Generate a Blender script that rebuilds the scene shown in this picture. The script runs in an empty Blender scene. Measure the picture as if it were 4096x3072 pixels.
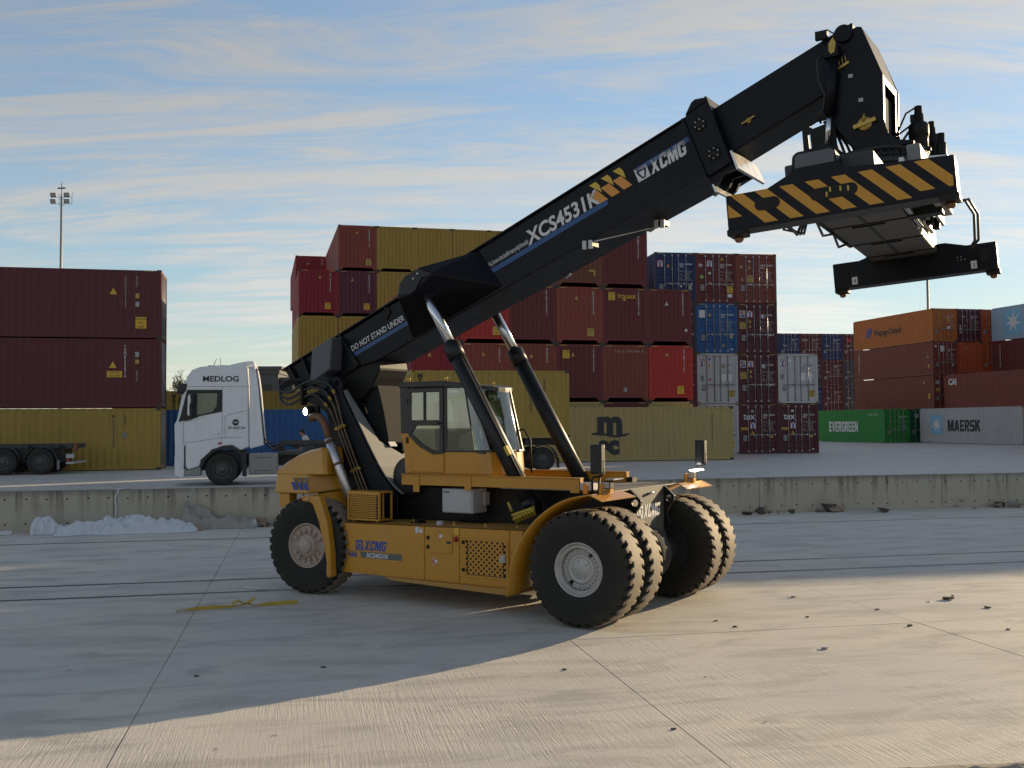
import bpy, bmesh, math, random
from mathutils import Vector, Matrix, Euler, noise
from mathutils.geometry import tessellate_polygon
PI = math.pi
random.seed(7)
S = bpy.context.scene
COL = S.collection

# ------------------------------------------------------------------ camera
CAM_H = 2.9132
cam_d = bpy.data.cameras.new('camera')
cam_d.sensor_width = 36.0
cam_d.lens = 36.42
cam_d.clip_start = 0.1
cam_d.clip_end = 3000.0
cam = bpy.data.objects.new('camera', cam_d)
COL.objects.link(cam)
_p, _r = 0.0392, -0.0072
_f = Vector((0, math.cos(_p), math.sin(_p)))
_u = Vector((0, -math.sin(_p), math.cos(_p)))
_x = Vector((1, 0, 0))
_right = math.cos(_r)*_x + math.sin(_r)*_u
_up = -math.sin(_r)*_x + math.cos(_r)*_u
cam.matrix_world = Matrix(((_right.x, _up.x, -_f.x, 0), (_right.y, _up.y, -_f.y, 0), (_right.z, _up.z, -_f.z, CAM_H), (0, 0, 0, 1)))
S.camera = cam

# ------------------------------------------------------------------ sky, sun, exposure
SUN_AZ = math.radians(50.0)     # from +Y towards +X
SUN_EL = math.radians(12.0)
world = bpy.data.worlds.new('World')
S.world = world
world.use_nodes = True
nt = world.node_tree
nt.nodes.clear()
def wn(t, **k):
    n = nt.nodes.new(t)
    for a, b in k.items():
        setattr(n, a, b)
    return n
w_out = wn('ShaderNodeOutputWorld')
w_bg = wn('ShaderNodeBackground')
w_sky = wn('ShaderNodeTexSky', sky_type='NISHITA', sun_disc=False)
w_sky.sun_elevation = SUN_EL
w_sky.sun_rotation = SUN_AZ
w_sky.altitude = 60.0
w_sky.air_density = 1.0
w_sky.dust_density = 0.15
w_sky.ozone_density = 2.0
w_bg.inputs['Strength'].default_value = 0.125
L = nt.links.new
tc = wn('ShaderNodeTexCoord')
sep = wn('ShaderNodeSeparateXYZ')
L(tc.outputs['Generated'], sep.inputs[0])
def wmath(op, a, b=None, clamp=False):
    n = wn('ShaderNodeMath', operation=op, use_clamp=clamp)
    for i, s in enumerate((a, b)):
        if s is None:
            continue
        if isinstance(s, (int, float)):
            n.inputs[i].default_value = s
        else:
            L(s, n.inputs[i])
    return n.outputs[0]
zc = wmath('MAXIMUM', sep.outputs['Z'], 0.0)
zz = wmath('ADD', zc, 0.16)
px = wmath('DIVIDE', sep.outputs['X'], zz)
py = wmath('DIVIDE', sep.outputs['Y'], zz)
comb = wn('ShaderNodeCombineXYZ')
L(px, comb.inputs[0]); L(py, comb.inputs[1])
def cloud(rot, sc, loc, scale, detail, rough, dist):
    mp = wn('ShaderNodeMapping')
    mp.inputs['Rotation'].default_value = (0, 0, rot)
    mp.inputs['Scale'].default_value = (sc[0], sc[1], 1)
    mp.inputs['Location'].default_value = (loc[0], loc[1], 0)
    L(comb.outputs[0], mp.inputs[0])
    nz = wn('ShaderNodeTexNoise')
    nz.inputs['Scale'].default_value = scale
    nz.inputs['Detail'].default_value = detail
    nz.inputs['Roughness'].default_value = rough
    nz.inputs['Distortion'].default_value = dist
    L(mp.outputs[0], nz.inputs['Vector'])
    return nz.outputs['Fac']
def wramp(src, a, b, va=0.0, vb=1.0):
    n = wn('ShaderNodeMapRange', interpolation_type='SMOOTHSTEP')
    n.inputs[1].default_value = a; n.inputs[2].default_value = b
    n.inputs[3].default_value = va; n.inputs[4].default_value = vb
    L(src, n.inputs[0])
    return n.outputs[0]
c_big = wramp(cloud(0.5, (0.55, 1.0), (3.1, 0.7), 0.9, 5, 0.55, 0.5), 0.30, 0.56)
c_str = wramp(cloud(0.62, (0.45, 2.6), (1.3, 4.2), 1.9, 10, 0.70, 1.2), 0.38, 0.62)
c_fin = wramp(cloud(0.2, (0.8, 2.2), (7.3, 2.2), 3.4, 8, 0.65, 1.2), 0.40, 0.75)
m1 = wmath('MULTIPLY', c_big, wmath('ADD', wmath('MULTIPLY', c_str, 0.75), 0.25))
m2 = wmath('ADD', m1, wmath('MULTIPLY', wmath('MULTIPLY', c_fin, c_str), 0.35), clamp=True)
hz = wramp(sep.outputs['Z'], 0.0, 0.20, 0.30, 0.0)     # milky veil low in the sky
mask = wmath('MAXIMUM', wmath('MULTIPLY', m2, 0.85), hz)
bw = wn('ShaderNodeRGBToBW')
L(w_sky.outputs[0], bw.inputs[0])
ctint = wn('ShaderNodeVectorMath', operation='SCALE')
ctint.inputs[0].default_value = (1.42, 1.38, 1.31)
L(bw.outputs[0], ctint.inputs['Scale'])
mixc = wn('ShaderNodeMix', data_type='RGBA')
L(mask, mixc.inputs[0])
L(w_sky.outputs[0], mixc.inputs[6]); L(ctint.outputs[0], mixc.inputs[7])
# soft shoulder compresses brightness over the whole dome: bright parts saturate softly
bw2 = wn('ShaderNodeRGBToBW')
L(mixc.outputs[2], bw2.inputs[0])
soft = wmath('DIVIDE', 1.0, wmath('ADD', 1.0, wmath('DIVIDE', bw2.outputs[0], 6.5)))
sc2 = wn('ShaderNodeVectorMath', operation='SCALE')
L(mixc.outputs[2], sc2.inputs[0]); L(soft, sc2.inputs['Scale'])
L(sc2.outputs[0], w_bg.inputs['Color'])
L(w_bg.outputs[0], w_out.inputs[0])

sun_d = bpy.data.lights.new('sun', 'SUN')
sun_d.energy = 4.0
sun_d.angle = math.radians(0.53)
sun_d.color = (1.0, 0.77, 0.47)
sun = bpy.data.objects.new('sun', sun_d)
COL.objects.link(sun)
SUN_DIR = Vector((math.sin(SUN_AZ)*math.cos(SUN_EL), math.cos(SUN_AZ)*math.cos(SUN_EL), math.sin(SUN_EL)))
sun.location = SUN_DIR*60
sun.rotation_euler = (-SUN_DIR).to_track_quat('-Z', 'Y').to_euler()
S.view_settings.view_transform = 'Standard'
S.view_settings.look = 'None'
S.view_settings.gamma = 1.0
S.view_settings.use_curve_mapping = False
S.view_settings.exposure = 0.95
S.render.engine = 'CYCLES'

# ------------------------------------------------------------------ materials
MATS = {}
def nodemat(name):
    m = bpy.data.materials.new(name)
    m.use_nodes = True
    t = m.node_tree
    t.nodes.clear()
    o = t.nodes.new('ShaderNodeOutputMaterial')
    b = t.nodes.new('ShaderNodeBsdfPrincipled')
    t.links.new(b.outputs[0], o.inputs[0])
    MATS[name] = m
    return m, t, b, o
def tnoise(t, vec, scale, detail=4, rough=0.55, dist=0.0):
    n = t.nodes.new('ShaderNodeTexNoise')
    n.inputs['Scale'].default_value = scale
    n.inputs['Detail'].default_value = detail
    n.inputs['Roughness'].default_value = rough
    n.inputs['Distortion'].default_value = dist
    t.links.new(vec, n.inputs['Vector'])
    return n.outputs['Fac']
def tmap(t, vec, scale=(1, 1, 1), rot=(0, 0, 0), loc=(0, 0, 0)):
    n = t.nodes.new('ShaderNodeMapping')
    n.inputs['Scale'].default_value = scale
    n.inputs['Rotation'].default_value = rot
    n.inputs['Location'].default_value = loc
    t.links.new(vec, n.inputs[0])
    return n.outputs[0]
def trange(t, src, a, b, va=0.0, vb=1.0):
    n = t.nodes.new('ShaderNodeMapRange')
    n.interpolation_type = 'SMOOTHSTEP'
    n.inputs[1].default_value = a; n.inputs[2].default_value = b
    n.inputs[3].default_value = va; n.inputs[4].default_value = vb
    t.links.new(src, n.inputs[0])
    return n.outputs[0]
def tmath(t, op, a, b=None, clamp=False):
    n = t.nodes.new('ShaderNodeMath')
    n.operation = op
    n.use_clamp = clamp
    for i, s in enumerate((a, b)):
        if s is None:
            continue
        if isinstance(s, (int, float)):
            n.inputs[i].default_value = s
        else:
            t.links.new(s, n.inputs[i])
    return n.outputs[0]
def tmix(t, fac, a, b, mode='MIX'):
    n = t.nodes.new('ShaderNodeMix')
    n.data_type = 'RGBA'
    n.blend_type = mode
    for s, i in ((fac, 0), (a, 6), (b, 7)):
        if isinstance(s, (int, float)):
            n.inputs[i].default_value = s
        elif isinstance(s, tuple):
            n.inputs[i].default_value = (s[0], s[1], s[2], 1)
        else:
            t.links.new(s, n.inputs[i])
    return n.outputs[2]
def tcoord(t, kind='Object'):
    n = t.nodes.new('ShaderNodeTexCoord')
    return n.outputs[kind]
def tgeo(t):
    return t.nodes.new('ShaderNodeNewGeometry').outputs['Position']
def tbump(t, b, h, strength=0.3, dist=0.01):
    n = t.nodes.new('ShaderNodeBump')
    n.inputs['Strength'].default_value = strength
    n.inputs['Distance'].default_value = dist
    t.links.new(h, n.inputs['Height'])
    t.links.new(n.outputs[0], b.inputs['Normal'])
def paint(name, col, rough=0.4, dirt=0.25, dirtcol=(0.16, 0.13, 0.095), metal=0.0, var=0.15, scale=3.0, bump=0.02, coat=0.0, spec=0.5):
    if name in MATS:
        return MATS[name]
    m, t, b, o = nodemat(name)
    v = tcoord(t)
    n1 = tnoise(t, v, scale, 6, 0.6)
    n2 = tnoise(t, tmap(t, v, (1, 1, 0.3)), scale*4, 5, 0.6)
    c = tmix(t, 1.0, col, tmix(t, n1, (1-var, 1-var, 1-var), (1+var, 1+var, 1+var)), 'MULTIPLY')
    d = trange(t, tmath(t, 'MULTIPLY', n1, n2), 0.18, 0.45, 0.0, dirt)
    c = tmix(t, d, c, dirtcol)
    t.links.new(c, b.inputs['Base Color'])
    r = tmath(t, 'ADD', tmath(t, 'MULTIPLY', n2, 0.25), rough-0.1)
    t.links.new(r, b.inputs['Roughness'])
    b.inputs['Metallic'].default_value = metal
    b.inputs['Coat Weight'].default_value = coat
    b.inputs['Specular IOR Level'].default_value = spec
    if bump:
        tbump(t, b, n2, bump, 0.02)
    return m
def plain(name, col, rough=0.5, metal=0.0, emit=None, spec=0.5):
    if name in MATS:
        return MATS[name]
    m, t, b, o = nodemat(name)
    v = tcoord(t)
    n = tnoise(t, v, 9, 3)
    c = tmix(t, 1.0, col, tmix(t, n, (0.88, 0.88, 0.88), (1.12, 1.12, 1.12)), 'MULTIPLY')
    t.links.new(c, b.inputs['Base Color'])
    b.inputs['Roughness'].default_value = rough
    b.inputs['Metallic'].default_value = metal
    b.inputs['Specular IOR Level'].default_value = spec
    if emit:
        b.inputs['Emission Color'].default_value = (emit[0], emit[1], emit[2], 1)
        b.inputs['Emission Strength'].default_value = emit[3]
    return m
def glassmat(name, tint, refl=0.12, rough=0.02):
    if name in MATS:
        return MATS[name]
    m, t, b, o = nodemat(name)
    t.nodes.remove(b)
    tr = t.nodes.new('ShaderNodeBsdfTransparent')
    tr.inputs[0].default_value = (tint[0], tint[1], tint[2], 1)
    gl = t.nodes.new('ShaderNodeBsdfGlossy')
    gl.inputs['Roughness'].default_value = rough
    fr = t.nodes.new('ShaderNodeFresnel')
    fr.inputs[0].default_value = 1.5
    f = tmath(t, 'ADD', fr.outputs[0], refl, clamp=True)
    mx = t.nodes.new('ShaderNodeMixShader')
    t.links.new(f, mx.inputs[0])
    t.links.new(tr.outputs[0], mx.inputs[1]); t.links.new(gl.outputs[0], mx.inputs[2])
    t.links.new(mx.outputs[0], o.inputs[0])
    return m

# ------------------------------------------------------------------ mesh helpers
class MB:
    def __init__(self):
        self.v = []; self.f = []; self.mi = []; self.sm = []
    def add(self, vs, fs, mi=0, M=None, sm=False):
        o = len(self.v)
        if M is not None:
            vs = [M @ Vector(p) for p in vs]
        self.v += [tuple(p) for p in vs]
        for f in fs:
            self.f.append(tuple(i+o for i in f)); self.mi.append(mi); self.sm.append(sm)
        return self
    def box(self, x0, x1, y0, y1, z0, z1, mi=0, M=None):
        vs = [(x0, y0, z0), (x1, y0, z0), (x1, y1, z0), (x0, y1, z0), (x0, y0, z1), (x1, y0, z1), (x1, y1, z1), (x0, y1, z1)]
        fs = [(0, 3, 2, 1), (4, 5, 6, 7), (0, 1, 5, 4), (1, 2, 6, 5), (2, 3, 7, 6), (3, 0, 4, 7)]
        return self.add(vs, fs, mi, M)
    def bar(self, p0, p1, w, h, mi=0):
        p0 = Vector(p0); p1 = Vector(p1)
        d = p1-p0
        q = d.to_track_quat('X', 'Z').to_matrix().to_4x4()
        q.translation = p0
        return self.box(0, d.length, -w/2, w/2, -h/2, h/2, mi, q)
    def prism(self, poly, axis, a, b, holes=(), mi=0, M=None, sm=False):
        def P(p, h):
            if axis == 'y': return (p[0], h, p[1])
            if axis == 'x': return (h, p[0], p[1])
            return (p[0], p[1], h)
        loops = [list(poly)]+[list(h) for h in holes]
        flat = [p for l in loops for p in l]
        tris = tessellate_polygon([[Vector((p[0], p[1], 0)) for p in l] for l in loops])
        n = len(flat)
        vs = [P(p, a) for p in flat]+[P(p, b) for p in flat]
        if holes:
            fs = [tuple(t) for t in tris]+[tuple(i+n for i in reversed(t)) for t in tris]
        elif len(poly) > 4:
            fs = [tuple(t) for t in tris]+[tuple(i+n for i in reversed(t)) for t in tris]
        else:
            fs = [tuple(range(n)), tuple(n+i for i in reversed(range(n)))]
        o = 0
        for l in loops:
            k = len(l)
            for i in range(k):
                j = (i+1) % k
                fs.append((o+i, o+j, o+j+n, o+i+n))
            o += k
        return self.add(vs, fs, mi, M, sm)
    def tube(self, pts, r, n=8, mi=0, caps=True, sm=True):
        pts = [Vector(p) for p in pts]
        rs = r if isinstance(r, (list, tuple)) else [r]*len(pts)
        vs = []; fs = []
        up = None
        for i, p in enumerate(pts):
            d = (pts[min(i+1, len(pts)-1)]-pts[max(i-1, 0)]).normalized()
            if up is None:
                up = Vector((0, 0, 1)) if abs(d.z) < 0.9 else Vector((1, 0, 0))
            a = d.cross(up)
            if a.length < 1e-4:
                a = d.cross(Vector((0.3, 1, 0.2)))
            a.normalize(); up = a.cross(d).normalized()
            for k in range(n):
                t = 2*PI*k/n
                vs.append(p+(a*math.cos(t)+up*math.sin(t))*rs[i])
        for i in range(len(pts)-1):
            for k in range(n):
                fs.append((i*n+k, i*n+(k+1) % n, (i+1)*n+(k+1) % n, (i+1)*n+k))
        self.add(vs, fs, mi, None, sm)
        if caps:
            o = len(self.v)-len(vs)
            self.f.append(tuple(o+k for k in reversed(range(n)))); self.mi.append(mi); self.sm.append(False)
            self.f.append(tuple(o+(len(pts)-1)*n+k for k in range(n))); self.mi.append(mi); self.sm.append(False)
        return self
    def cyl(self, p0, p1, r, n=16, mi=0, r1=None):
        return self.tube([p0, p1], [r, r if r1 is None else r1], n, mi)
    def lathe(self, prof, n=32, M=None, mi=0, sm=True, close=False):
        # prof: (radius, height) along local Z
        vs = []; fs = []
        for (r, h) in prof:
            for k in range(n):
                t = 2*PI*k/n
                vs.append((r*math.cos(t), r*math.sin(t), h))
        for i in range(len(prof)-1):
            for k in range(n):
                fs.append((i*n+k, i*n+(k+1) % n, (i+1)*n+(k+1) % n, (i+1)*n+k))
        if close:
            fs.append(tuple(reversed(range(n))))
            fs.append(tuple((len(prof)-1)*n+k for k in range(n)))
        return self.add(vs, fs, mi, M, sm)
    def sphere(self, c, r, n=10, mi=0, sc=(1, 1, 1)):
        m = n//2
        prof = [(max(1e-4, math.sin(PI*i/m)), -math.cos(PI*i/m)) for i in range(m+1)]
        M = Matrix.Translation(c) @ Matrix.Diagonal((r*sc[0], r*sc[1], r*sc[2], 1))
        return self.lathe(prof, n, M, mi)
    def hull(self, pts, mi=0):
        bm = bmesh.new()
        for p in pts:
            bm.verts.new(p)
        bmesh.ops.convex_hull(bm, input=bm.verts[:])
        bm.verts.index_update()
        vs = [v.co[:] for v in bm.verts]
        fs = [tuple(v.index for v in f.verts) for f in bm.faces]
        bm.free()
        return self.add(vs, fs, mi)
    def sheet(self, rows, th=0.0, mi=0, sm=False):
        """rows of points -> a surface; th > 0 gives it thickness along its normals"""
        n = len(rows[0])
        vs = [tuple(p) for r in rows for p in r]
        fs = []
        for i in range(len(rows)-1):
            for k in range(n-1):
                fs.append((i*n+k, i*n+k+1, (i+1)*n+k+1, (i+1)*n+k))
        if not th:
            return self.add(vs, fs, mi, None, sm)
        bm = bmesh.new()
        bv = [bm.verts.new(p) for p in vs]
        for f in fs:
            try: bm.faces.new([bv[i] for i in f])
            except ValueError: pass
        bmesh.ops.recalc_face_normals(bm, faces=bm.faces[:])
        bmesh.ops.solidify(bm, geom=bm.faces[:], thickness=th)
        bm.verts.index_update()
        vs = [v.co[:] for v in bm.verts]
        fs = [tuple(v.index for v in f.verts) for f in bm.faces]
        bm.free()
        return self.add(vs, fs, mi, None, sm)
    def mesh(self, name, recalc=True):
        me = bpy.data.meshes.new(name)
        me.from_pydata(self.v, [], self.f)
        me.polygons.foreach_set('material_index', self.mi)
        me.polygons.foreach_set('use_smooth', self.sm)
        if recalc:
            bm = bmesh.new(); bm.from_mesh(me)
            bmesh.ops.recalc_face_normals(bm, faces=bm.faces[:])
            bm.to_mesh(me); bm.free()
        me.update()
        return me
    def build(self, name, mats, parent=None, bevel=0.0, recalc=True, seg=1):
        me = self.mesh(name, recalc)
        return place(name, me, mats, parent, bevel, seg)
def place(name, me, mats, parent=None, bevel=0.0, seg=1, loc=None, rot=None):
    if not isinstance(mats, (list, tuple)):
        mats = [mats]
    if len(me.materials) == 0:
        for m in mats:
            me.materials.append(m)
    o = bpy.data.objects.new(name, me)
    COL.objects.link(o)
    if me.materials[0] is not mats[0]:
        for i, m in enumerate(mats):
            o.material_slots[i].link = 'OBJECT'
            o.material_slots[i].material = m
    if parent is not None:
        o.parent = parent
    if loc is not None: o.location = loc
    if rot is not None: o.rotation_euler = rot
    if bevel:
        b = o.modifiers.new('bevel', 'BEVEL')
        b.width = bevel; b.segments = seg; b.limit_method = 'ANGLE'; b.angle_limit = math.radians(35)
    return o
def tag(o, label=None, cat=None, group=None, kind=None):
    if label: o['label'] = label
    if cat: o['category'] = cat
    if group: o['group'] = group
    if kind: o['kind'] = kind
    return o
def empty(name, loc=(0, 0, 0), rz=0.0, label=None, cat=None, group=None):
    o = bpy.data.objects.new(name, None)
    o.empty_display_size = 0.2
    COL.objects.link(o)
    o.location = loc; o.rotation_euler = (0, 0, rz)
    return tag(o, label, cat, group)
TXT = {}
def textmesh(s, bold=0.0, xs=1.0, shear=0.0, align='LEFT', spacing=1.0, line=1.0):
    key = (s, bold, xs, shear, align, spacing, line)
    if key in TXT:
        return TXT[key]
    cu = bpy.data.curves.new('lettering', 'FONT')
    cu.body = s
    cu.size = 1.0
    cu.align_x = align
    cu.offset = bold
    cu.shear = shear
    cu.space_character = spacing
    cu.space_line = line
    cu.resolution_u = 3
    cu.fill_mode = 'FRONT'
    ob = bpy.data.objects.new('lettering', cu)
    me = bpy.data.meshes.new_from_object(ob)
    bpy.data.objects.remove(ob); bpy.data.curves.remove(cu)
    if xs != 1.0:
        me.transform(Matrix.Diagonal((xs, 1, 1, 1)))
    TXT[key] = me
    return me
def text(s, mat, parent, M, size, name='lettering', **k):
    """flat lettering; M maps local X (reading), Y (up) onto the surface"""
    me = textmesh(s, **k)
    o = place(name, me, mat, parent)
    o.matrix_local = M @ Matrix.Diagonal((size, size, size, 1))
    return o
HV = {  # heavy block capitals on a 1 high grid: outline, holes; width in units of the height
 'X': (0.86, [(0, 0), (0.27, 0), (0.43, 0.30), (0.59, 0), (0.86, 0), (0.575, 0.5), (0.84, 1), (0.58, 1), (0.43, 0.70), (0.28, 1), (0.02, 1), (0.285, 0.5)]),
 'C': (0.74, [(0.14, 0), (0.60, 0), (0.74, 0.14), (0.74, 0.36), (0.50, 0.36), (0.50, 0.22), (0.26, 0.22), (0.26, 0.78), (0.50, 0.78), (0.50, 0.64), (0.74, 0.64), (0.74, 0.86), (0.60, 1), (0.14, 1), (0, 0.86), (0, 0.14)]),
 'M': (0.98, [(0, 0), (0.23, 0), (0.23, 0.60), (0.40, 0), (0.58, 0), (0.75, 0.60), (0.75, 0), (0.98, 0), (0.98, 1), (0.64, 1), (0.49, 0.45), (0.34, 1), (0, 1)]),
 'G': (0.76, [(0.14, 0), (0.62, 0), (0.76, 0.14), (0.76, 0.56), (0.42, 0.56), (0.42, 0.38), (0.52, 0.38), (0.52, 0.21), (0.26, 0.21), (0.26, 0.79), (0.51, 0.79), (0.51, 0.68), (0.76, 0.68), (0.76, 0.86), (0.62, 1), (0.14, 1), (0, 0.86), (0, 0.14)]),
 'E': (0.66, [(0, 0), (0.66, 0), (0.66, 0.21), (0.25, 0.21), (0.25, 0.40), (0.60, 0.40), (0.60, 0.60), (0.25, 0.60), (0.25, 0.79), (0.66, 0.79), (0.66, 1), (0, 1)]),
 'V': (0.80, [(0.28, 0), (0.52, 0), (0.80, 1), (0.54, 1), (0.40, 0.40), (0.26, 1), (0, 1)]),
 'R': (0.74, [(0, 0), (0.25, 0), (0.25, 0.36), (0.34, 0.36), (0.47, 0), (0.74, 0), (0.58, 0.40), (0.72, 0.54), (0.72, 0.86), (0.58, 1), (0, 1)], [[(0.25, 0.56), (0.47, 0.56), (0.47, 0.80), (0.25, 0.80)]]),
 'N': (0.78, [(0, 0), (0.24, 0), (0.24, 0.55), (0.52, 0), (0.78, 0), (0.78, 1), (0.54, 1), (0.54, 0.45), (0.26, 1), (0, 1)]),
 'A': (0.86, [(0, 0), (0.25, 0), (0.30, 0.18), (0.56, 0.18), (0.61, 0), (0.86, 0), (0.57, 1), (0.29, 1)], [[(0.35, 0.36), (0.51, 0.36), (0.43, 0.68)]]),
 'S': (0.72, [(0.12, 0), (0.58, 0), (0.72, 0.14), (0.72, 0.48), (0.60, 0.60), (0.25, 0.60), (0.25, 0.79), (0.70, 0.79), (0.70, 1), (0.14, 1), (0, 0.86), (0, 0.52), (0.12, 0.40), (0.47, 0.40), (0.47, 0.21), (0.02, 0.21), (0.02, 0)]),
 'K': (0.80, [(0, 0), (0.25, 0), (0.25, 0.34), (0.32, 0.42), (0.52, 0), (0.80, 0), (0.50, 0.60), (0.78, 1), (0.50, 1), (0.25, 0.64), (0.25, 1), (0, 1)]),
}
def heavy(s, mat, parent, M, h, wide=1.0, shear=0.0, name='lettering', gap=0.09):
    vs = []; fs = []; x = 0.0
    for ch in s:
        g = HV[ch]
        loops = [g[1]]+(g[2] if len(g) > 2 else [])
        o = len(vs)
        for l in loops:
            vs += [((x+a)*wide*h+shear*b*h, b*h, 0) for a, b in l]
        for t in tessellate_polygon([[Vector((a, b, 0)) for a, b in l] for l in loops]):
            a, b, c = (Vector(vs[o+i]) for i in t)
            fs.append(tuple(o+i for i in (t if (b-a).cross(c-a).z > 0 else tuple(reversed(t)))))
        x += g[0]+gap
    me = bpy.data.meshes.new(name); me.from_pydata(vs, [], fs)
    ob = place(name, me, mat, parent); ob.matrix_local = M
    return ob
def frame(o, x, y):
    """4x4 from origin and x / y directions"""
    x = Vector(x).normalized(); y = Vector(y); y = (y-x*y.dot(x)).normalized(); z = x.cross(y)
    return Matrix(((x.x, y.x, z.x, o[0]), (x.y, y.y, z.y, o[1]), (x.z, y.z, z.z, o[2]), (0, 0, 0, 1)))
def rect(w, h, name='decal'):
    me = bpy.data.meshes.new(name)
    me.from_pydata([(0, 0, 0), (w, 0, 0), (w, h, 0), (0, h, 0)], [], [(0, 1, 2, 3)])
    return me
def poly2(pts, name='decal'):
    """flat polygons: list of point lists"""
    vs = []; fs = []
    for p in pts:
        o = len(vs)
        vs += [(a[0], a[1], 0) for a in p]
        if len(p) > 4:
            for t in tessellate_polygon([[Vector((a[0], a[1], 0)) for a in p]]):
                fs.append(tuple(o+i for i in t))
        else:
            fs.append(tuple(range(o, o+len(p))))
    me = bpy.data.meshes.new(name)
    me.from_pydata(vs, [], fs)
    bm = bmesh.new(); bm.from_mesh(me)
    for f in bm.faces:
        f.normal_update()
        if f.normal.z < 0: f.normal_flip()
    bm.to_mesh(me); bm.free()
    return me
def local(p, yaw, q):
    c, s = math.cos(yaw), math.sin(yaw)
    return Vector((p[0]+c*q[0]-s*q[1], p[1]+s*q[0]+c*q[1], q[2]))
# ------------------------------------------------------------------ the setting
HP = 1.1361                     # height of the upper yard above the lower one
WY = 0.2026                     # direction of the wall, the rails and the slab joints
WU = Vector((math.cos(WY), math.sin(WY), 0)); WV = Vector((-math.sin(WY), math.cos(WY), 0))
WALL_V = 32.0334*math.cos(WY)   # the wall's front face, measured along WV from the camera's foot
def uv(u, v, z=0.0):
    p = WU*u+WV*v
    return Vector((p.x, p.y, z))

def concrete(name, base, warm, rough=0.75, broom=0.0, streak=0.0, stain=0.35, spec=0.4):
    m, t, b, o = nodemat(name)
    pos = tgeo(t)
    p = tmap(t, pos, (1, 1, 1), (0, 0, -WY))
    big = tnoise(t, p, 0.35, 6, 0.6, 0.4)
    mid = tnoise(t, tmap(t, p, (0.5, 1.6, 1)), 1.3, 6, 0.65, 0.6)
    fine = tnoise(t, p, 55, 3, 0.6)
    grit = tnoise(t, p, 190, 2, 0.6)
    c = tmix(t, trange(t, big, 0.3, 0.7), base, warm)
    k = tmath(t, 'ADD', tmath(t, 'MULTIPLY', trange(t, mid, 0.25, 0.75), stain), 1.0-stain*0.6)
    c = tmix(t, 1.0, c, tmix(t, k, (0.0, 0.0, 0.0), (1.0, 1.0, 1.0)), 'MULTIPLY')
    g = tmath(t, 'ADD', tmath(t, 'MULTIPLY', fine, 0.30), 0.85)
    c = tmix(t, 1.0, c, tmix(t, g, (0, 0, 0), (1, 1, 1)), 'MULTIPLY')
    # oil drips and dark scuffs
    sp = tnoise(t, tmap(t, p, (0.8, 1.9, 1), (0, 0, 0.3)), 0.9, 3, 0.5, 1.0)
    c = tmix(t, trange(t, sp, 0.66, 0.78, 0.0, 0.35), c, (0.10, 0.085, 0.07))
    sp2 = tnoise(t, tmap(t, p, (0.35, 2.4, 1), (0, 0, -0.15)), 2.2, 5, 0.6, 0.8)
    c = tmix(t, trange(t, sp2, 0.60, 0.75, 0.0, 0.30), c, (0.62, 0.57, 0.47))
    sp3 = tnoise(t, p, 3.1, 2, 0.5)
    c = tmix(t, trange(t, sp3, 0.74, 0.78, 0.0, 0.5), c, (0.09, 0.085, 0.08))
    h = tmath(t, 'ADD', tmath(t, 'MULTIPLY', fine, 0.6), tmath(t, 'MULTIPLY', grit, 0.35))
    if broom:
        wv = tnoise(t, tmap(t, p, (1.0, 0.035, 1.0)), 42, 3, 0.7, 0.15)
        patch = trange(t, tnoise(t, p, 0.55, 3, 0.5), 0.35, 0.62, 0.25, 1.0)
        h = tmath(t, 'ADD', h, tmath(t, 'MULTIPLY', tmath(t, 'MULTIPLY', wv, patch), broom))
        c = tmix(t, 1.0, c, tmix(t, tmath(t, 'ADD', tmath(t, 'MULTIPLY', wv, 0.22), 0.89), (0, 0, 0), (1, 1, 1)), 'MULTIPLY')
    t.links.new(c, b.inputs['Base Color'])
    b.inputs['Roughness'].default_value = rough
    b.inputs['Specular IOR Level'].default_value = spec
    tbump(t, b, h, 0.55, 0.012)
    return m
M_slab = concrete('slab_concrete', (0.56, 0.535, 0.49), (0.64, 0.59, 0.51), 0.72, broom=1.5, stain=0.48)
M_yard = concrete('upper_concrete', (0.52, 0.50, 0.47), (0.57, 0.54, 0.50), 0.62, stain=0.38)
M_under = concrete('joint_filler', (0.22, 0.205, 0.18), (0.26, 0.24, 0.20), 0.9)

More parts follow.
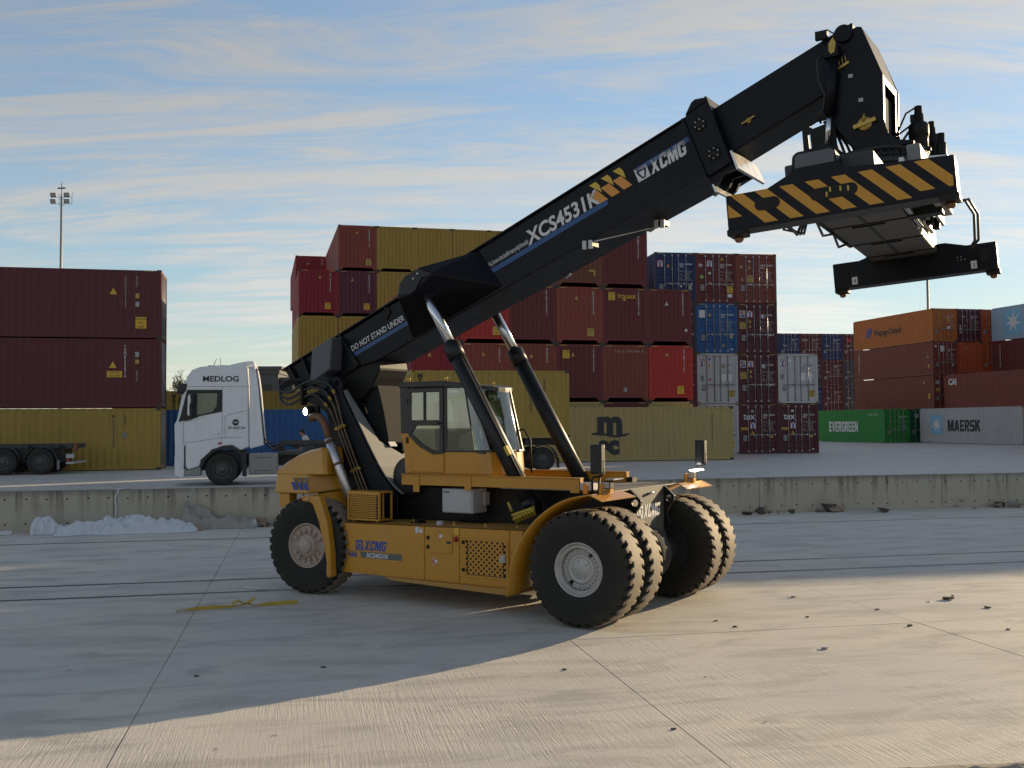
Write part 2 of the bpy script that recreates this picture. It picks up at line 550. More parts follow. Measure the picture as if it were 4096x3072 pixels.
def wall_mat():
    m, t, b, o = nodemat('wall_concrete')
    pos = tgeo(t)
    p = tmap(t, pos, (1, 1, 1), (0, 0, -WY))
    n1 = tnoise(t, p, 1.1, 6, 0.6)
    st = tnoise(t, tmap(t, p, (1, 1, 0.05)), 4.2, 6, 0.7, 0.25)
    st2 = tnoise(t, tmap(t, p, (1, 1, 0.12)), 11, 5, 0.7, 0.2)
    c = tmix(t, n1, (0.36, 0.325, 0.26), (0.48, 0.435, 0.35))
    sp = t.nodes.new('ShaderNodeSeparateXYZ'); t.links.new(pos, sp.inputs[0])
    top = trange(t, sp.outputs[2], 0.25, 1.14, 0.15, 1.0)
    c = tmix(t, tmath(t, 'MULTIPLY', trange(t, st, 0.47, 0.66), tmath(t, 'MULTIPLY', top, 0.75)), c, (0.07, 0.06, 0.05))
    c = tmix(t, trange(t, st2, 0.58, 0.75, 0.0, 0.4), c, (0.50, 0.46, 0.39))
    edge = trange(t, tmath(t, 'ADD', sp.outputs[2], tmath(t, 'MULTIPLY', n1, 0.35)), 1.08, 1.36, 0.0, 0.6)
    c = tmix(t, edge, c, (0.085, 0.08, 0.07))
    low = trange(t, tnoise(t, tmap(t, p, (0.5, 1, 1.3)), 0.8, 4, 0.6), 0.60, 0.72, 0.0, 1.0)
    c = tmix(t, tmath(t, 'MULTIPLY', low, trange(t, sp.outputs[2], 0.15, 0.7, 0.65, 0.0)), c, (0.07, 0.065, 0.06))
    t.links.new(c, b.inputs['Base Color'])
    b.inputs['Roughness'].default_value = 0.85
    tbump(t, b, tmath(t, 'ADD', tnoise(t, p, 30, 5, 0.6), tmath(t, 'MULTIPLY', n1, 2.0)), 0.5, 0.015)
    return m
M_wall = wall_mat()
M_shade_blk = plain('shade_and_black', (0.012, 0.012, 0.012), 0.9)  # near-black for black parts and for painted-in shade of recesses
M_rail = paint('rail_steel', (0.10, 0.095, 0.10), 0.35, 0.5, (0.07, 0.05, 0.04), metal=0.6)

# lower yard: a base sheet to the wall, slabs with open joints on it
mb = MB()
g = [uv(-900, -900), uv(900, -900), uv(900, WALL_V+0.2), uv(-900, WALL_V+0.2)]
mb.add([(p.x, p.y, -0.028) for p in g], [(0, 1, 2, 3)])
lower = mb.build('lower_yard', M_under)
tag(lower, kind='structure')
# slab rows measured along WV; joints run every 5.2 m along WU
RAIL_V = [19.05-0.03, 20.55, 28.05]
rows = [(-1.5, 6.7), (6.7, 13.68), (13.68, 18.93), (19.11, 20.46), (20.64, 25.05), (25.05, 27.96), (28.14, WALL_V-0.01)]
SLAB0, SLABW, GAP = -1.62, 5.2, 0.006
rnd = random.Random(3)
def slab_mesh(u0, u1, v0, v1, dz):
    m = MB(); c = 0.006
    a = [uv(u0, v0), uv(u1, v0), uv(u1, v1), uv(u0, v1)]
    i = [uv(u0+c, v0+c), uv(u1-c, v0+c), uv(u1-c, v1-c), uv(u0+c, v1-c)]
    vs = [(p.x, p.y, -0.026) for p in a]+[(p.x, p.y, dz-0.007) for p in a]+[(p.x, p.y, dz) for p in i]
    fs = [(8, 9, 10, 11)]
    for k in range(4):
        j = (k+1) % 4
        fs += [(k, j, 4+j, 4+k), (4+k, 4+j, 8+j, 8+k)]
    return m.add(vs, fs)
for (v0, v1) in rows:
    reach = (max(v1, 8)*0.60+6)
    k0 = math.floor((-reach-SLAB0)/SLABW)-1
    k1 = math.ceil((reach-SLAB0)/SLABW)
    # slab offset along the rows follows the sideways drift of the joints
    for k in range(k0, k1):
        u0, u1 = SLAB0+k*SLABW, SLAB0+(k+1)*SLABW
        dz = rnd.uniform(-0.002, 0.002)
        slab_mesh(u0+GAP/2, u1-GAP/2, v0+GAP/2, v1-GAP/2, dz).build('concrete_slab', M_slab, lower)
# rails sunk in their grooves
track = empty('railway_track', tuple(uv(0, 19.8, 0)), 0, 'crane track of two dark steel rails sunk flush in the concrete yard', 'rail track')
for v in (19.02, 20.55):
    m = MB(); o = uv(0, 19.8)
    for (dv, w, h) in ((0.0, 0.075, -0.004), (0.058, 0.012, -0.002), (-0.062, 0.012, -0.002)):
        a = [uv(-38, v+dv-w/2), uv(38, v+dv-w/2), uv(38, v+dv+w/2), uv(-38, v+dv+w/2)]
        vs = [(p.x-o.x, p.y-o.y, -0.027) for p in a]+[(p.x-o.x, p.y-o.y, h) for p in a]
        m.add(vs, [(4, 5, 6, 7), (0, 1, 5, 4), (2, 3, 7, 6)])
    m.build('rail', M_rail, track)
m = MB(); v = 28.05
for (dv, w, h) in ((0.0, 0.075, -0.004), (0.060, 0.014, -0.002)):
    a = [uv(-38, v+dv-w/2), uv(38, v+dv-w/2), uv(38, v+dv+w/2), uv(-38, v+dv+w/2)]
    m.add([(p.x, p.y, -0.027) for p in a]+[(p.x, p.y, h) for p in a], [(4, 5, 6, 7), (0, 1, 5, 4), (2, 3, 7, 6)])
tag(m.build('single_rail', M_rail), 'single dark rail running close along the foot of the concrete wall', 'rail')

# crumbled concrete edge right below the camera
m = MB(); R_ = []
for i in range(60):
    u = 2.0+i*0.075; row = []
    for k in range(14):
        w = k/13.0
        v = 7.75+0.10*math.sin(u*1.7)+0.05*noise.noise(Vector((u*3, 1, 0)))+0.06*(u-2)-w*1.1
        q = uv(u, v)
        h = 0.03+0.10*noise.noise(Vector((u*3.2, v*3.2, 5)))+0.06*noise.noise(Vector((u*9, v*9, 2)))
        row.append((q.x, q.y, max(0.004, h*min(1, w*5)) if w > 0 else 0.003))
    R_.append(row)
m.sheet(R_)
tag(m.build('crumbled_edge', concrete('rubble_concrete', (0.30, 0.27, 0.22), (0.40, 0.36, 0.29), 0.9)), kind='structure')

# upper yard
mb = MB()
a = [uv(-260, WALL_V+0.30), uv(260, WALL_V+0.30), uv(700, 900), uv(-700, 900)]
mb.add([(p.x, p.y, HP-0.004) for p in a], [(0, 1, 2, 3)])
tag(mb.build('upper_yard', M_yard), kind='structure')
# retaining wall in cast panels
wall = empty('retaining_wall', tuple(uv(0, WALL_V)), WY, 'long low stained concrete retaining wall between lower and upper yard', 'wall')
for k in range(-7, 8):
    w0 = k*6.6+1.4
    m = MB(); hh = HP+random.uniform(-0.006, 0.010)
    m.box(w0+0.006, w0+6.594, 0, 0.32, -0.03, hh)
    m.build('wall_panel', M_wall, wall, bevel=0.012)
m = MB()
for i in range(-78, 78):
    for z in (0.22, 0.90):
        c = (i*0.545+0.1+random.uniform(-0.02, 0.02), 0, z+random.uniform(-0.015, 0.015))
        m.lathe([(0.030, -0.004), (0.024, 0.002), (0.0001, 0.003)], 8, frame((c[0], -0.001, c[2]), (1, 0, 0), (0, 0, 1)))  # proud black discs paint in the dark of open holes
tag(m.build('painted_tie_hole', M_shade_blk, wall), kind='stuff')
# ------------------------------------------------------------------ shipping containers
def contmat(name, col, rust=0.25, streak=0.35, fade=0.12):
    if name in MATS:
        return MATS[name]
    m, t, b, o = nodemat(name)
    v = tcoord(t)
    inf = t.nodes.new('ShaderNodeObjectInfo')
    off = t.nodes.new('ShaderNodeVectorMath'); off.operation = 'SCALE'
    off.inputs[0].default_value = (37.0, 53.0, 71.0)
    t.links.new(inf.outputs['Random'], off.inputs['Scale'])
    ad = t.nodes.new('ShaderNodeVectorMath'); ad.operation = 'ADD'
    t.links.new(v, ad.inputs[0]); t.links.new(off.outputs[0], ad.inputs[1])
    p = ad.outputs[0]
    n1 = tnoise(t, p, 0.9, 6, 0.6)
    st = tnoise(t, tmap(t, p, (1, 1, 0.06)), 7.0, 5, 0.7)
    sp = tnoise(t, tmap(t, p, (1, 1, 0.5)), 2.3, 8, 0.72, 0.6)
    f1 = tuple(c*(1-fade) for c in col); f2 = tuple(min(1, c*(1+fade)+0.006) for c in col)
    c = tmix(t, n1, f1, f2)
    c = tmix(t, trange(t, st, 0.42, 0.75, 0.0, streak), c, tuple(x*0.55+0.012 for x in col))
    c = tmix(t, trange(t, sp, 0.66, 0.74, 0.0, rust), c, (0.075, 0.030, 0.014))
    t.links.new(c, b.inputs['Base Color'])
    b.inputs['Roughness'].default_value = 0.55
    b.inputs['Specular IOR Level'].default_value = 0.35
    tbump(t, b, n1, 0.05, 0.02)
    return m
CC = dict(maroon=(0.085, 0.018, 0.020), oxblood=(0.070, 0.016, 0.020), brown=(0.125, 0.038, 0.026), redbrown=(0.150, 0.040, 0.027),
          crimson=(0.150, 0.010, 0.020), red=(0.250, 0.022, 0.018), mustard=(0.340, 0.230, 0.045), sand=(0.360, 0.275, 0.110), olive=(0.270, 0.200, 0.055),
          purple=(0.070, 0.018, 0.032), navy=(0.014, 0.030, 0.075), blue=(0.018, 0.085, 0.180), white=(0.46, 0.47, 0.48), orange=(0.42, 0.125, 0.022), rust=(0.25, 0.062, 0.018),
          green=(0.018, 0.215, 0.035), darkgreen=(0.008, 0.055, 0.028), grey=(0.40, 0.41, 0.42), paleblue=(0.30, 0.40, 0.50), slate=(0.045, 0.045, 0.058), plum=(0.055, 0.016, 0.022))
CC = {k: tuple(min(0.8, c*(1.45 if c == max(v) else 1.1)) for c in v) if k not in ('white', 'grey', 'paleblue', 'green', 'slate', 'mustard', 'olive', 'sand', 'orange') else v for k, v in CC.items()}
CM = {k: contmat('container_'+k, v, 0.75 if k in ('mustard', 'olive', 'sand') else (0.55 if k in ('white', 'rust') else 0.35)) for k, v in CC.items()}
M_rusty = contmat('container_rusty', (0.150, 0.045, 0.026), 0.95)
M_galv = paint('galvanised', (0.34, 0.33, 0.34), 0.4, 0.3, (0.20, 0.15, 0.11), metal=0.3)
M_cast = paint('casting_dark', (0.05, 0.032, 0.028), 0.6, 0.4, (0.08, 0.04, 0.025))
M_castw = paint('casting_light', (0.25, 0.20, 0.16), 0.6, 0.6, (0.12, 0.06, 0.03))
M_seal = plain('door_seal', (0.012, 0.012, 0.014), 0.7)
M_pw = plain('print_white', (0.62, 0.62, 0.62), 0.6)
M_pf = plain('print_faded', (0.36, 0.33, 0.32), 0.6)
M_pk = plain('print_black', (0.015, 0.017, 0.022), 0.55)
M_py = plain('print_yellow', (0.60, 0.36, 0.03), 0.55)
M_pyd = plain('print_dull_yellow', (0.42, 0.29, 0.07), 0.6)
M_pr = plain('print_red', (0.45, 0.03, 0.03), 0.55)
M_pb = plain('print_blue', (0.02, 0.07, 0.30), 0.55)
M_pc = plain('print_cyan', (0.20, 0.42, 0.58), 0.55)
M_pg = plain('print_green', (0.20, 0.42, 0.06), 0.55)
M_pgrey = plain('print_grey', (0.20, 0.20, 0.20), 0.55)
MC = {}
CW = 2.438
def corr(length, period, depth, a0, a1):
    """corrugation profile from a0 to a1: list of (along, inward)"""
    n = max(1, round((a1-a0)/period)); p = (a1-a0)/n
    out = [(a0, 0.0)]
    for i in range(n):
        s = a0+i*p
        out += [(s+p*0.26, 0.0), (s+p*0.5, depth), (s+p*0.76, depth), (s+p, 0.0)]
    return out
def cmesh(key, fn):
    if key not in MC:
        MC[key] = fn()
    return MC[key]
def side_panel_mesh(Lc, H):
    def f():
        m = MB(); pr = corr(Lc, 0.278, 0.036, 0.14, Lc-0.14)
        m.sheet([[(d, a, 0.16) for a, d in pr], [(d, a, H-0.10) for a, d in pr]])
        return m.mesh('side_panel', False)
    return cmesh(('side', Lc, H), f)
def end_wall_mesh(H):
    def f():
        m = MB(); pr = corr(CW, 0.245, 0.046, 0.13, CW-0.13)
        m.sheet([[(a, d, 0.30) for a, d in pr], [(a, d, H-0.12) for a, d in pr]])
        return m.mesh('end_wall', False)
    return cmesh(('end', H), f)
def frame_mesh(Lc, H, doors):
    def f():
        m = MB(); W = CW; e = 0.012
        for x in (0, W-0.13):
            for y in (0, Lc-0.13):
                m.box(x-(-e if x == 0 else e)*0, x+0.13, y, y+0.13, 0.10, H-0.10)
        for x0, x1 in ((0.0, 0.07), (W-0.07, W)):
            m.box(x0+0.004, x1-0.004, 0.13, Lc-0.13, 0.03, 0.165)      # bottom side rail
            m.box(x0+0.004, x1-0.004, 0.13, Lc-0.13, H-0.105, H-0.03)  # top side rail
        for y0, y1 in ((0.004, 0.09), (Lc-0.09, Lc-0.004)):
            m.box(0.13, W-0.13, y0, y1, H-0.125, H-0.012)
            if doors and y0 < 1:
                m.box(0.13, W-0.13, y0, y1, 0.02, 0.16)
            else:
                m.prism([(0.13, 0.05), (0.22, 0.05), (0.34, 0.20), (W-0.34, 0.20), (W-0.22, 0.05), (W-0.13, 0.05), (W-0.13, 0.305), (0.13, 0.305)], 'y', y0, y1)
        return m.mesh('frame')
    return cmesh(('frame', Lc, H, doors), f)
def roof_mesh(Lc):
    def f():
        m = MB(); pr = corr(Lc, 0.42, 0.02, 0.09, Lc-0.09)
        m.sheet([[(0.05, a, -0.022-d) for a, d in pr], [(CW-0.05, a, -0.022-d) for a, d in pr]])
        return m.mesh('roof', False)
    return cmesh(('roof', Lc), f)
def casting_mesh():
    def f():
        m = MB(); W, D, H = 0.162, 0.178, 0.118
        hole = [(W/2+0.026*math.cos(t), H/2+0.034*math.sin(t)) for t in [2*PI*k/8 for k in range(8)]]
        m.prism([(0, 0), (W, 0), (W, H), (0, H)], 'y', 0.0, 0.012, [hole])
        m.box(0, W, 0.012, D, 0.0, H)
        return m.mesh('corner_casting')
    return cmesh('cast', f)
def door_mesh(H, style):
    def f():
        m = MB(); w = CW/2-0.135; h = H-0.30
        # leaf with pressed horizontal swages inside a flat border
        prof = [(0.0, 0.0), (0.10, 0.0)]
        if style == 'panel':
            z = 0.10
            n = 5
            step = (h-0.2)/n
            for i in range(n):
                s = 0.10+i*step
                prof += [(s+step*0.12, 0.0), (s+step*0.20, 0.034), (s+step*0.80, 0.034), (s+step*0.88, 0.0)]
        else:
            for s in (0.30*h, 0.37*h, 0.62*h, 0.69*h):
                prof += [(s-0.02, 0.0), (s, -0.022), (s+0.03, -0.022), (s+0.05, 0.0)]
        prof += [(h-0.10, 0.0), (h, 0.0)]
        m.sheet([[(0.09, 0.045+d, z) for z, d in prof], [(w-0.09, 0.045+d, z) for z, d in prof]])
        m.box(0, 0.09, 0.028, 0.07, 0, h); m.box(w-0.09, w, 0.028, 0.07, 0, h)
        m.box(0.0, w, 0.040, 0.075, -0.012, 0.0); m.box(0, w, 0.040, 0.075, h, h+0.012)
        for k in range(4):
            z = h*(0.08+k*0.28)
            m.box(-0.045, 0.03, 0.012, 0.045, z, z+0.09)
        return m.mesh('door')
    return cmesh(('door', H, style), f)
def bar_mesh(H):
    def f():
        m = MB(); h = H-0.10
        m.cyl((0, -0.016, 0.06), (0, -0.016, h-0.06), 0.022, 6)
        for z in (0.05, h-0.17):
            m.box(-0.045, 0.045, -0.04, 0.02, z, z+0.10)
        for z in (h*0.33, h*0.66):
            m.box(-0.04, 0.04, -0.035, 0.01, z, z+0.05)
        m.box(-0.02, 0.36, -0.055, -0.035, h*0.36+0.02, h*0.36+0.055)
        m.box(0.30, 0.38, -0.05, 0.0, h*0.36-0.02, h*0.36+0.10)
        return m.mesh('locking_bar')
    return cmesh(('bar', H), f)
def seal_mesh(H):
    def f():
        m = MB(); m.box(CW/2-0.02, CW/2+0.02, 0.03, 0.05, 0.15, H-0.13)
        return m.mesh('door_seal')
    return cmesh(('seal', H), f)
ME_tri = poly2([[(0, 0), (0.20, 0), (0.10, 0.19)]], 'warning_triangle')
ME_tri2 = poly2([[(0.085, 0.10), (0.115, 0.10), (0.10, 0.15)], [(0.07, 0.04), (0.13, 0.04), (0.10, 0.10)]], 'symbol')
ME_haz = poly2([[(i*0.09, 0), (i*0.09+0.05, 0), (i*0.09+0.085, 0.055), (i*0.09+0.035, 0.055)] for i in range(4)], 'hazard_stripe')
ME_cau = rect(0.36, 0.40, 'caution_plate')
ME_plate = rect(0.24, 0.36, 'data_plate')
ME_sq = rect(0.34, 0.40, 'emblem_plate')
ME_y = poly2([[(0.05, 0.37), (0.11, 0.37), (0.17, 0.25), (0.23, 0.37), (0.29, 0.37), (0.21, 0.19), (0.24, 0.03), (0.10, 0.03), (0.13, 0.19)]], 'emblem')
ME_ybord = poly2([[(0, 0), (0.34, 0), (0.34, 0.03), (0, 0.03)], [(0, 0.37), (0.34, 0.37), (0.34, 0.40), (0, 0.40)], [(0, 0.03), (0.03, 0.03), (0.03, 0.37), (0, 0.37)], [(0.31, 0.03), (0.34, 0.03), (0.34, 0.37), (0.31, 0.37)]], 'emblem_border')
ME_flag = poly2([[(0.03, 0.10), (0.10, 0.22), (0.30, 0.27), (0.31, 0.20), (0.15, 0.17), (0.13, 0.10)], [(0.12, 0.27), (0.17, 0.34), (0.31, 0.36), (0.30, 0.30)]], 'emblem')
def star_mesh():
    pts = []
    for k in range(14):
        r = 1.0 if k % 2 == 0 else 0.36
        a = PI/2+PI*k/7
        pts.append((r*math.cos(a), r*math.sin(a)))
    return poly2([pts], 'star')
ME_star = star_mesh()
def flatp(me, mat, parent, M, name=None):
    o = place(name or me.name, me, mat, parent)
    o.matrix_local = M
    return o
END = lambda x, z, d=-0.004: Matrix.Translation((x, d, z)) @ Matrix.Rotation(PI/2, 4, 'X')
def SIDE(a, z, d=-0.004):       # on the x = 0 flank; reading direction towards y = 0
    return frame((d, a, z), (0, -1, 0), (0, 0, 1))
def serial_text(s):
    return '\n'.join(s)
def container(loc, yaw, col, label, Lc=12.192, H=2.896, doors=False, style='panel', marks=True, decals=(), group=None, name='shipping_container', serial=None, haz=True, detail=2, sides=True):
    """local frame: y = 0 is the end that is seen, x runs to the right along it, y runs away"""
    r = empty(name, loc, yaw, label, 'shipping container', group)
    mat = col if not isinstance(col, str) else CM[col]
    place('frame', frame_mesh(Lc, H, doors), mat, r)
    if sides:
        place('side_panel', side_panel_mesh(Lc, H), mat, r)
        o = place('side_panel', side_panel_mesh(Lc, H), mat, r)
        o.matrix_local = Matrix.Translation((CW, Lc, 0)) @ Matrix.Rotation(PI, 4, 'Z')
    o = place('end_wall', end_wall_mesh(H), mat, r)
    o.matrix_local = Matrix.Translation((CW, Lc, 0)) @ Matrix.Rotation(PI, 4, 'Z')
    o = place('roof', roof_mesh(Lc), mat, r); o.location = (0, 0, H)
    cm = M_castw if col in ('white', 'grey') else M_cast
    for x in (-0.003, CW-0.159):
        for z in (0.0, H-0.118):
            o = place('corner_casting', casting_mesh(), cm, r); o.location = (x, -0.004, z)
    if doors:
        w = CW/2-0.135
        place('door_seal', seal_mesh(H), M_seal, r)
        for k in range(2):
            d = place('door', door_mesh(H, style), mat, r)
            d.location = (0.13+k*(w+0.01), 0, 0.165)
            for f in (0.42, 0.84) if k == 0 else (0.16, 0.58):
                b = place('locking_bar', bar_mesh(H), M_galv if style == 'panel' else M_pgrey, d)
                b.location = (w*f, 0.028, -0.12)
                if k == 1: b.scale = (1, 1, 1)
    else:
        place('end_wall', end_wall_mesh(H), mat, r)
    if haz and H > 2.7:
        for x in (0.17, CW-0.17-0.36):
            flatp(ME_haz, M_pyd, r, END(x, H-0.095, -0.001))
    if serial and not doors:
        text(serial_text(serial), M_pw if serial[0] != '~' else M_pk, r, END(CW*0.80, H-0.30), 0.135, name='serial_number', bold=0.012, align='CENTER', line=0.80)
    if marks and not doors:
        flatp(ME_tri, M_pyd, r, END(CW*0.45+random.uniform(-0.35, 0.15), H-0.62+random.uniform(-0.08, 0.08)))
    if doors and detail:
        # paint-sprayed data block on the right leaf, plates on the left leaf
        tx = M_pf if col not in ('white', 'grey') else M_pgrey
        dd = -0.004+0.028
        rr = random.Random(sum(map(ord, label)))
        tare = 3600+rr.randrange(40)*10
        num = serial or 'SEKU 4835042'
        text(num+'\n45G1', M_pw if tx is M_pf else tx, r, END(CW*0.60, H-0.72, 0.024), 0.15, name='door_number', bold=0.01, xs=0.85, line=0.9)
        text('MAX. GR.  32.500 KG\n            71.650 LB\nTARE   %d KG\n            %d LB\nNET      %d KG\nCU.CAP. 76.4 CU.M' % (tare, tare*2.2, 32500-tare), tx, r, END(CW*0.60, H-1.12, 0.024), 0.105, name='door_data', bold=0.008, line=0.95, xs=0.85)
        flatp(ME_plate, M_pgrey, r, END(CW*0.11, 0.72, 0.024), 'data_plate')
    for dcl in decals:
        kind, args = dcl[0], dcl[1:]
        DEC[kind](r, H, *args)
    return r
def d_ysign(r, H, x, z):
    flatp(ME_sq, M_pw, r, END(x, z, 0.022), 'emblem_plate')
    flatp(ME_y, M_pb, r, END(x, z, 0.020), 'emblem'); flatp(ME_ybord, M_pr, r, END(x, z, 0.020), 'emblem_border')
def d_flag(r, H, x, z):
    flatp(ME_sq, M_pb, r, END(x, z, 0.022), 'emblem_plate')
    flatp(ME_ybord, M_pw, r, END(x, z, 0.020), 'emblem_border'); flatp(ME_flag, M_py, r, END(x, z, 0.020), 'emblem')
def d_tri(r, H, x, z, mat=None, d=0.022):
    flatp(ME_tri, mat or M_py, r, END(x, z, d), 'warning_triangle'); flatp(ME_tri2, M_pk, r, END(x, z, d-0.002), 'symbol')
def d_caution(r, H, x, z, d=-0.004, mat=None):
    flatp(ME_cau, mat or M_py, r, END(x, z, d), 'caution_plate')
    text("CAUTION\n9'6''\nHIGH", M_pk, r, END(x+0.18, z+0.28, d-0.002), 0.105, name='caution_text', align='CENTER', bold=0.012, xs=0.82, line=1.0)
def d_strip(r, H, x, z, d=-0.004, mat=None):
    flatp(poly2([[(0, 0), (0.40, 0), (0.40, 0.16), (0, 0.16)]]), mat or M_pyd, r, END(x, z, d), 'caution_strip')
    text("CAUTION\n9'6'' HIGH", M_pk, r, END(x+0.20, z+0.085, d-0.002), 0.07, name='caution_text', align='CENTER', xs=0.9, line=0.95)
def d_rect(r, H, x, z, w, h, mat, d=0.022):
    flatp(poly2([[(0, 0), (w, 0), (w, h), (0, h)]]), mat, r, END(x, z, d), 'label_plate')
def d_dot(r, H, x, z, rad, mat, d=0.022):
    flatp(poly2([[(rad*math.cos(2*PI*k/14), rad*math.sin(2*PI*k/14)) for k in range(14)]]), mat, r, END(x, z, d), 'round_sticker')
def d_text(r, H, s, x, z, size, mat, d=0.022, k=None):
    text(s, mat, r, END(x, z, d), size, **(k or {}))
def d_side(r, H, s, a, z, size, mat, k=None):
    text(s, mat, r, SIDE(a, z, -0.005), size, **(k or {}))
DEC = dict(ysign=d_ysign, flag=d_flag, tri=d_tri, caution=d_caution, strip=d_strip, rect=d_rect, dot=d_dot, text=d_text, side=d_side)

HC, ST = 2.896, 2.591
def grid(org, yaw, pitch, k, z, j=0.0, back=0.0):
    q = local(org, yaw, (k*pitch+0.01+j, back, 0)); q.z = HP+z
    return tuple(q)

# --- side-on stack at the left edge of the yard
LO, LYAW = (-14.7249, 43.3907), 0.2317
def sideways(org, yaw, xr, z, back=0.0):
    """a container lying along the wall; xr = its right end, measured along the yaw direction"""
    q = local(org, yaw, (xr, back, 0)); q.z = HP+z
    return tuple(q), yaw+PI/2
def vserial(r, s, code, a, H, mat, z0=0.28, size=0.15):
    text(serial_text(s), mat, r, SIDE(a, H-z0-0.12, -0.006), size, name='serial_number', bold=0.008, align='CENTER', line=0.82)
    text(serial_text(code), mat, r, SIDE(a-0.45, H-z0-0.12, -0.006), size, name='type_code', bold=0.008, align='CENTER', line=0.82)
def stri(r, a, z, mat, s=1.0):
    flatp(ME_tri, mat, r, SIDE(a+0.1*s, z, -0.006) @ Matrix.Scale(1.5*s, 4), 'warning_triangle')
def splate(r, a, z, w, h, mat, s=None, ts=0.1):
    flatp(poly2([[(0, 0), (w, 0), (w, h), (0, h)]]), mat, r, SIDE(a, z, -0.006), 'caution_plate')
    if s:
        n = s.count('\n')+1
        text(s, M_pk, r, SIDE(a-w/2, z+h-h/n*0.78, -0.008), ts, name='caution_text', align='CENTER', bold=0.012, xs=0.85, line=1.0*h/n/ts)
loc, yw = sideways(LO, LYAW, 0, ST+HC)
r = container(loc, yw, 'oxblood', 'dark red container on top of the three-high stack beside the white lorry cab', H=HC, marks=False, serial=None, doors=True, detail=0)
vserial(r, 'FDCU0301447', '45G1', 1.42, HC, M_pf); stri(r, 1.95, 1.83, M_py)
splate(r, 1.02, 0.42, 0.44, 0.48, M_py, "CAUTION\n9'6''\nHIGH", 0.12); splate(r, 1.02, 1.68, 0.15, 0.21, M_pyd); splate(r, 1.02, 1.33, 0.15, 0.21, M_pf)
o = flatp(ME_haz, M_pyd, r, SIDE(0.66, HC-0.095, -0.002))
loc, yw = sideways(LO, LYAW, 0, ST)
r = container(loc, yw, 'oxblood', 'dark red container in the middle of the left three-high stack, long CAUTION strip', H=HC, marks=False, doors=True, detail=0)
vserial(r, 'TGNU9352974', '', 1.42, HC, M_pw); text(serial_text('4561'), M_pf, r, SIDE(0.95, 1.45, -0.006), 0.15, name='type_code', align='CENTER', line=0.82, bold=0.008)
stri(r, 1.95, 1.66, M_py); splate(r, 2.13, 1.27, 0.60, 0.26, M_py, 'CAUTION\n2.9 m HIGH', 0.10); splate(r, 1.02, 2.12, 0.15, 0.21, M_pf); splate(r, 1.02, 1.84, 0.15, 0.17, M_pyd)
loc, yw = sideways(LO, LYAW, 0, 0)
r = container(loc, yw, 'mustard', 'rust-streaked mustard container with a big black m, at the bottom of the left stack', H=ST, marks=False, doors=True, detail=0)
vserial(r, 'MSCU4614406', '42G1', 1.85, ST, M_pk); splate(r, 1.50, 1.35, 0.16, 0.22, M_pgrey)
text('m', M_pk, r, SIDE(7.62, 0.92, -0.006), 2.0, name='company_mark', bold=0.055, xs=0.92)

# --- second row of the same bay, only the yellow ends of its trailer show; far stacks
def wave(n=14, w=2.25, h=0.12, t=0.09):
    up = [(w*i/n, h*math.sin(2*PI*i/n*1.0+0.6)*0.6) for i in range(n+1)]
    lo = [(x, y-t) for x, y in reversed(up)]
    return [up+lo]
def msc_mark(r, a, z, s):
    """the letters m over s c with a wave between them"""
    text('m', M_pk, r, SIDE(a, z+0.86*s, -0.006), 1.52*s, name='company_mark', bold=0.05, xs=1.02)
    flatp(poly2(wave(w=1.72*s, h=0.11*s, t=0.10*s)), M_pk, r, SIDE(a+0.24*s, z+0.86*s, -0.007), 'company_mark')
    text('sc', M_pk, r, SIDE(a-0.06*s, z, -0.006), 1.12*s, name='company_mark', bold=0.06, xs=1.02)

MO, MYAW, PT = (-13.2799, 64.3551), 0.2415, 2.4423
# far left end-on stack: columns from left to right, levels from the ground
grpM = 'end-on containers in the far left stack'
Mst = {
 (0, 0): ('olive', 'olive yellow container at the foot of the far left stack, left corner column'),
 (0, 1): ('olive', 'olive yellow container second from the ground in the left corner column of the far stack'),
 (0, 2): ('mustard', 'olive yellow end-on container below the crimson one at the left corner of the far stack'),
 (0, 3): ('crimson', 'bright crimson end-on container at the left corner of the far stack'),
 (1, 1): ('mustard', 'dull yellow container low in the second column of the far left stack'),
 (1, 2): ('mustard', 'yellow end-on container right under the plum purple one'),
 (1, 3): ('purple', 'plum purple end-on container under the rust brown top one'),
 (1, 4): ('redbrown', 'rust brown end-on container topping the far stack at its left corner'),
 (2, 2): ('olive', 'yellow container behind the dark boom, third level, right of the purple column'),
 (2, 3): ('mustard', 'ribbed yellow container just above the tail of the dark boom'),
 (2, 4): ('mustard', 'yellow top-level container with rust patches next to the rust brown one'),
 (3, 4): ('mustard', 'yellow top-level container third from the left of the far stack'),
 (4, 4): ('mustard', 'yellow top-level container fourth from the left of the far stack'),
 (5, 4): ('mustard', 'yellow top-level container just where the boom hides the far stack'),
 (3, 3): ('olive', 'yellow container one level below the third yellow top one, behind the boom'),
}
sers = {(0, 3): 'CAIU7257605', (1, 3): 'CAAU6332350', (1, 4): 'TEXU9907157'}
for (k, lv), (c, lab) in Mst.items():
    dec = []
    if (k, lv) in ((0, 3), (1, 3), (1, 4)):
        dec.append(('caution', 1.62 if lv < 4 else 1.72, 0.42 if lv < 4 else 0.36, -0.004, None if lv < 4 else M_pyd))
    if c == 'mustard':
        dec.append(('strip', 0.28, 2.12))
    container(grid(MO, MYAW, PT, k, lv*HC, random.uniform(-0.02, 0.02)), MYAW, c, lab, serial=sers.get((k, lv)), marks=c != 'mustard', decals=dec, group=grpM)
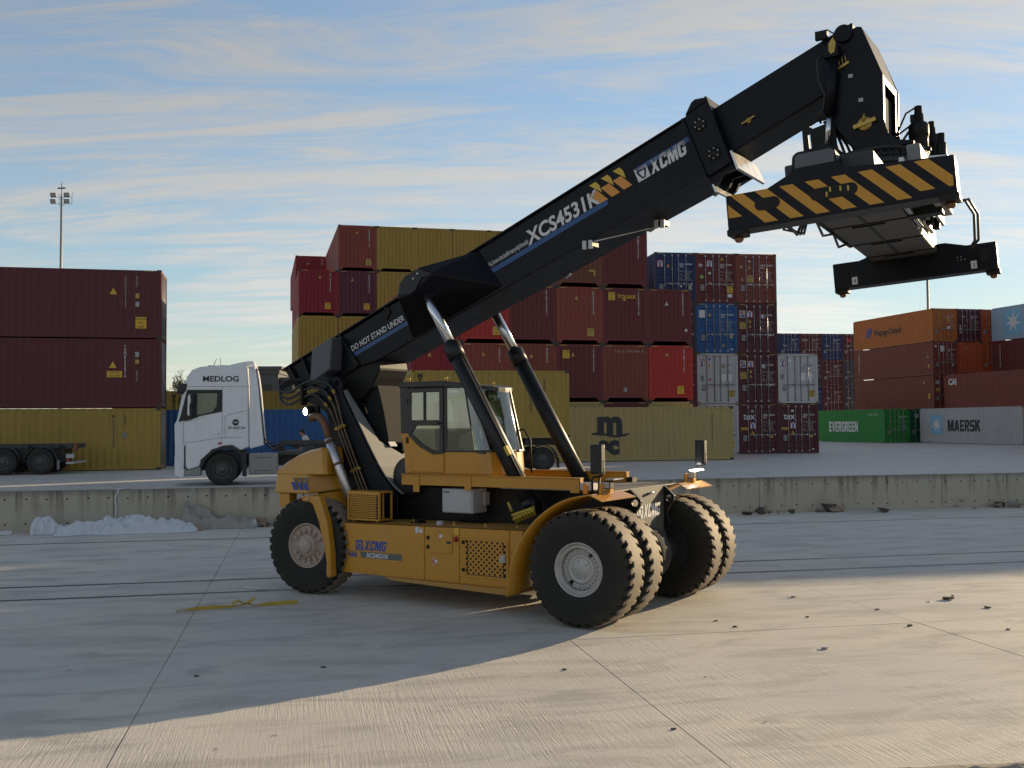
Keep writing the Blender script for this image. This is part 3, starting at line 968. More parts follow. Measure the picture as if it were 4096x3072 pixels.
for (k, lv, c, lab, bk, dj) in ((0, 4, 'crimson', 'deep red container one bay behind the corner, peeping over the crimson one', 12.6, 0.25), (0, 3, 'mustard', 'narrow sliver of a yellow container behind the left corner of the far stack', 25.2, 0.85), (0, 2, 'olive', 'second sliver of yellow container behind the left corner, one level lower', 25.2, 0.85)):
    container(grid(MO, MYAW, PT, k, lv*HC, dj, bk), MYAW, c, lab, serial='CAIU7' if lv == 4 else None, marks=lv == 4, group=grpM)

# middle stack, nearer, seen end-on behind the boom
NO, NYAW = (6.9575, 52.7905), 0.2524
grpN = 'end-on containers in the middle stack'
Nst = {
 (-5, 0): ('maroon', 'dark red ground container behind the yellow trailer container, left end of the middle stack'),
 (-5, 1): ('crimson', 'crimson container with a white letter seen between the boom and the near cylinder'),
 (-4, 1): ('redbrown', 'red brown container seen between the two lift cylinders, just above the yellow trailer container'),
 (-3, 1): ('brown', 'brown container right of the far lift cylinder, just above the yellow trailer container'),
 (-5, 2): ('crimson', 'crimson container just under the boom left of the far lift cylinder'),
 (-4, 2): ('red', 'red container behind the top end of the far lift cylinder, CAUTION plate low on it'),
 (-3, 2): ('maroon', 'dark red container under the boom, right of the far lift cylinder'),
 (-2, 0): ('sand', 'sand yellow container at ground level, its top edge just above the container marked m sc'),
 (-2, 1): ('maroon', 'dark red container with a yellow CAUTION plate at its upper left corner'),
 (-2, 2): ('redbrown', 'scratched red brown container left of the one lettered TOUAX'),
 (-2, 3): (M_rusty, 'badly rusted red brown container half hidden by the boom'),
 (-1, 0): ('oxblood', 'dark red container at ground level with hazard marks just above the one marked m sc'),
 (-1, 1): ('brown', 'plain brown container below the one lettered TOUAX'),
 (-1, 2): ('maroon', 'dark maroon container lettered TOUAX in yellow'),
 (-1, 3): ('maroon', 'dark maroon container topping the middle stack, a yellow triangle and strip on it'),
 (0, 0): ('sand', 'sand yellow container at ground level at the right end of the middle stack'),
 (0, 1): ('red', 'bright red container at the right end of the middle stack'),
 (0, 2): ('maroon', 'dark red container on top of the bright red one, with a white triangle'),
}
nser = {(-5, 1): 'MSCU82', (-4, 1): 'IRRU415', (-3, 1): 'BEAU510', (-3, 2): 'CAIU81050277', (-2, 1): 'FCIU7525765', (-2, 2): 'CAIU2222278', (-1, 2): 'TCKU6857748', (-1, 3): 'WSMU7553365', (0, 1): 'CAIU8175185', (0, 2): 'BEAU4577879'}
for (k, lv), (c, lab) in Nst.items():
    dec = []
    if (k, lv) == (-5, 1): dec.append(('text', 'A', 0.35, 0.75, 0.55, M_pw, -0.004, {'bold': 0.02}))
    if (k, lv) in ((-4, 2), (0, 1), (-2, 2)): dec.append(('caution', 1.62 if k else 1.56, 0.40, -0.004, M_pyd if k == -2 else None))
    if (k, lv) == (-2, 1): dec.append(('caution', 0.32, 2.18))
    if (k, lv) == (-1, 2):
        dec += [('text', 'TOUAX', 0.80, 2.36, 0.26, M_py, -0.004, {'bold': 0.03, 'xs': 1.1}), ('caution', 0.32, 2.26, -0.004, M_py)]
    if (k, lv) == (-1, 3): dec.append(('strip', 0.30, 2.02, -0.004, M_py))
    if (k, lv) == (-1, 1):
        dec += [('text', 'TRLU 576684 8', 0.62, 2.50, 0.17, M_pf, -0.004, {'bold': 0.01, 'spacing': 1.45}), ('rect', 1.1, 0.50, 0.17, 0.21, M_pf, -0.004), ('rect', 1.13, 0.53, 0.09, 0.12, M_pgrey, -0.006)]
    if (k, lv) == (0, 2): dec += [('tri', 0.95, 2.05, M_pw, -0.004), ('rect', 2.05, 0.72, 0.13, 0.13, M_pw, -0.004)]
    if (k, lv) == (-2, 3): dec += [('rect', 1.72, 0.78, 0.34, 0.09, M_pyd, -0.004), ('rect', 1.97, 0.55, 0.09, 0.24, M_pyd, -0.006)]
    rr = container(grid(NO, NYAW, PT, k, lv*HC, random.uniform(-0.02, 0.02)), NYAW, c, lab, serial=nser.get((k, lv)), marks=lv > 0 and (k, lv) not in ((-1, 1), (0, 2)), decals=dec, group=grpN)

# door-end stack right of it
DO, DYAW = (17.8448, 60.4128), 0.1568
grpD = 'door-end containers in the right-hand stack'
def D(k, lv, c, lab, dec, ser, style='panel', dx=0.0):
    q = grid(DO, DYAW, PT, k-1, lv*HC, dx)
    return container(q, DYAW, c, lab, doors=True, style=style, decals=dec, serial=ser, group=grpD, marks=False)
D(0, 0, 'plum', 'dark maroon container lettered tex at the right corner, white container on top of it', [('text', 'tex', 0.30, 1.98, 0.52, M_pw, 0.022, {'bold': 0.02}), ('ysign', 0.70, 1.42), ('tri', 0.75, 1.14), ('strip', 0.16, 1.36, 0.022, M_pyd), ('rect', 1.92, 0.92, 0.15, 0.11, M_py), ('rect', 0.77, 2.40, 0.15, 0.13, M_pw), ('rect', 2.02, 0.20, 0.13, 0.08, M_pw)], 'TEMU 871521')
D(-1, 0, 'plum', 'dark maroon container lettered tex beside the end of the sand yellow one', [('text', 'tex', 0.30, 1.98, 0.52, M_pw, 0.022, {'bold': 0.02}), ('ysign', 0.70, 1.42), ('tri', 0.75, 1.14), ('strip', 0.16, 1.36, 0.022, M_py), ('rect', 1.92, 0.92, 0.15, 0.11, M_py), ('dot', 0.84, 2.45, 0.09, M_pf), ('dot', 2.08, 0.24, 0.06, M_pw)], 'TEMU 888395')
D(-2, 0, 'white', 'dirty white container standing on the ground, mostly hidden by the sand yellow one', [('caution', 1.85, 0.35, 0.022)], 'TRLU 445218', 'flat')
D(0, 1, 'white', 'rusty white container on top of the right corner container lettered tex', [('ysign', 0.12, 2.15), ('dot', 0.72, 2.48, 0.11, M_pw), ('tri', 0.62, 2.12, M_pw), ('tri', 1.42, 2.12, M_pw), ('caution', 1.88, 0.38, 0.022, M_pyd), ('rect', 1.38, 1.28, 0.30, 0.50, M_pw), ('rect', 1.78, 1.28, 0.32, 0.50, M_pw), ('rect', 0.16, 1.40, 0.20, 0.30, M_pgrey)], 'TRLU 453787', 'flat')
D(-1, 1, 'plum', 'dark maroon container with a blue flag emblem, between the two white ones', [('flag', 0.16, 2.08), ('ysign', 0.62, 2.08), ('tri', 0.68, 1.78), ('tri', 0.68, 1.50, M_pyd), ('caution', 0.16, 1.42, 0.022, M_pyd), ('rect', 1.88, 1.02, 0.22, 0.12, M_pw), ('dot', 1.55, 2.16, 0.07, M_pw)], 'FCIU 743388')
D(-2, 1, 'white', 'white container just right of the bright red one', [('ysign', 0.12, 2.15), ('dot', 0.76, 2.56, 0.07, M_pb), ('tri', 0.64, 2.12), ('tri', 1.46, 2.12, M_pyd), ('caution', 1.88, 0.38, 0.022, M_pyd), ('rect', 1.45, 1.28, 0.32, 0.42, M_pw), ('rect', 1.86, 1.28, 0.24, 0.42, M_pw), ('rect', 0.20, 1.30, 0.22, 0.32, M_pgrey), ('rect', 0.72, 1.32, 0.11, 0.14, M_pr)], 'CRXU 981231', 'flat')
D(-1, 2, 'plum', 'dark maroon container with a blue flag emblem, one below the red top one', [('flag', 0.16, 2.08), ('ysign', 0.62, 2.08), ('tri', 0.68, 1.78), ('tri', 0.68, 1.50, M_pyd), ('caution', 0.16, 1.42, 0.022, M_pyd), ('rect', 1.88, 1.02, 0.22, 0.12, M_pw), ('dot', 1.55, 2.16, 0.07, M_pw)], 'FCIU 528798')
D(-2, 2, 'blue', 'navy blue container standing on the white one beside the bright red column', [('rect', 0.16, 2.05, 0.36, 0.44, M_pw), ('tri', 0.70, 2.15), ('tri', 1.50, 0.38), ('rect', 1.98, 0.86, 0.20, 0.30, M_pf), ('rect', 2.04, 0.20, 0.14, 0.08, M_pw)], 'SEGU 4588884')
D(-1, 3, 'brown', 'red top container at the right end of the door-end stack', [('dot', 0.30, 2.12, 0.07, M_pf), ('tri', 0.70, 2.02, M_pyd), ('tri', 0.25, 1.32, M_pyd), ('caution', 0.66, 1.24, 0.022, M_pyd), ('dot', 0.80, 2.46, 0.08, M_pf), ('rect', 0.70, 1.06, 0.28, 0.08, M_pw)], 'WHSU 318619')
D(-2, 3, 'maroon', 'dark maroon top container with a green round sticker', [('text', 'tb', 0.16, 2.10, 0.30, M_pw, 0.022, {'bold': 0.02}), ('ysign', 0.66, 2.08), ('tri', 1.48, 2.48), ('tri', 0.74, 1.08), ('dot', 0.36, 1.52, 0.11, M_pg), ('caution', 1.86, 0.60, 0.022), ('rect', 1.90, 0.34, 0.28, 0.20, M_pw), ('rect', 0.76, 1.66, 0.14, 0.13, M_pw)], 'SEKU 483448')
D(-3, 3, 'navy', 'dark blue top container at the left of the door-end stack', [('ysign', 0.16, 2.04), ('tri', 0.70, 2.04), ('rect', 2.0, 0.74, 0.20, 0.32, M_pf), ('dot', 1.55, 0.95, 0.06, M_pw)], 'SEKU 4835042')
D(-3, 2, 'slate', 'dark third-level container almost hidden behind the one with a white triangle', [], 'SEGU 4412207')
D(-3, 1, 'maroon', 'dark red container on the second level, almost hidden behind the bright red one', [], 'SEGU 4410031')
D(-3, 0, 'maroon', 'dark red container on the ground, hidden behind the sand yellow one at the middle stack', [], 'SEGU 4419920')

# sand yellow container lying along the wall, marked m sc
SO, SYAW = (10.7547, 50.4686), 0.237
loc, yw = sideways(SO, SYAW, 0, 0)
r = container(loc, yw, 'sand', 'sand yellow container lying along the wall with the big black letters m sc', H=ST, marks=False, doors=True, detail=0)
msc_mark(r, 6.95, 0.40, 1.06)
text(serial_text('MSCU 7236500'), M_pk, r, SIDE(1.10, 2.10, -0.006), 0.13, name='serial_number', align='CENTER', line=0.82)

# far row closing the gap behind the right corner
FO, FYAW = (26.9, 113.0), 0.16
cols = [('navy', 'maroon', 'slate', 'slate'), ('navy', 'slate', 'plum', 'navy'), ('plum', 'slate', 'navy', 'maroon'), ('navy', 'plum', 'plum', 'slate'), ('plum', 'slate', 'slate', 'maroon')]
nmF = [['far dark blue top container half hidden by the right corner of the door-end stack', 'far dark blue top container just left of the far one lettered tex', 'far maroon container lettered tex on top of the far row', 'far dark blue container right of the far one lettered tex', 'far maroon container with a pink label next to the orange one'],
       ['far dark container below the half hidden blue one', 'far container directly behind the rusty white one', 'far dark slate container below the far one lettered tex', 'far maroon container second from top, left of the dark slate one', 'far dark slate container second from top, beside the brick red ones'],
       ['far dark container hidden low behind the white one, left', 'far maroon container low behind the right edge of the white one', 'far dark blue container low behind the white one, third from top', 'far maroon container third from top with faint data lines', 'far slate container third from top, above the green one']]
for k in range(5):
    for lv in (3, 2, 1):
        c = cols[k][3-lv]
        dec = [('text', 'tex', 0.2, 2.05, 0.50, M_pf, 0.022, {'bold': 0.02})] if (k, lv) == (2, 3) else [('dot', 0.6, 2.3, 0.08, M_pf), ('tri', 0.4, 1.5, M_pf), ('rect', 0.66, 1.45, 0.2, 0.16, M_pf)]
        if (k, lv) == (4, 3): dec.append(('rect', 0.65, 2.0, 0.36, 0.3, M_pr))
        container(grid(FO, FYAW, 2.47, k, lv*HC), FYAW, c, nmF[3-lv][k], doors=True, decals=dec, serial='SEGU 44%02d%d7' % (k*7, lv*31), group='containers in the far row', marks=False)

# right-hand bays: long flanks run away from us
EO, EYAW = (31.59, 88.05), 0.2415
def E_(k, lv, c, lab, doors=True, org=EO, back=0.0, ser='TGHU 5512088', dec=(), style='panel'):
    q = grid(org, EYAW, PT, k, lv*HC, 0.0, back)
    return container(q, EYAW, c, lab, doors=doors, decals=dec, serial=ser, group='containers in the right-hand bays', marks=not doors, style=style)
def flank(r, s, a, z, size, mat, **k):
    text(s, mat, r, SIDE(a, z, -0.006), size, name='company_name', **k)
r = E_(0, 0, 'green', 'bright green container lettered EVERGREEN', ser='EGHU 901844', dec=[('tri', 1.9, 0.55, M_pyd)])
heavy('EVERGREEN', M_pw, r, SIDE(8.75, 0.92, -0.006), 0.92, 0.72, 0.0, 'company_name')
text('EGHU 916220', M_pw, r, SIDE(2.35, 2.35, -0.006), 0.2, name='serial_number', bold=0.01, spacing=1.3)
E_(1, 0, 'darkgreen', 'dark green container between the EVERGREEN one and the grey MAERSK one', ser='EGSU 200415', dec=[('rect', 0.5, 2.1, 0.4, 0.35, M_pf), ('dot', 1.15, 2.2, 0.1, M_pw)])
E_(2, 0, 'maroon', 'dark red container on the ground behind the grey one lettered MAERSK')
r = E_(2, 1, 'brown', 'brick red container, second level, two below the orange one', ser='TCNU 112875', dec=[('rect', 0.2, 2.1, 0.36, 0.34, M_pf), ('rect', 0.2, 1.5, 0.36, 0.28, M_pyd)])
splate(r, 0.75, 0.85, 0.22, 0.45, M_py); stri(r, 1.4, 2.2, M_pyd)
r = E_(2, 2, 'brown', 'brick red container directly under the orange one, with a vertical white word on its flank', ser='TEXU 733146', dec=[('rect', 0.75, 2.05, 0.4, 0.5, M_pw), ('dot', 0.3, 2.5, 0.1, M_pw), ('rect', 1.9, 0.75, 0.16, 0.3, M_pf)])
text(serial_text('Textainer'), M_pw, r, SIDE(11.3, 2.35, -0.006), 0.30, name='company_name', bold=0.02, align='CENTER', line=0.72)
stri(r, 0.75, 1.5, M_pyd); splate(r, 0.72, 0.7, 0.2, 0.25, M_py)
r = E_(2, 3, 'orange', 'orange container lettered Hapag-Lloyd on top of the brick red ones', ser='HLXU 678123', style='flat', dec=[('tri', 0.75, 1.75, M_pyd), ('rect', 1.5, 1.75, 0.26, 0.2, M_pyd), ('rect', 1.5, 1.1, 0.30, 0.25, M_pw), ('rect', 1.52, 1.4, 0.2, 0.12, M_pr)])
flank(r, 'Hapag-Lloyd', 8.75, 1.18, 0.86, M_pk, bold=0.016, xs=0.98)
flatp(poly2([[(0, 0), (0.30, 0.10), (0.42, 0.50), (0.60, 0.50), (0.50, 0.10), (0.62, 0.10), (0.80, 0.85), (0.66, 0.85), (0.62, 0.66), (0.44, 0.66), (0.50, 0.95), (0.32, 0.95)], [(0.62, 0.0), (0.80, 0.0), (0.98, 0.80), (1.05, 0.95), (0.86, 0.95)]]), M_pb, r, SIDE(10.1, 1.05, -0.006), 'company_mark')
E_(3, 3, 'plum', 'dark plum container on the top level, right of the orange one', ser='GESU 446251', dec=[('rect', 0.5, 2.15, 0.34, 0.09, M_pf), ('dot', 0.35, 1.4, 0.07, M_pw), ('tri', 0.7, 1.35, M_pyd), ('rect', 0.25, 1.15, 0.26, 0.08, M_pw)])
E_(3, 2, 'rust', 'rusty orange container with a ribbed end wall below the dark plum one', doors=False, ser=None)
E_(4, 3, 'rust', 'rusty orange top-level container beside the pale blue-grey one', style='flat', dec=[('tri', 0.75, 1.6, M_pyd)])
E_(4, 2, 'rust', 'rusty orange container one level lower, beside the dark red flank with white letters', style='flat')
E_(3, 1, 'maroon', 'dark red container on the second level, behind the one lettered CAI')
E2 = tuple(local(EO, EYAW, (3.05, -12.75, 0)))[:2]
r = E_(0, 0, 'grey', 'weathered light grey container lettered MAERSK', org=E2)
heavy('MAERSK', M_pk, r, SIDE(8.55, 0.98, -0.006), 0.92, 0.82, 0.0, 'company_name')
flatp(poly2([[(0, 0), (1.5, 0), (1.5, 1.62), (0, 1.62)]]), M_pc, r, SIDE(10.75, 0.72, -0.006), 'company_mark')
flatp(ME_star, M_pw, r, SIDE(10.0, 1.5, -0.008) @ Matrix.Scale(0.68, 4), 'star')
r = E_(1, 1, 'brown', 'dark brick container lettered CAI standing behind the grey MAERSK one', org=E2)
text('CAI', M_pw, r, SIDE(11.6, 2.0, -0.006), 0.72, name='company_name', bold=0.04, xs=0.9)
E_(1, 0, 'maroon', 'dark red container on the ground behind the MAERSK one', org=E2)
r = E_(3, 2, 'maroon', 'dark red container at the right picture edge with vertical white letters', org=E2)
text(serial_text('Textainer'), M_pw, r, SIDE(11.2, 2.3, -0.006), 0.30, name='company_name', bold=0.02, align='CENTER', line=0.72)
E_(3, 0, 'maroon', 'dark red container on the ground at the right picture edge, hidden by nearer ones', org=E2)
E_(3, 1, 'maroon', 'dark red container on the second level at the right picture edge', org=E2)
E_(2, 1, 'maroon', 'dark red container on the second level, right of the one lettered CAI', org=E2)
E_(2, 0, 'maroon', 'dark red container on the ground, two right of the MAERSK one', org=E2)
for k in (4, 5, 6):
    for lv in range(4):
        r = E_(k, lv, random.choice(('maroon', 'brown', 'navy', 'redbrown')), 'container in the bays beyond the right picture edge', doors=False, org=E2, ser=None)
        r['group'] = 'containers in the bays past the right picture edge'
r = E_(3, 3, 'paleblue', 'pale blue-grey container with a white seven-pointed star on top at the right edge', org=E2)
flatp(poly2([[(0, 0), (2.1, 0), (2.1, 2.1), (0, 2.1)]]), M_pc, r, SIDE(10.6, 0.45, -0.006), 'company_mark')
flatp(ME_star, M_pw, r, SIDE(9.55, 1.5, -0.008) @ Matrix.Scale(0.95, 4), 'star')
# the bays go on to the right, outside the picture: they keep the low sun off most of the yard
for (bx, by, nn, lv) in ((35.2, 66.5, 2, 5), (30.6, 53.2, 4, 4)):
    for k in range(nn):
        q = local((bx, by), WY, ((k+1)*12.4, 0, 0))
        for l in range(lv):
            container((q.x, q.y, HP+l*HC), WY+PI/2, random.choice(('maroon', 'brown', 'navy', 'mustard', 'redbrown')), 'container in the bays beyond the right picture edge', marks=False, haz=False, group='containers in the bays past the right picture edge')
# ------------------------------------------------------------------ the reach stacker
MX, MYY, MYAW_ = 2.0283, 16.5835, -0.5668
M_yel = paint('machine_yellow', (0.50, 0.225, 0.010), 0.36, 0.22, (0.22, 0.14, 0.06), var=0.10, scale=1.6, coat=0.35)
M_yel2 = paint('machine_yellow_dusty', (0.42, 0.21, 0.035), 0.55, 0.6, (0.24, 0.18, 0.10), var=0.12, scale=2.2)
M_navy = paint('boom_navy', (0.0026, 0.0034, 0.0072), 0.42, 0.10, (0.022, 0.021, 0.020), var=0.2, scale=1.2, spec=0.22)
M_navy2 = paint('boom_navy_dusty', (0.012, 0.0125, 0.015), 0.42, 0.3, (0.035, 0.034, 0.032), var=0.2, scale=1.5, spec=0.35)
M_blk = paint('chassis_black', (0.0075, 0.007, 0.0065), 0.5, 0.3, (0.032, 0.028, 0.022), var=0.2, scale=2.0, spec=0.25)
M_grey = paint('primer_grey', (0.20, 0.20, 0.19), 0.55, 0.3, (0.11, 0.10, 0.085), var=0.15, scale=3)
M_greyp = paint('panel_grey', (0.085, 0.088, 0.105), 0.5, 0.1, var=0.08)
M_box = paint('cabinet_grey', (0.42, 0.415, 0.42), 0.5, 0.15, (0.25, 0.23, 0.20), var=0.05)
M_chr = paint('chrome', (0.62, 0.64, 0.68), 0.16, 0.05, metal=1.0, var=0.05, bump=0.0)
M_stl = paint('bright_steel', (0.50, 0.50, 0.49), 0.28, 0.2, metal=0.9, var=0.1)
M_hose = plain('hose_rubber', (0.012, 0.013, 0.016), 0.45)
M_pipe = paint('brown_pipe', (0.15, 0.095, 0.055), 0.4, 0.3, metal=0.4)
M_brass = paint('brass', (0.42, 0.28, 0.07), 0.35, 0.3, (0.18, 0.12, 0.04), metal=0.7)
M_rim = paint('rim_silver', (0.40, 0.385, 0.375), 0.42, 0.45, (0.25, 0.21, 0.18), metal=0.35, var=0.08, scale=6)
M_rimd = paint('rim_dusty', (0.42, 0.33, 0.275), 0.6, 0.5, (0.27, 0.20, 0.15), metal=0.1, var=0.1, scale=6)
M_rubb = None
def rubber():
    m, t, b, o = nodemat('tyre_rubber')
    v = tcoord(t)
    sp = t.nodes.new('ShaderNodeSeparateXYZ'); t.links.new(v, sp.inputs[0])
    r = tmath(t, 'SQRT', tmath(t, 'ADD', tmath(t, 'POWER', sp.outputs[0], 2.0), tmath(t, 'POWER', sp.outputs[1], 2.0)))
    n = tnoise(t, v, 5, 6, 0.6); n2 = tnoise(t, v, 38, 4, 0.6)
    c = tmix(t, n, (0.010, 0.010, 0.009), (0.024, 0.022, 0.019))
    side = tmath(t, 'MULTIPLY', trange(t, r, 0.55, 0.80, 0.0, 0.30), n)
    c = tmix(t, side, c, (0.075, 0.062, 0.045))
    dust = tmath(t, 'MULTIPLY', trange(t, r, 0.815, 0.830), trange(t, n2, 0.25, 0.6, 0.35, 0.75))
    c = tmix(t, dust, c, (0.33, 0.27, 0.20))
    t.links.new(c, b.inputs['Base Color'])
    b.inputs['Roughness'].default_value = 0.72
    b.inputs['Specular IOR Level'].default_value = 0.3
    tbump(t, b, n2, 0.25, 0.01)
    return m
M_rubb = rubber()
M_cabg = glassmat('cab_glass', (0.62, 0.72, 0.68), 0.14)
M_lamp = plain('lamp_white', (0.8, 0.8, 0.8), 0.3, emit=(1.0, 0.97, 0.90, 9.0))
M_lens = plain('lamp_lens', (0.45, 0.45, 0.46), 0.12)
M_amber = plain('amber', (0.62, 0.20, 0.01), 0.25)
M_logo_w = plain('logo_white', (0.60, 0.60, 0.61), 0.45)
M_logo_b = plain('logo_blue', (0.010, 0.060, 0.310), 0.4)
M_stripe_b = plain('stripe_blue', (0.008, 0.058, 0.200), 0.4)
M_logo_g = plain('logo_grey', (0.10, 0.105, 0.10), 0.45)
M_ch_o = plain('chevron_orange', (0.60, 0.25, 0.035), 0.45)
M_ch_y = plain('chevron_yellow', (0.55, 0.38, 0.03), 0.45)
M_haz = paint('hazard_yellow', (0.50, 0.235, 0.008), 0.4, 0.1, var=0.06)
M_red = plain('button_red', (0.35, 0.015, 0.012), 0.35)
M_foil = paint('foil_wrap', (0.62, 0.60, 0.60), 0.22, 0.3, (0.35, 0.14, 0.08), metal=0.9, scale=14, bump=0.6)
M_rustp = paint('rusty_pipe', (0.15, 0.075, 0.040), 0.5, 0.5, (0.30, 0.16, 0.10), metal=0.5, scale=10)

rs = empty('reach_stacker', (MX, MYY, 0), MYAW_, 'large yellow reach stacker with raised black boom and striped spreader', 'reach stacker')
FACE = lambda x, y, z: frame((x, y, z), (1, 0, 0), (0, 0, 1))     # lettering on a flank seen from -y

# ---- wheels
R = 0.84
def tyre_mesh():
    m = MB()
    prof = [(0.385, -0.205), (0.40, -0.235), (0.46, -0.248), (0.56, -0.258), (0.66, -0.258), (0.72, -0.255), (0.765, -0.250), (0.80, -0.240), (0.828, -0.215), (0.836, -0.175), (0.838, -0.125), (0.838, -0.112), (0.84, -0.05)]
    prof = prof+[(r, -h) for r, h in reversed(prof)]
    NP, SUB = 34, 7
    n = NP*SUB
    vs = []; fs = []
    for (r, h) in prof:
        for k in range(n):
            side = 0.5 if h > 0 else 0.0
            ph = (k/SUB+side+abs(h)*3.0) % 1.0
            t = 2*PI*k/n
            rr = r
            if abs(h) > 0.115 and r > 0.72 and ph < 0.30:
                rr = min(r, 0.765 if r > 0.765 else r-0.012)
            vs.append((rr*math.cos(t), rr*math.sin(t), h))
    for i in range(len(prof)-1):
        for k in range(n):
            fs.append((i*n+k, i*n+(k+1) % n, (i+1)*n+(k+1) % n, (i+1)*n+k))
    m.add(vs, fs)
    me = m.mesh('tyre', False)
    me.polygons.foreach_set('use_smooth', [True]*len(me.polygons))
    try: me.set_sharp_from_angle(angle=math.radians(28))
    except Exception: pass
    return me
ME_tyre = tyre_mesh()
def rim_front():
    m = MB()
    m.lathe([(0.392, 0.215), (0.388, 0.235), (0.375, 0.240), (0.362, 0.225), (0.345, 0.20), (0.330, 0.19), (0.318, 0.205), (0.305, 0.195), (0.298, 0.12), (0.296, -0.20), (0.39, -0.22)], 40)
    return m.mesh('rim')
def rim_rear():
    m = MB()
    m.lathe([(0.392, 0.215), (0.386, 0.238), (0.372, 0.240), (0.362, 0.215), (0.345, 0.185), (0.325, 0.175), (0.31, 0.185), (0.21, 0.19), (0.20, 0.205), (0.0001, 0.205)], 40)
    m.lathe([(0.39, 0.215), (0.388, -0.22)], 40)
    return m.mesh('rim')
ME_rimf, ME_rimr = rim_front(), rim_rear()
def hub_front():
    m = MB()
    m.lathe([(0.225, 0.0), (0.222, 0.14), (0.205, 0.155), (0.165, 0.157), (0.160, 0.150), (0.150, 0.157), (0.0001, 0.157)], 36)
    for k in range(5):
        a = 2*PI*k/5+0.3
        m.lathe([(0.020, 0.150), (0.018, 0.163), (0.0001, 0.164)], 8, Matrix.Translation((0.118*math.cos(a), 0.118*math.sin(a), 0)))
    return m.mesh('hub')
def hub_rear():
    m = MB()
    m.lathe([(0.200, 0.20), (0.195, 0.235), (0.135, 0.24), (0.125, 0.245), (0.122, 0.285), (0.11, 0.295), (0.0001, 0.297)], 36)
    for k in range(12):
        a = 2*PI*k/12
        m.lathe([(0.011, 0.235), (0.010, 0.246), (0.0001, 0.247)], 6, Matrix.Translation((0.165*math.cos(a), 0.165*math.sin(a), 0)))
    return m.mesh('hub')
ME_hubf, ME_hubr = hub_front(), hub_rear()
def clamp_mesh():
    m = MB()
    m.prism([(-0.028, 0.0), (0.028, 0.0), (0.032, 0.055), (0.018, 0.072), (-0.018, 0.072), (-0.032, 0.055)], 'z', 0.06, 0.115)
    m.lathe([(0.016, 0.11), (0.015, 0.135), (0.0001, 0.136)], 6, Matrix.Translation((0, 0.036, 0)))
    return m.mesh('wheel_clamp')
def clampr_mesh():
    m = MB()
    m.prism([(-0.030, 0.0), (0.030, 0.0), (0.026, 0.065), (0.010, 0.11), (-0.010, 0.11), (-0.026, 0.065)], 'z', 0.18, 0.225)
    m.lathe([(0.021, 0.22), (0.020, 0.25), (0.0001, 0.252)], 6, Matrix.Translation((0, 0.032, 0)))
    return m.mesh('wheel_clamp')
ME_cf, ME_cr = clamp_mesh(), clampr_mesh()
def wheel(x, y, rear=False, outer=True, side=-1, steer=0.0, rot=0.0):
    """rim is the part, tyre, hub and clamps belong to it; local z points out of the machine"""
    rim = place('wheel', ME_rimr if rear else ME_rimf, M_rimd if rear else M_rim, rs)
    M = Matrix.Translation((x, y, R)) @ Matrix.Rotation(steer, 4, 'Z') @ Matrix.Rotation(PI/2 if side < 0 else -PI/2, 4, 'X') @ Matrix.Rotation(rot, 4, 'Z')
    rim.matrix_local = M
    place('tyre', ME_tyre, M_rubb, rim)
    place('hub', ME_hubr if rear else ME_hubf, M_rimd if rear else M_rim, rim)
    if outer:
        if rear:
            for k in range(14):
                a = 2*PI*k/14
                if k in (3, 10): continue
                c = place('wheel_clamp', ME_cr, M_rimd, rim)
                c.matrix_local = Matrix.Rotation(a, 4, 'Z') @ Matrix.Translation((0, 0.215, 0)) @ Matrix.Diagonal((1, 1 if k % 3 else 0.72, 1, 1))
        else:
            for k in range(26):
                if k in (9, 22): continue
                c = place('wheel_clamp', ME_cf, M_rim, rim)
                c.matrix_local = Matrix.Rotation(2*PI*k/26, 4, 'Z') @ Matrix.Translation((0, 0.222, 0.03))
    return rim
YO = 1.83
wheel(0, -YO, rot=0.3); wheel(0, -YO+0.63, outer=False, rot=0.45)
wheel(0, YO, side=1, outer=False, rot=0.1); wheel(0, YO-0.63, side=1, outer=False, rot=0.2)
wheel(-5.567, -1.52, rear=True, steer=0.10, rot=0.2); wheel(-5.567, 1.52, rear=True, side=1, steer=0.10)

# ---- chassis
m = MB()
m.prism([(-4.95, 0.62), (-0.2, 0.55), (0.10, 0.95), (0.12, 1.88), (-1.75, 1.885), (-4.95, 1.84)], 'y', -0.62, 0.62)
m.build('chassis_frame', M_blk, rs, bevel=0.02)
m = MB(); m.box(-6.6, -4.9, -0.55, 0.55, 0.75, 1.55); m.box(-5.75, -5.4, -1.25, 1.25, 0.66, 1.02)
m.build('rear_frame', M_blk, rs, bevel=0.02)
m = MB(); m.cyl((0, -1.6, R), (0, 1.6, R), 0.23, 20); m.lathe([(0.42, -0.26), (0.46, -0.1), (0.46, 0.1), (0.42, 0.26)], 24, Matrix.Translation((0, 0, R)) @ Matrix.Rotation(PI/2, 4, 'X'), close=True)
for y in (-0.945, 0.945): m.cyl((0, y-0.012, R), (0, y+0.012, R), 0.405, 28)  # added black discs; with the near-black axle they paint in wheel shade
m.build('front_axle', M_shade_blk, rs)
m = MB(); m.prism([(0.12, 1.0), (0.145, 1.0), (0.145, 1.905), (0.12, 1.905)], 'y', -0.66, 0.66)
m.box(0.06, 0.16, -0.66, 0.66, 1.02, 1.10)
m.build('front_plate', paint('front_plate_black', (0.040, 0.038, 0.034), 0.5, 0.45, (0.11, 0.10, 0.085), var=0.2), rs, bevel=0.006)
m = MB(); m.prism([(-1.9, -1.15), (0.13, -1.15), (0.13, 1.15), (-1.9, 1.15)], 'z', 1.89, 1.915)
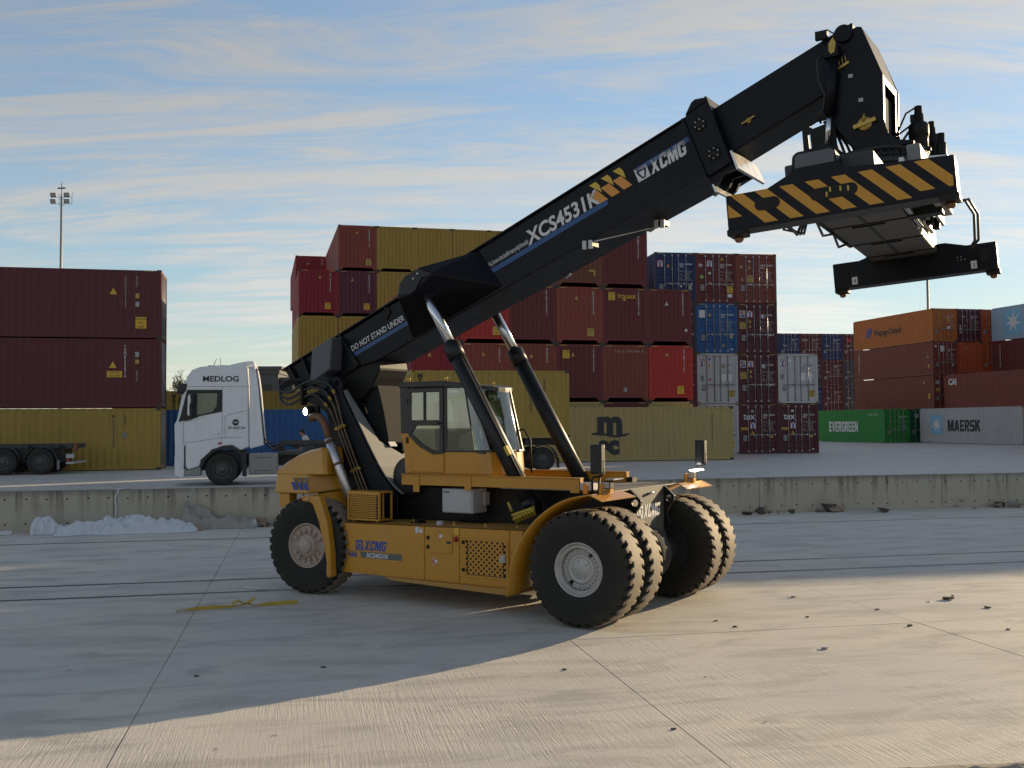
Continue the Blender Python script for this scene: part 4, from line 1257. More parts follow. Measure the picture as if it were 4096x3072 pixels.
m.build('deck_plate', paint('deck_dusty', (0.16, 0.13, 0.09), 0.55, 0.6, (0.30, 0.24, 0.16), var=0.2), rs, bevel=0.004)
tow = [(0.10, 1.91), (0.15, 1.90), (0.24, 1.82), (0.325, 1.74), (0.315, 1.66), (0.25, 1.58), (0.20, 1.50), (0.185, 1.42), (0.22, 1.34), (0.25, 1.28), (0.10, 1.10)]
hole = [(0.225+0.056*math.cos(2*PI*k/16), 1.70+0.056*math.sin(2*PI*k/16)) for k in range(16)]
for y in (-0.66, 0.60):
    m = MB(); m.prism(tow, 'y', y, y+0.06, [hole]); m.build('tow_plate', M_blk, rs, bevel=0.008)
m = MB(); m.tube([(0.14, -0.02, 1.80), (0.20, -0.02, 1.82), (0.21, 0.06, 1.82), (0.14, 0.06, 1.80)], 0.018, 6)
m.build('tow_hook', M_stl, rs)
def xcmg(parent, M, h, mat, mat2=None, name='company_logo', emblem=True, slab=None):
    """square emblem with a wedge, then slanted heavy capitals; origin bottom left, cap height h"""
    x = 0
    if emblem:
        e = h*0.98
        o_ = [(0, 0), (e*0.92, 0), (e, e*0.08), (e, e), (e*0.08, e), (0, e*0.92)]
        ring = [[(0, 0), (e, 0), (e, 0.10*e), (0, 0.10*e)], [(0, 0.90*e), (e, 0.90*e), (e, e), (0, e)], [(0, 0.1*e), (0.12*e, 0.1*e), (0.12*e, 0.9*e), (0, 0.9*e)], [(0.88*e, 0.1*e), (e, 0.1*e), (e, 0.9*e), (0.88*e, 0.9*e)],
                [(0.26*e, 0.66*e), (0.74*e, 0.66*e), (0.56*e, 0.20*e), (0.44*e, 0.20*e)], [(0.12*e, 0.78*e), (0.88*e, 0.78*e), (0.88*e, 0.9*e), (0.12*e, 0.9*e)], [(0.12*e, 0.1*e), (0.36*e, 0.1*e), (0.12*e, 0.62*e)], [(0.64*e, 0.1*e), (0.88*e, 0.1*e), (0.88*e, 0.62*e)]]
        flatp(poly2(ring), mat, parent, M, name)
        x = e*1.10
    heavy('XCMG', mat, parent, M @ Matrix.Translation((x, 0, 0)), h, 0.78, 0.22, name)
Mf = frame((0.150, -0.42, 1.43), (0, 1, 0.0), (0, 0, 1))
xcmg(rs, Mf, 0.21, M_logo_w)
# fenders
def fender(s):
    prof = [(-1.22, 0.36), (-1.15, 0.76), (-1.00, 1.14), (-0.76, 1.46), (-0.46, 1.70), (-0.14, 1.85), (0.20, 1.915)]
    sm_ = []
    for i in range(len(prof)-1):
        for k in range(4):
            f = k/4.0
            p0 = prof[max(i-1, 0)]; p1 = prof[i]; p2 = prof[i+1]; p3 = prof[min(i+2, len(prof)-1)]
            sm_.append(tuple(0.5*(2*p1[j]+(p2[j]-p0[j])*f+(2*p0[j]-5*p1[j]+4*p2[j]-p3[j])*f*f+(3*p1[j]-p0[j]-3*p2[j]+p3[j])*f**3) for j in (0, 1)))
    sm_.append(prof[-1])
    m = MB()
    m.sheet([[(x, s*2.08, z), (x, s*1.05, z)] for x, z in sm_], 0.018, sm=True)
    m.sheet([[(0.20, s*2.08, 1.915), (0.20, s*1.05, 1.915)], [(0.40, s*2.08, 1.83), (0.40, s*0.98, 1.83)]], 0.014)
    m.build('fender', M_yel, rs)
fender(-1); fender(1)

# ---- side tank and its panels (near flank, and a plain twin on the far side)
BODY = [(-5.22, 1.25), (-1.20, 1.29), (-1.24, 0.85), (-1.36, 0.40), (-1.66, 0.32), (-3.30, 0.36), (-4.0, 0.42), (-5.06, 0.42)]
for s in (-1, 1):
    m = MB(); m.prism(BODY, 'y', s*0.64, s*1.585)
    m.build('side_tank', M_yel, rs, bevel=0.02)
m = MB(); m.sheet([[(-5.20, -1.57, 1.258), (-5.20, -0.66, 1.258)], [(-1.22, -1.57, 1.298), (-1.22, -0.66, 1.298)]])
m.build('tank_top', M_yel2, rs)
def top_z(x): return 1.25+(x+5.22)*0.04/4.02
def panel(name, pts, mat, y=-1.585, th=0.016, holes=(), bevel=0.005, par=None):
    m = MB(); m.prism(pts, 'y', y-th, y, holes)
    return m.build(name, mat, par or rs, bevel=bevel)
panel('tank_panel', [(-5.22, 1.245), (-3.095, 1.265), (-3.095, 0.41), (-4.0, 0.415), (-5.07, 0.42)], M_yel)
panel('tank_panel', [(-3.083, 1.265), (-2.405, 1.272), (-2.405, 0.41), (-3.083, 0.41)], M_yel)
panel('tank_panel', [(-2.393, 1.272), (-1.452, 1.282), (-1.452, 0.41), (-2.393, 0.41)], M_yel)
panel('tank_panel', [(-1.44, 1.282), (-1.21, 1.285), (-1.25, 0.85), (-1.36, 0.41), (-1.44, 0.41)], M_yel)
m = MB(); m.prism([(-3.95, 0.415), (-3.72, 0.36), (-1.66, 0.30), (-1.40, 0.30), (-1.36, 0.39)], 'y', -1.66, -1.52)
m.build('step_bar', M_yel2, rs, bevel=0.008)
small = panel('tank_door', [(-3.0, 1.20), (-2.53, 1.205), (-2.53, 0.865), (-3.0, 0.86)], M_yel, y=-1.603, th=0.012)
for z in (1.10, 0.95):
    m = MB(); m.box(-3.03, -2.98, -1.630, -1.612, z-0.028, z+0.028); m.build('hinge', M_blk, small, bevel=0.003)
m = MB(); m.lathe([(0.045, 0), (0.043, 0.02), (0.028, 0.03), (0.024, 0.055), (0.0001, 0.06)], 14, frame((-2.455, -1.602, 1.10), (1, 0, 0), (0, 0, 1)))
m.build('stop_button', M_red, rs)
flatp(rect(0.10, 0.10), M_py, rs, FACE(-2.50, -1.604, 1.18), 'warning_sticker')
flatp(poly2([[(0.032*math.cos(2*PI*k/14), 0.032*math.sin(2*PI*k/14)) for k in range(14)]]), M_logo_w, small, FACE(-2.75, -1.618, 1.135), 'round_sticker')
flatp(rect(0.085, 0.04), M_pk, small, FACE(-2.64, -1.618, 1.02), 'latch_plate')
flatp(poly2([[(0.038*math.cos(2*PI*k/14), 0.038*math.sin(2*PI*k/14)) for k in range(14)]]), M_logo_w, rs, FACE(-3.16, -1.605, 1.20), 'round_sticker')
flatp(rect(0.06, 0.10), M_logo_w, rs, FACE(-3.27, -1.605, 1.16), 'white_sticker')
flatp(rect(0.03, 0.12), M_logo_w, rs, FACE(-2.93, -1.605, 0.66), 'white_sticker'); flatp(rect(0.05, 0.05), M_logo_w, rs, FACE(-2.88, -1.605, 0.70), 'white_sticker')
flatp(rect(0.02, 0.09), M_pr, rs, FACE(-2.925, -1.607, 0.675), 'sticker_print')
# perforated sheets
def perforated(x0, z0, cw, ch, nx, nz, hw, hh, hexa, y, th=0.01, skip=()):
    m = MB()
    for j in range(nz):
        sh = 0.5*cw if j % 2 else 0.0
        for i in range(nx):
            cx = x0+(i+0.5)*cw+sh; cz = z0+(j+0.5)*ch
            xa, xb, za, zb = cx-cw/2, cx+cw/2, cz-ch/2, cz+ch/2
            if (i, j) in skip:
                m.add([(xa, y, za), (xb, y, za), (xb, y, zb), (xa, y, zb)], [(0, 1, 2, 3)]); continue
            if hexa:
                q = [(cx+hw*math.cos(PI/3*k+PI/6), cz+hh*math.sin(PI/3*k+PI/6)) for k in range(6)]
                o_ = [(xb, (cz+zb)/2), (cx, zb), (xa, (cz+zb)/2), (xa, (cz+za)/2), (cx, za), (xb, (cz+za)/2)]
                o_ = [(xb, zb), (cx, zb), (xa, zb), (xa, za), (cx, za), (xb, za)]
            else:
                b_ = hh*0.55
                q = [(cx+hw, cz+hh-b_), (cx+hw-b_, cz+hh), (cx-hw+b_, cz+hh), (cx-hw, cz+hh-b_), (cx-hw, cz-hh+b_), (cx-hw+b_, cz-hh), (cx+hw-b_, cz-hh), (cx+hw, cz-hh+b_)]
                o_ = [(xb, cz+ch*0.2), (cx+cw*0.3, zb), (cx-cw*0.3, zb), (xa, cz+ch*0.2), (xa, cz-ch*0.2), (cx-cw*0.3, za), (cx+cw*0.3, za), (xb, cz-ch*0.2)]
                o_ = [(xb, cz), (xb, zb), (xa, zb), (xa, cz), (xa, cz), (xa, za), (xb, za), (xb, cz)]
            n = len(q)
            vs = [(a, y, b) for a, b in q]+[(a, y, b) for a, b in o_]+[(a, y+th, b) for a, b in q]
            fs = []
            for k in range(n):
                l = (k+1) % n
                fs.append((k, l, n+l, n+k) if o_[k] != o_[l] else (k, l, n+k))
                fs.append((l, k, 2*n+k, 2*n+l))
            m.add(vs, fs)
    return m
panel('grille_frame', [(-2.31, 1.14), (-1.47, 1.145), (-1.47, 0.52), (-2.31, 0.515)], M_yel, y=-1.601, th=0.012, holes=[[(-2.27, 1.10), (-1.515, 1.10), (-1.515, 0.555), (-2.27, 0.555)]])
skip = {(6, j) for j in range(5, 8)} | {(7, j) for j in range(4, 10)} | {(5, 6)}
m = perforated(-2.275, 0.565, 0.101, 0.0445, 7, 12, 0.0235, 0.0215, True, -1.609, skip={(6, 5), (6, 6), (6, 7), (6, 4)})
m.sheet([[(-2.28, -1.609, 0.55), (-2.28, -1.609, 1.11)], [(-2.224, -1.609, 0.55), (-2.224, -1.609, 1.11)]]) if False else None
m.build('grille_sheet', M_yel, rs, recalc=False)
panel('grille_shadow_box', [(-2.28, 1.11), (-1.50, 1.11), (-1.50, 0.55), (-2.28, 0.55)], M_shade_blk, y=-1.6015, th=0.001, bevel=0)
for z in (1.06, 0.63):
    m = MB(); m.box(-2.335, -2.285, -1.628, -1.612, z-0.028, z+0.028); m.build('hinge', M_blk, rs, bevel=0.003)
m = MB(); m.box(-1.625, -1.515, -1.630, -1.612, 0.785, 0.895); m.build('grille_lock', M_box, rs, bevel=0.012)
m = MB(); m.box(-1.595, -1.53, -1.640, -1.628, 0.81, 0.875); m.build('lock_handle', M_stl, rs, bevel=0.008)
m = MB()
for x, z in ((-3.11, 0.95), (-3.11, 0.75), (-3.11, 0.55), (-2.375, 0.98), (-2.375, 0.74), (-2.375, 0.50), (-4.9, 0.95), (-4.75, 0.72), (-4.62, 0.5), (-4.30, 0.45), (-4.12, 0.45), (-3.55, 0.45), (-3.36, 0.45), (-1.43, 0.95), (-1.43, 0.7)):
    m.sphere((x, -1.603, z), 0.012, 6)
tag(m.build('panel_bolt', M_yel2, rs), kind='stuff')
m = MB(); m.cyl((-2.96, -1.35, 1.26), (-2.96, -1.35, 1.345), 0.06, 14); m.build('filler_cap', M_box, rs, bevel=0.008)
for x in (-3.55, -2.72, -2.10, -1.5):
    m = MB(); m.prism([(x-0.05, 1.26), (x+0.05, 1.26), (x, 1.35)], 'y', -1.30, -1.29); m.build('lifting_lug', M_yel2, rs)
m = MB(); m.prism([(-3.62, 1.255), (-3.40, 1.255), (-3.42, 1.30), (-3.46, 1.32), (-3.56, 1.32), (-3.60, 1.30)], 'y', -1.30, -1.12); m.build('valve_cap', M_blk, rs)
xcmg(rs, FACE(-4.55, -1.604, 0.815), 0.165, M_logo_b)
flatp(poly2([[(0, 0), (0.86, 0), (0.86, 0.105), (-0.04, 0.105)]]), M_logo_g, rs, FACE(-4.42, -1.604, 0.685), 'model_bar')
text('XCS4531K', M_logo_w, rs, FACE(-4.32, -1.607, 0.70), 0.105, name='model_name', bold=0.03, shear=0.2)
def chevrons(parent, M, s, mats):
    """three leaning bars, each topped by a small sail"""
    for k in range(3):
        a = k*0.62*s
        flatp(poly2([[(a, 0.62*s), (a+0.42*s, 0.62*s), (a+0.74*s, 0), (a+0.32*s, 0)]]), mats[0], parent, M, 'chevron')
        flatp(poly2([[(a+0.16*s, 1.0*s), (a+0.50*s, 1.0*s), (a+0.60*s, 0.80*s), (a+0.60*s, 0.42*s), (a+0.42*s, 0.66*s)]]), mats[1], parent, M, 'chevron')
chevrons(rs, FACE(-4.72, -1.604, 0.69), 0.105, (M_logo_b, M_logo_g))

# ---- rear hood and rear fender
m = MB()
ys = 1.45
band = [(-6.62, -ys), (-5.80, -ys), (-5.42, -0.95), (-5.42, 0.95), (-5.80, ys), (-6.62, ys)]
bandt = [(-6.60, -ys+0.03), (-5.86, -ys+0.03), (-5.53, -0.95), (-5.53, 0.95), (-5.86, ys-0.03), (-6.60, ys-0.03)]
n = len(band)
m.add([(x, y, 1.70 if x < -5.5 else 1.77) for x, y in band]+[(x, y, 2.055) for x, y in bandt], [tuple(range(n)), tuple(n+i for i in reversed(range(n)))]+[(i, (i+1) % n, n+(i+1) % n, n+i) for i in range(n)])
hd = m.build('rear_hood', M_yel, rs, bevel=0.03, seg=2)
m = MB()
sec = [(-6.60, 2.06, 1.40), (-6.57, 2.17, 1.39), (-6.50, 2.25, 1.37), (-6.22, 2.385, 1.36), (-5.92, 2.485, 1.35), (-5.66, 2.53, 1.34), (-5.58, 2.53, 1.33)]
rows_ = []
for x, z, w in sec:
    lean = lambda zz: x+max(0, (x+6.0))*0.32*(2.53-zz)
    rows_.append([(lean(zz), yy, zz) for yy, zz in ((-w-0.03, 2.055), (-w-0.02, (z+2.055)/2), (-w+0.02, z-0.05), (-w+0.10, z-0.005), (0, z+0.02), (w-0.10, z-0.005), (w-0.02, z-0.05), (w+0.02, (z+2.055)/2), (w+0.03, 2.055))])
rows_.append([(p[0]+0.05, p[1]*0.955, p[2]-0.02 if p[2] > 2.1 else p[2]) for p in rows_[-1]])
m.sheet(rows_, 0, sm=True)
m.add([rows_[0][i] for i in range(9)], [tuple(range(9))]); m.add([rows_[-1][i] for i in range(9)], [tuple(range(9))])
hl = m.build('hood_lid', M_yel, rs)
me_ = hl.data
try: me_.set_sharp_from_angle(angle=math.radians(38))
except Exception: pass
m = MB()
m.sheet([[(-5.52, -1.74, 1.70), (-5.34, -0.98, 1.76)], [(-5.15, -1.74, 1.24), (-5.0, -1.02, 1.24)], [(-4.98, -1.74, 0.80), (-4.95, -1.10, 0.80)]], 0.012)
m.build('rear_quarter_panel', M_yel, rs)
m = MB(); m.prism([(-5.57, 1.70), (-5.16, 1.72), (-4.98, 1.28), (-4.90, 0.80), (-4.88, 0.36), (-4.96, 0.33), (-5.00, 0.40), (-4.99, 0.60), (-5.06, 0.92), (-5.17, 1.28), (-5.30, 1.55), (-5.36, 1.60), (-5.56, 1.61)], 'y', -1.86, -1.70)
m.build('rear_fender', M_yel, rs, bevel=0.03, seg=2)
m = MB(); m.box(-5.54, -5.36, -1.872, -1.858, 1.625, 1.68); m.build('marker_lamp', M_amber, rs, bevel=0.01)
m = MB(); m.lathe([(0.022, 0), (0.022, 0.02), (0.0001, 0.024)], 10, frame((-5.40, -1.873, 1.652), (1, 0, 0), (0, 0, 1))); m.build('lamp_lens', M_lens, rs)
m = MB(); m.box(-6.55, -6.30, -1.40, -1.2, 1.45, 1.70); m.build('bumper_bracket', M_yel, rs, bevel=0.01)
m = MB(); m.box(-6.35, -5.1, -0.6, 0.6, 1.35, 1.9); m.build('counterweight', M_blk, rs)
chevrons(rs, FACE(-6.20, -1.462, 1.775), 0.22, (M_logo_b, M_logo_g))
for k, (mm, dx, w, h) in enumerate(((M_py, 0, 0.085, 0.10), (M_logo_w, 0.09, 0.085, 0.10), (M_logo_w, 0.18, 0.06, 0.08))):
    flatp(rect(w, h), mm, rs, frame((-5.10+dx*0.35, -1.50+dx*0.94, 1.27), (0.22, 0.97, 0), (-0.25, 0, 1)) @ Matrix.Translation((0, 0, 0.03)), 'warning_sticker')

# ---- vent box, cabinet
m = MB()
X0, X1, Z0, Z1, YB, YF = -4.83, -4.12, 1.30, 1.795, -1.14, -1.50
m.box(X0, X1, YF+0.012, YB, Z1-0.03, Z1); m.box(X0, X1, YF+0.012, YB, Z0, Z0+0.03); m.box(X0, X0+0.03, YF+0.012, YB, Z0+0.03, Z1-0.03)
m.box(X1-0.03, X1, YF+0.012, YF+0.05, Z0+0.03, Z1-0.03); m.box(X1-0.03, X1, YB-0.04, YB, Z0+0.03, Z1-0.03); m.box(X0+0.03, X1-0.3, YB-0.02, YB-0.005, Z0+0.03, Z1-0.03)
m.box(X1-0.05, X1-0.03, -1.36, -1.33, Z0+0.03, Z1-0.03)
vb = m.build('vent_box', M_yel, rs, bevel=0.005)
m = MB(); m.prism([(X0, Z0), (X1, Z0), (X1, Z1), (X0, Z1)], 'y', YF, YF+0.012, [[(X0+0.028, Z0+0.028), (X1-0.028, Z0+0.028), (X1-0.028, Z1-0.055), (X0+0.028, Z1-0.055)]])
m.build('vent_frame', M_yel, vb, bevel=0.004)
m = perforated(X0+0.03, Z0+0.03, 0.0605, 0.0294, 10, 14, 0.021, 0.0085, False, YF+0.004, 0.008)
m.build('vent_sheet', M_yel, vb, recalc=False)
m = MB(); m.box(X0+0.05, X1-0.06, YF+0.10, YF+0.15, Z0+0.04, Z1-0.05); m.build('radiator', M_shade_blk, vb)
m = MB()
for x in (X0+0.1, X1-0.1): m.cyl((x, -1.44, 1.25), (x, -1.44, 1.30), 0.02, 8)
m.build('box_foot', M_yel2, vb)
m = MB(); m.box(-3.10, -2.48, -1.10, -0.68, 1.46, 1.86)
cb = m.build('control_cabinet', M_box, rs, bevel=0.015, seg=2)
m = MB(); m.box(-3.085, -2.50, -1.112, -1.10, 1.475, 1.845); m.build('cabinet_door', M_box, cb, bevel=0.006)
m = MB(); m.box(-2.578, -2.548, -1.128, -1.112, 1.60, 1.70); m.build('cabinet_handle', M_stl, cb, bevel=0.006)
m = MB(); m.box(-2.48, -2.44, -0.80, -0.66, 1.58, 1.80); m.build('cabinet_bracket', M_box, cb, bevel=0.004)
xcmg(cb, FACE(-3.06, -1.114, 1.79), 0.030, M_pk)
m = MB()
for k in range(6):
    x = -2.98+k*0.09
    m.tube([(x, -0.92, 1.46), (x+0.01, -0.92, 1.38), (x+0.05, -0.85, 1.31), (x+0.12, -0.75, 1.28)], 0.014, 6)
m.build('cable', M_hose, cb)
m = MB(); m.box(-3.42, -3.11, -0.645, -0.622, 1.60, 1.83); m.build('service_cover', paint('cover_black', (0.022, 0.022, 0.022), 0.3, 0.1), rs, bevel=0.006)

# ---- upper rails that carry the cab
for y, xf in ((-1.10, -0.45), (1.10, -0.75)):
    m = MB(); m.box(-3.92, xf, y-0.05, y+0.05, 1.905, 2.085); m.box(-3.92, xf, y-0.075, y+0.075, 2.075, 2.092)
    m.build('cab_rail', M_yel, rs, bevel=0.005)
for x0, x1, z0 in ((-3.66, -3.53, 1.79), (-2.60, -2.47, 1.845), (-0.62, -0.46, 1.86)):
    m = MB(); m.box(x0, x1, -1.168, -1.152, z0, 2.06); m.build('rail_bracket', M_yel, rs, bevel=0.004)
m = MB(); m.prism([(-4.5, -0.75), (-1.75, -0.75), (-1.75, 0.75), (-4.5, 0.75)], 'z', 1.885, 1.91); m.build('deck_plate', M_blk, rs)
m = MB(); m.lathe([(0.34, 0.0), (0.34, 0.16), (0.30, 0.18), (0.10, 0.20), (0.0001, 0.20)], 28, frame((-4.12, -0.55, 2.02), (1, 0, 0), (0, 0, 1)), close=False)
for k in range(14):
    a = PI*k/13
    m.sphere((-4.12+0.31*math.cos(a), -0.735, 2.02+0.31*math.sin(a)), 0.014, 6, 1)
m.build('slewing_drum', [M_hose, M_brass], rs)

# ---- cab
M_cabd = paint('cab_dark', (0.020, 0.0175, 0.016), 0.4, 0.15, (0.06, 0.05, 0.04), var=0.15)
YN, YFAR, CY = -1.05, 0.13, -0.46
BW = (YFAR-YN)/2
def curve(xs, a, n=11):
    """plan curve of the bowed front from the near flank to the far one"""
    return [(xs+a*math.cos(t), CY+BW*math.sin(t)) for t in [-PI/2+PI*k/(n-1) for k in range(n)]]
bot, top_ = -2.50, -2.72
m = MB()
cb_ = [(-3.90, YN)]+curve(bot-0.02, 0.53)+[(-3.90, YFAR)]
ct_ = [(-3.95, YN)]+curve(bot-0.045, 0.52)+[(-3.95, YFAR)]
n = len(cb_)
vs = [(x, y, 2.09) for x, y in cb_]+[(x, y, 2.475) for x, y in ct_]
m.add(vs, [tuple(reversed(range(n))), tuple(n+i for i in range(n))]+[(i, (i+1) % n, n+(i+1) % n, n+i) for i in range(n)])
cab_ = m.build('cab_body', M_yel, rs, bevel=0.012)
# near flank: door in a dark frame, orange skirt, rear pillar
def plate(name, pts, mat, y, th, holes=(), bevel=0.004, par=None):
    m = MB(); m.prism(pts, 'y', y, y+th, holes)
    return m.build(name, mat, par or cab_, bevel=bevel)
W1 = [(-3.78, 3.47), (-3.17, 3.47), (-3.17, 3.00), (-3.78, 3.00)]
W2 = [(-3.67, 2.905), (-3.165, 2.905), (-3.165, 2.50), (-3.29, 2.485), (-3.54, 2.60), (-3.77, 2.775)]
door_o = [(-3.84, 2.79), (-3.84, 3.535), (-3.09, 3.545), (-3.09, 2.44), (-3.30, 2.425), (-3.58, 2.55), (-3.82, 2.735)]
cd = plate('cab_door', door_o, M_cabd, YN-0.03, 0.035, [W1, W2])
plate('door_skirt', [(-3.825, 2.725), (-3.585, 2.54), (-3.30, 2.415), (-3.09, 2.43), (-3.09, 2.125), (-3.75, 2.125)], M_yel, YN-0.022, 0.022, par=cd)
plate('pane', W1, M_cabg, YN-0.008, 0.006, bevel=0, par=cd); plate('pane', W2, M_cabg, YN-0.008, 0.006, bevel=0, par=cd)
m = MB(); m.box(-3.20, -3.12, YN-0.055, YN-0.03, 2.935, 2.965); m.sphere((-3.16, YN-0.055, 2.95), 0.02, 8); m.build('door_handle', M_blk, cd)
m = MB(); m.box(-3.50, -3.475, YN-0.035, YN-0.012, 3.0, 3.47); m.build('window_bar', M_cabd, cd)
m = MB()
for z in (3.32, 2.66): m.box(-3.875, -3.835, YN-0.045, YN-0.015, z-0.05, z+0.05)
tag(m.build('door_hinge', M_cabd, cd, bevel=0.004), kind='stuff')
plate('rear_pillar', [(-4.02, 3.56), (-3.85, 3.56), (-3.85, 2.78), (-4.0, 2.78)], M_cabd, YN-0.012, 0.06)
plate('rear_skirt', [(-4.0, 2.775), (-3.835, 2.775), (-3.825, 2.72), (-3.76, 2.12), (-3.905, 2.09), (-3.93, 2.45)], M_yel, YN-0.012, 0.04)
plate('door_post', [(-3.085, 3.55), (-3.03, 3.55), (-3.03, 2.46), (-3.085, 2.46)], M_cabd, YN-0.012, 0.05)
plate('side_pane', [(-3.03, 3.53), (-2.66, 3.53), (-2.47, 2.48), (-3.03, 2.48)], M_cabg, YN, 0.007, bevel=0)
plate('window_sill', [(-3.09, 2.49), (-2.44, 2.49), (-2.44, 2.465), (-3.09, 2.465)], M_cabd, YN-0.012, 0.03)
m = MB(); m.bar((-2.66, YN-0.004, 3.53), (-2.47, YN-0.004, 2.48), 0.022, 0.018); m.build('glass_seam', M_cabd, cab_)
m = MB()
cl, ch_ = curve(-2.50, 0.50), curve(-2.68, 0.42)
m.sheet([[(x, y, 2.48) for x, y in cl], [(x, y, 3.535) for x, y in ch_]], 0, sm=True)
m.build('windscreen', M_cabg, cab_)
m = MB()
i = 6
m.bar((cl[i][0], cl[i][1], 2.48), (ch_[i][0], ch_[i][1], 3.53), 0.028, 0.03); m.build('windscreen_post', M_cabd, cab_)
m = MB(); m.sheet([[(x, y, 2.47) for x, y in curve(-2.495, 0.505)], [(x, y, 2.50) for x, y in curve(-2.50, 0.505)]], 0.01); m.build('windscreen_sill', M_cabd, cab_)
rp = [(-4.04, YN-0.03)]+[(-3.1, YN-0.03)]+curve(-2.70, 0.46)+[(-4.04, YFAR+0.02)]
m = MB()
n = len(rp)
hz_ = lambda x: 3.655 if x < -3.0 else 3.655-(x+3.0)*0.155
vs = [(x, y, hz_(x)-0.10) for x, y in rp]+[(x, y, hz_(x)) for x, y in rp]
m.add(vs, [tuple(reversed(range(n))), tuple(n+i for i in range(n))]+[(i, (i+1) % n, n+(i+1) % n, n+i) for i in range(n)])
m.build('cab_roof', M_cabd, cab_, bevel=0.02, seg=2)
# far flank and rear: posts and panes so that one can look through
for x in (-4.0, -3.06):
    m = MB(); m.box(x, x+0.07, YFAR-0.05, YFAR, 2.47, 3.56); m.build('rear_pillar', M_cabd, cab_)
m = MB(); m.box(-3.93, -3.06, YFAR-0.015, YFAR-0.008, 2.47, 3.56); m.build('side_pane', M_cabg, cab_)
m = MB(); m.box(-2.99, -2.60, YFAR-0.015, YFAR-0.008, 2.47, 3.54); m.build('side_pane', M_cabg, cab_)
m = MB(); m.box(-4.005, -3.997, YN+0.05, YFAR-0.06, 2.9, 3.52); m.build('rear_pane', M_cabg, cab_)
m = MB(); m.box(-4.01, -3.95, YN+0.03, YFAR-0.03, 2.47, 2.9); m.build('rear_panel', M_cabd, cab_)
m = MB(); m.box(-3.95, -2.3, YN+0.02, YFAR-0.02, 2.44, 2.48); m.build('cab_floor', M_cabd, cab_)
M_seat = plain('seat_navy', (0.012, 0.018, 0.055), 0.7); M_seatw = plain('seat_cover', (0.45, 0.46, 0.50), 0.7)
m = MB(); m.prism([(-3.52, 2.50), (-3.02, 2.50), (-3.0, 2.80), (-3.30, 2.80), (-3.36, 3.10), (-3.38, 3.30), (-3.46, 3.33), (-3.52, 3.30)], 'y', -0.75, -0.30)
st_ = m.build('driver_seat', M_seat, cab_, bevel=0.05, seg=2)
m = MB(); m.box(-3.47, -3.36, -0.68, -0.40, 3.16, 3.42); m.build('head_rest', M_seat, st_, bevel=0.04, seg=2)
m = MB(); m.box(-3.365, -3.33, -0.67, -0.41, 2.95, 3.36); m.build('seat_cover', M_seatw, st_, bevel=0.02)
m = MB(); m.tube([(-2.55, -0.46, 2.48), (-2.66, -0.46, 2.84)], 0.03, 8); m.lathe([(0.17, -0.012), (0.185, 0.0), (0.17, 0.012), (0.158, 0.0), (0.17, -0.012)], 20, Matrix.Translation((-2.67, -0.46, 2.85)) @ Matrix.Rotation(-0.6, 4, 'Y'))
m.build('steering_wheel', M_blk, cab_)
m = MB(); m.box(-2.62, -2.45, -0.75, -0.66, 2.85, 3.08); m.build('monitor', M_blk, cab_)
for x, y in ((-3.87, -1.0), (-3.08, -1.0), (-2.32, -0.72)):
    m = MB(); z = hz_(x)
    m.lathe([(0.022+0.0*i_, 0) for i_ in range(1)]+[(0.022, 0.0), (0.016, 0.02)], 8, Matrix.Translation((x, y, z)))
    m.tube([(x+0.026*math.cos(a), y, z+0.05+0.026*math.sin(a)) for a in [2*PI*k/12 for k in range(13)]], 0.009, 6)
    m.build('eye_bolt', M_brass, cab_)
m = MB(); m.tube([(-2.16, -0.2, 2.82), (-2.05, -0.2, 2.835), (-1.92, -0.2, 2.66), (-1.90, -0.2, 2.10)], 0.016, 8); m.build('hand_rail', M_blk, rs)
m = MB(); m.tube([(-2.06, -0.5, 2.095), (-2.06, -0.5, 2.22), (-2.06, -0.5, 2.26)], [0.045, 0.045, 0.012], 10); m.build('plastic_bottle', paint('bottle_plastic', (0.6, 0.62, 0.62), 0.3, 0.05), rs)

# ---- mast (boom tower)
mast_o = [(-5.66, 3.80), (-5.58, 3.77), (-5.53, 3.68), (-5.55, 3.55), (-5.50, 3.46), (-5.18, 2.93), (-4.83, 2.37), (-4.60, 2.04), (-4.42, 1.85), (-4.25, 1.70), (-4.25, 1.30), (-5.30, 1.30), (-5.47, 1.62), (-5.69, 2.25), (-5.81, 2.84), (-5.92, 3.16), (-6.15, 3.30), (-6.42, 3.36), (-6.38, 3.48), (-6.08, 3.58), (-5.84, 3.70), (-5.75, 3.79)]
eye = [(-5.655+0.052*math.cos(2*PI*k/14), 3.69+0.052*math.sin(2*PI*k/14)) for k in range(14)]
for y in (-0.85, 0.80):
    m = MB(); m.prism(mast_o, 'y', y, y+0.05, [eye]); m.build('mast_plate', M_navy if y < 0 else M_blk, rs, bevel=0.008)
def mast_cover():
    line = [(-5.555, 3.55), (-5.50, 3.44), (-5.34, 3.18), (-5.18, 2.915), (-5.0, 2.62), (-4.83, 2.355), (-4.70, 2.16), (-4.58, 2.01), (-4.45, 1.88), (-4.33, 1.78), (-4.20, 1.70)]
    m = MB()
    for s in (-1, 1):
        rows = []
        for x, z in line:
            inner = 0.70-0.22*min(1, max(0, (3.55-z)/0.85)) if z > 2.62 else (0.48-0.48*min(1, (2.62-z)/0.10) if z > 2.5 else 0.0)
            rows.append([(x+0.012, s*0.80, z+0.01), (x+0.012, s*max(inner, 0.0), z+0.01)])
        m.sheet(rows, 0.02, sm=False)
    return m
mast_cover().build('mast_cover', M_grey, rs)
flatp(rect(0.20, 0.10), M_logo_w, rs, frame((-4.90, -0.30, 2.50), (0.0, 1, 0), (-0.55, 0, 0.83)) @ Matrix.Translation((0, 0, 0.06)), 'data_plate')
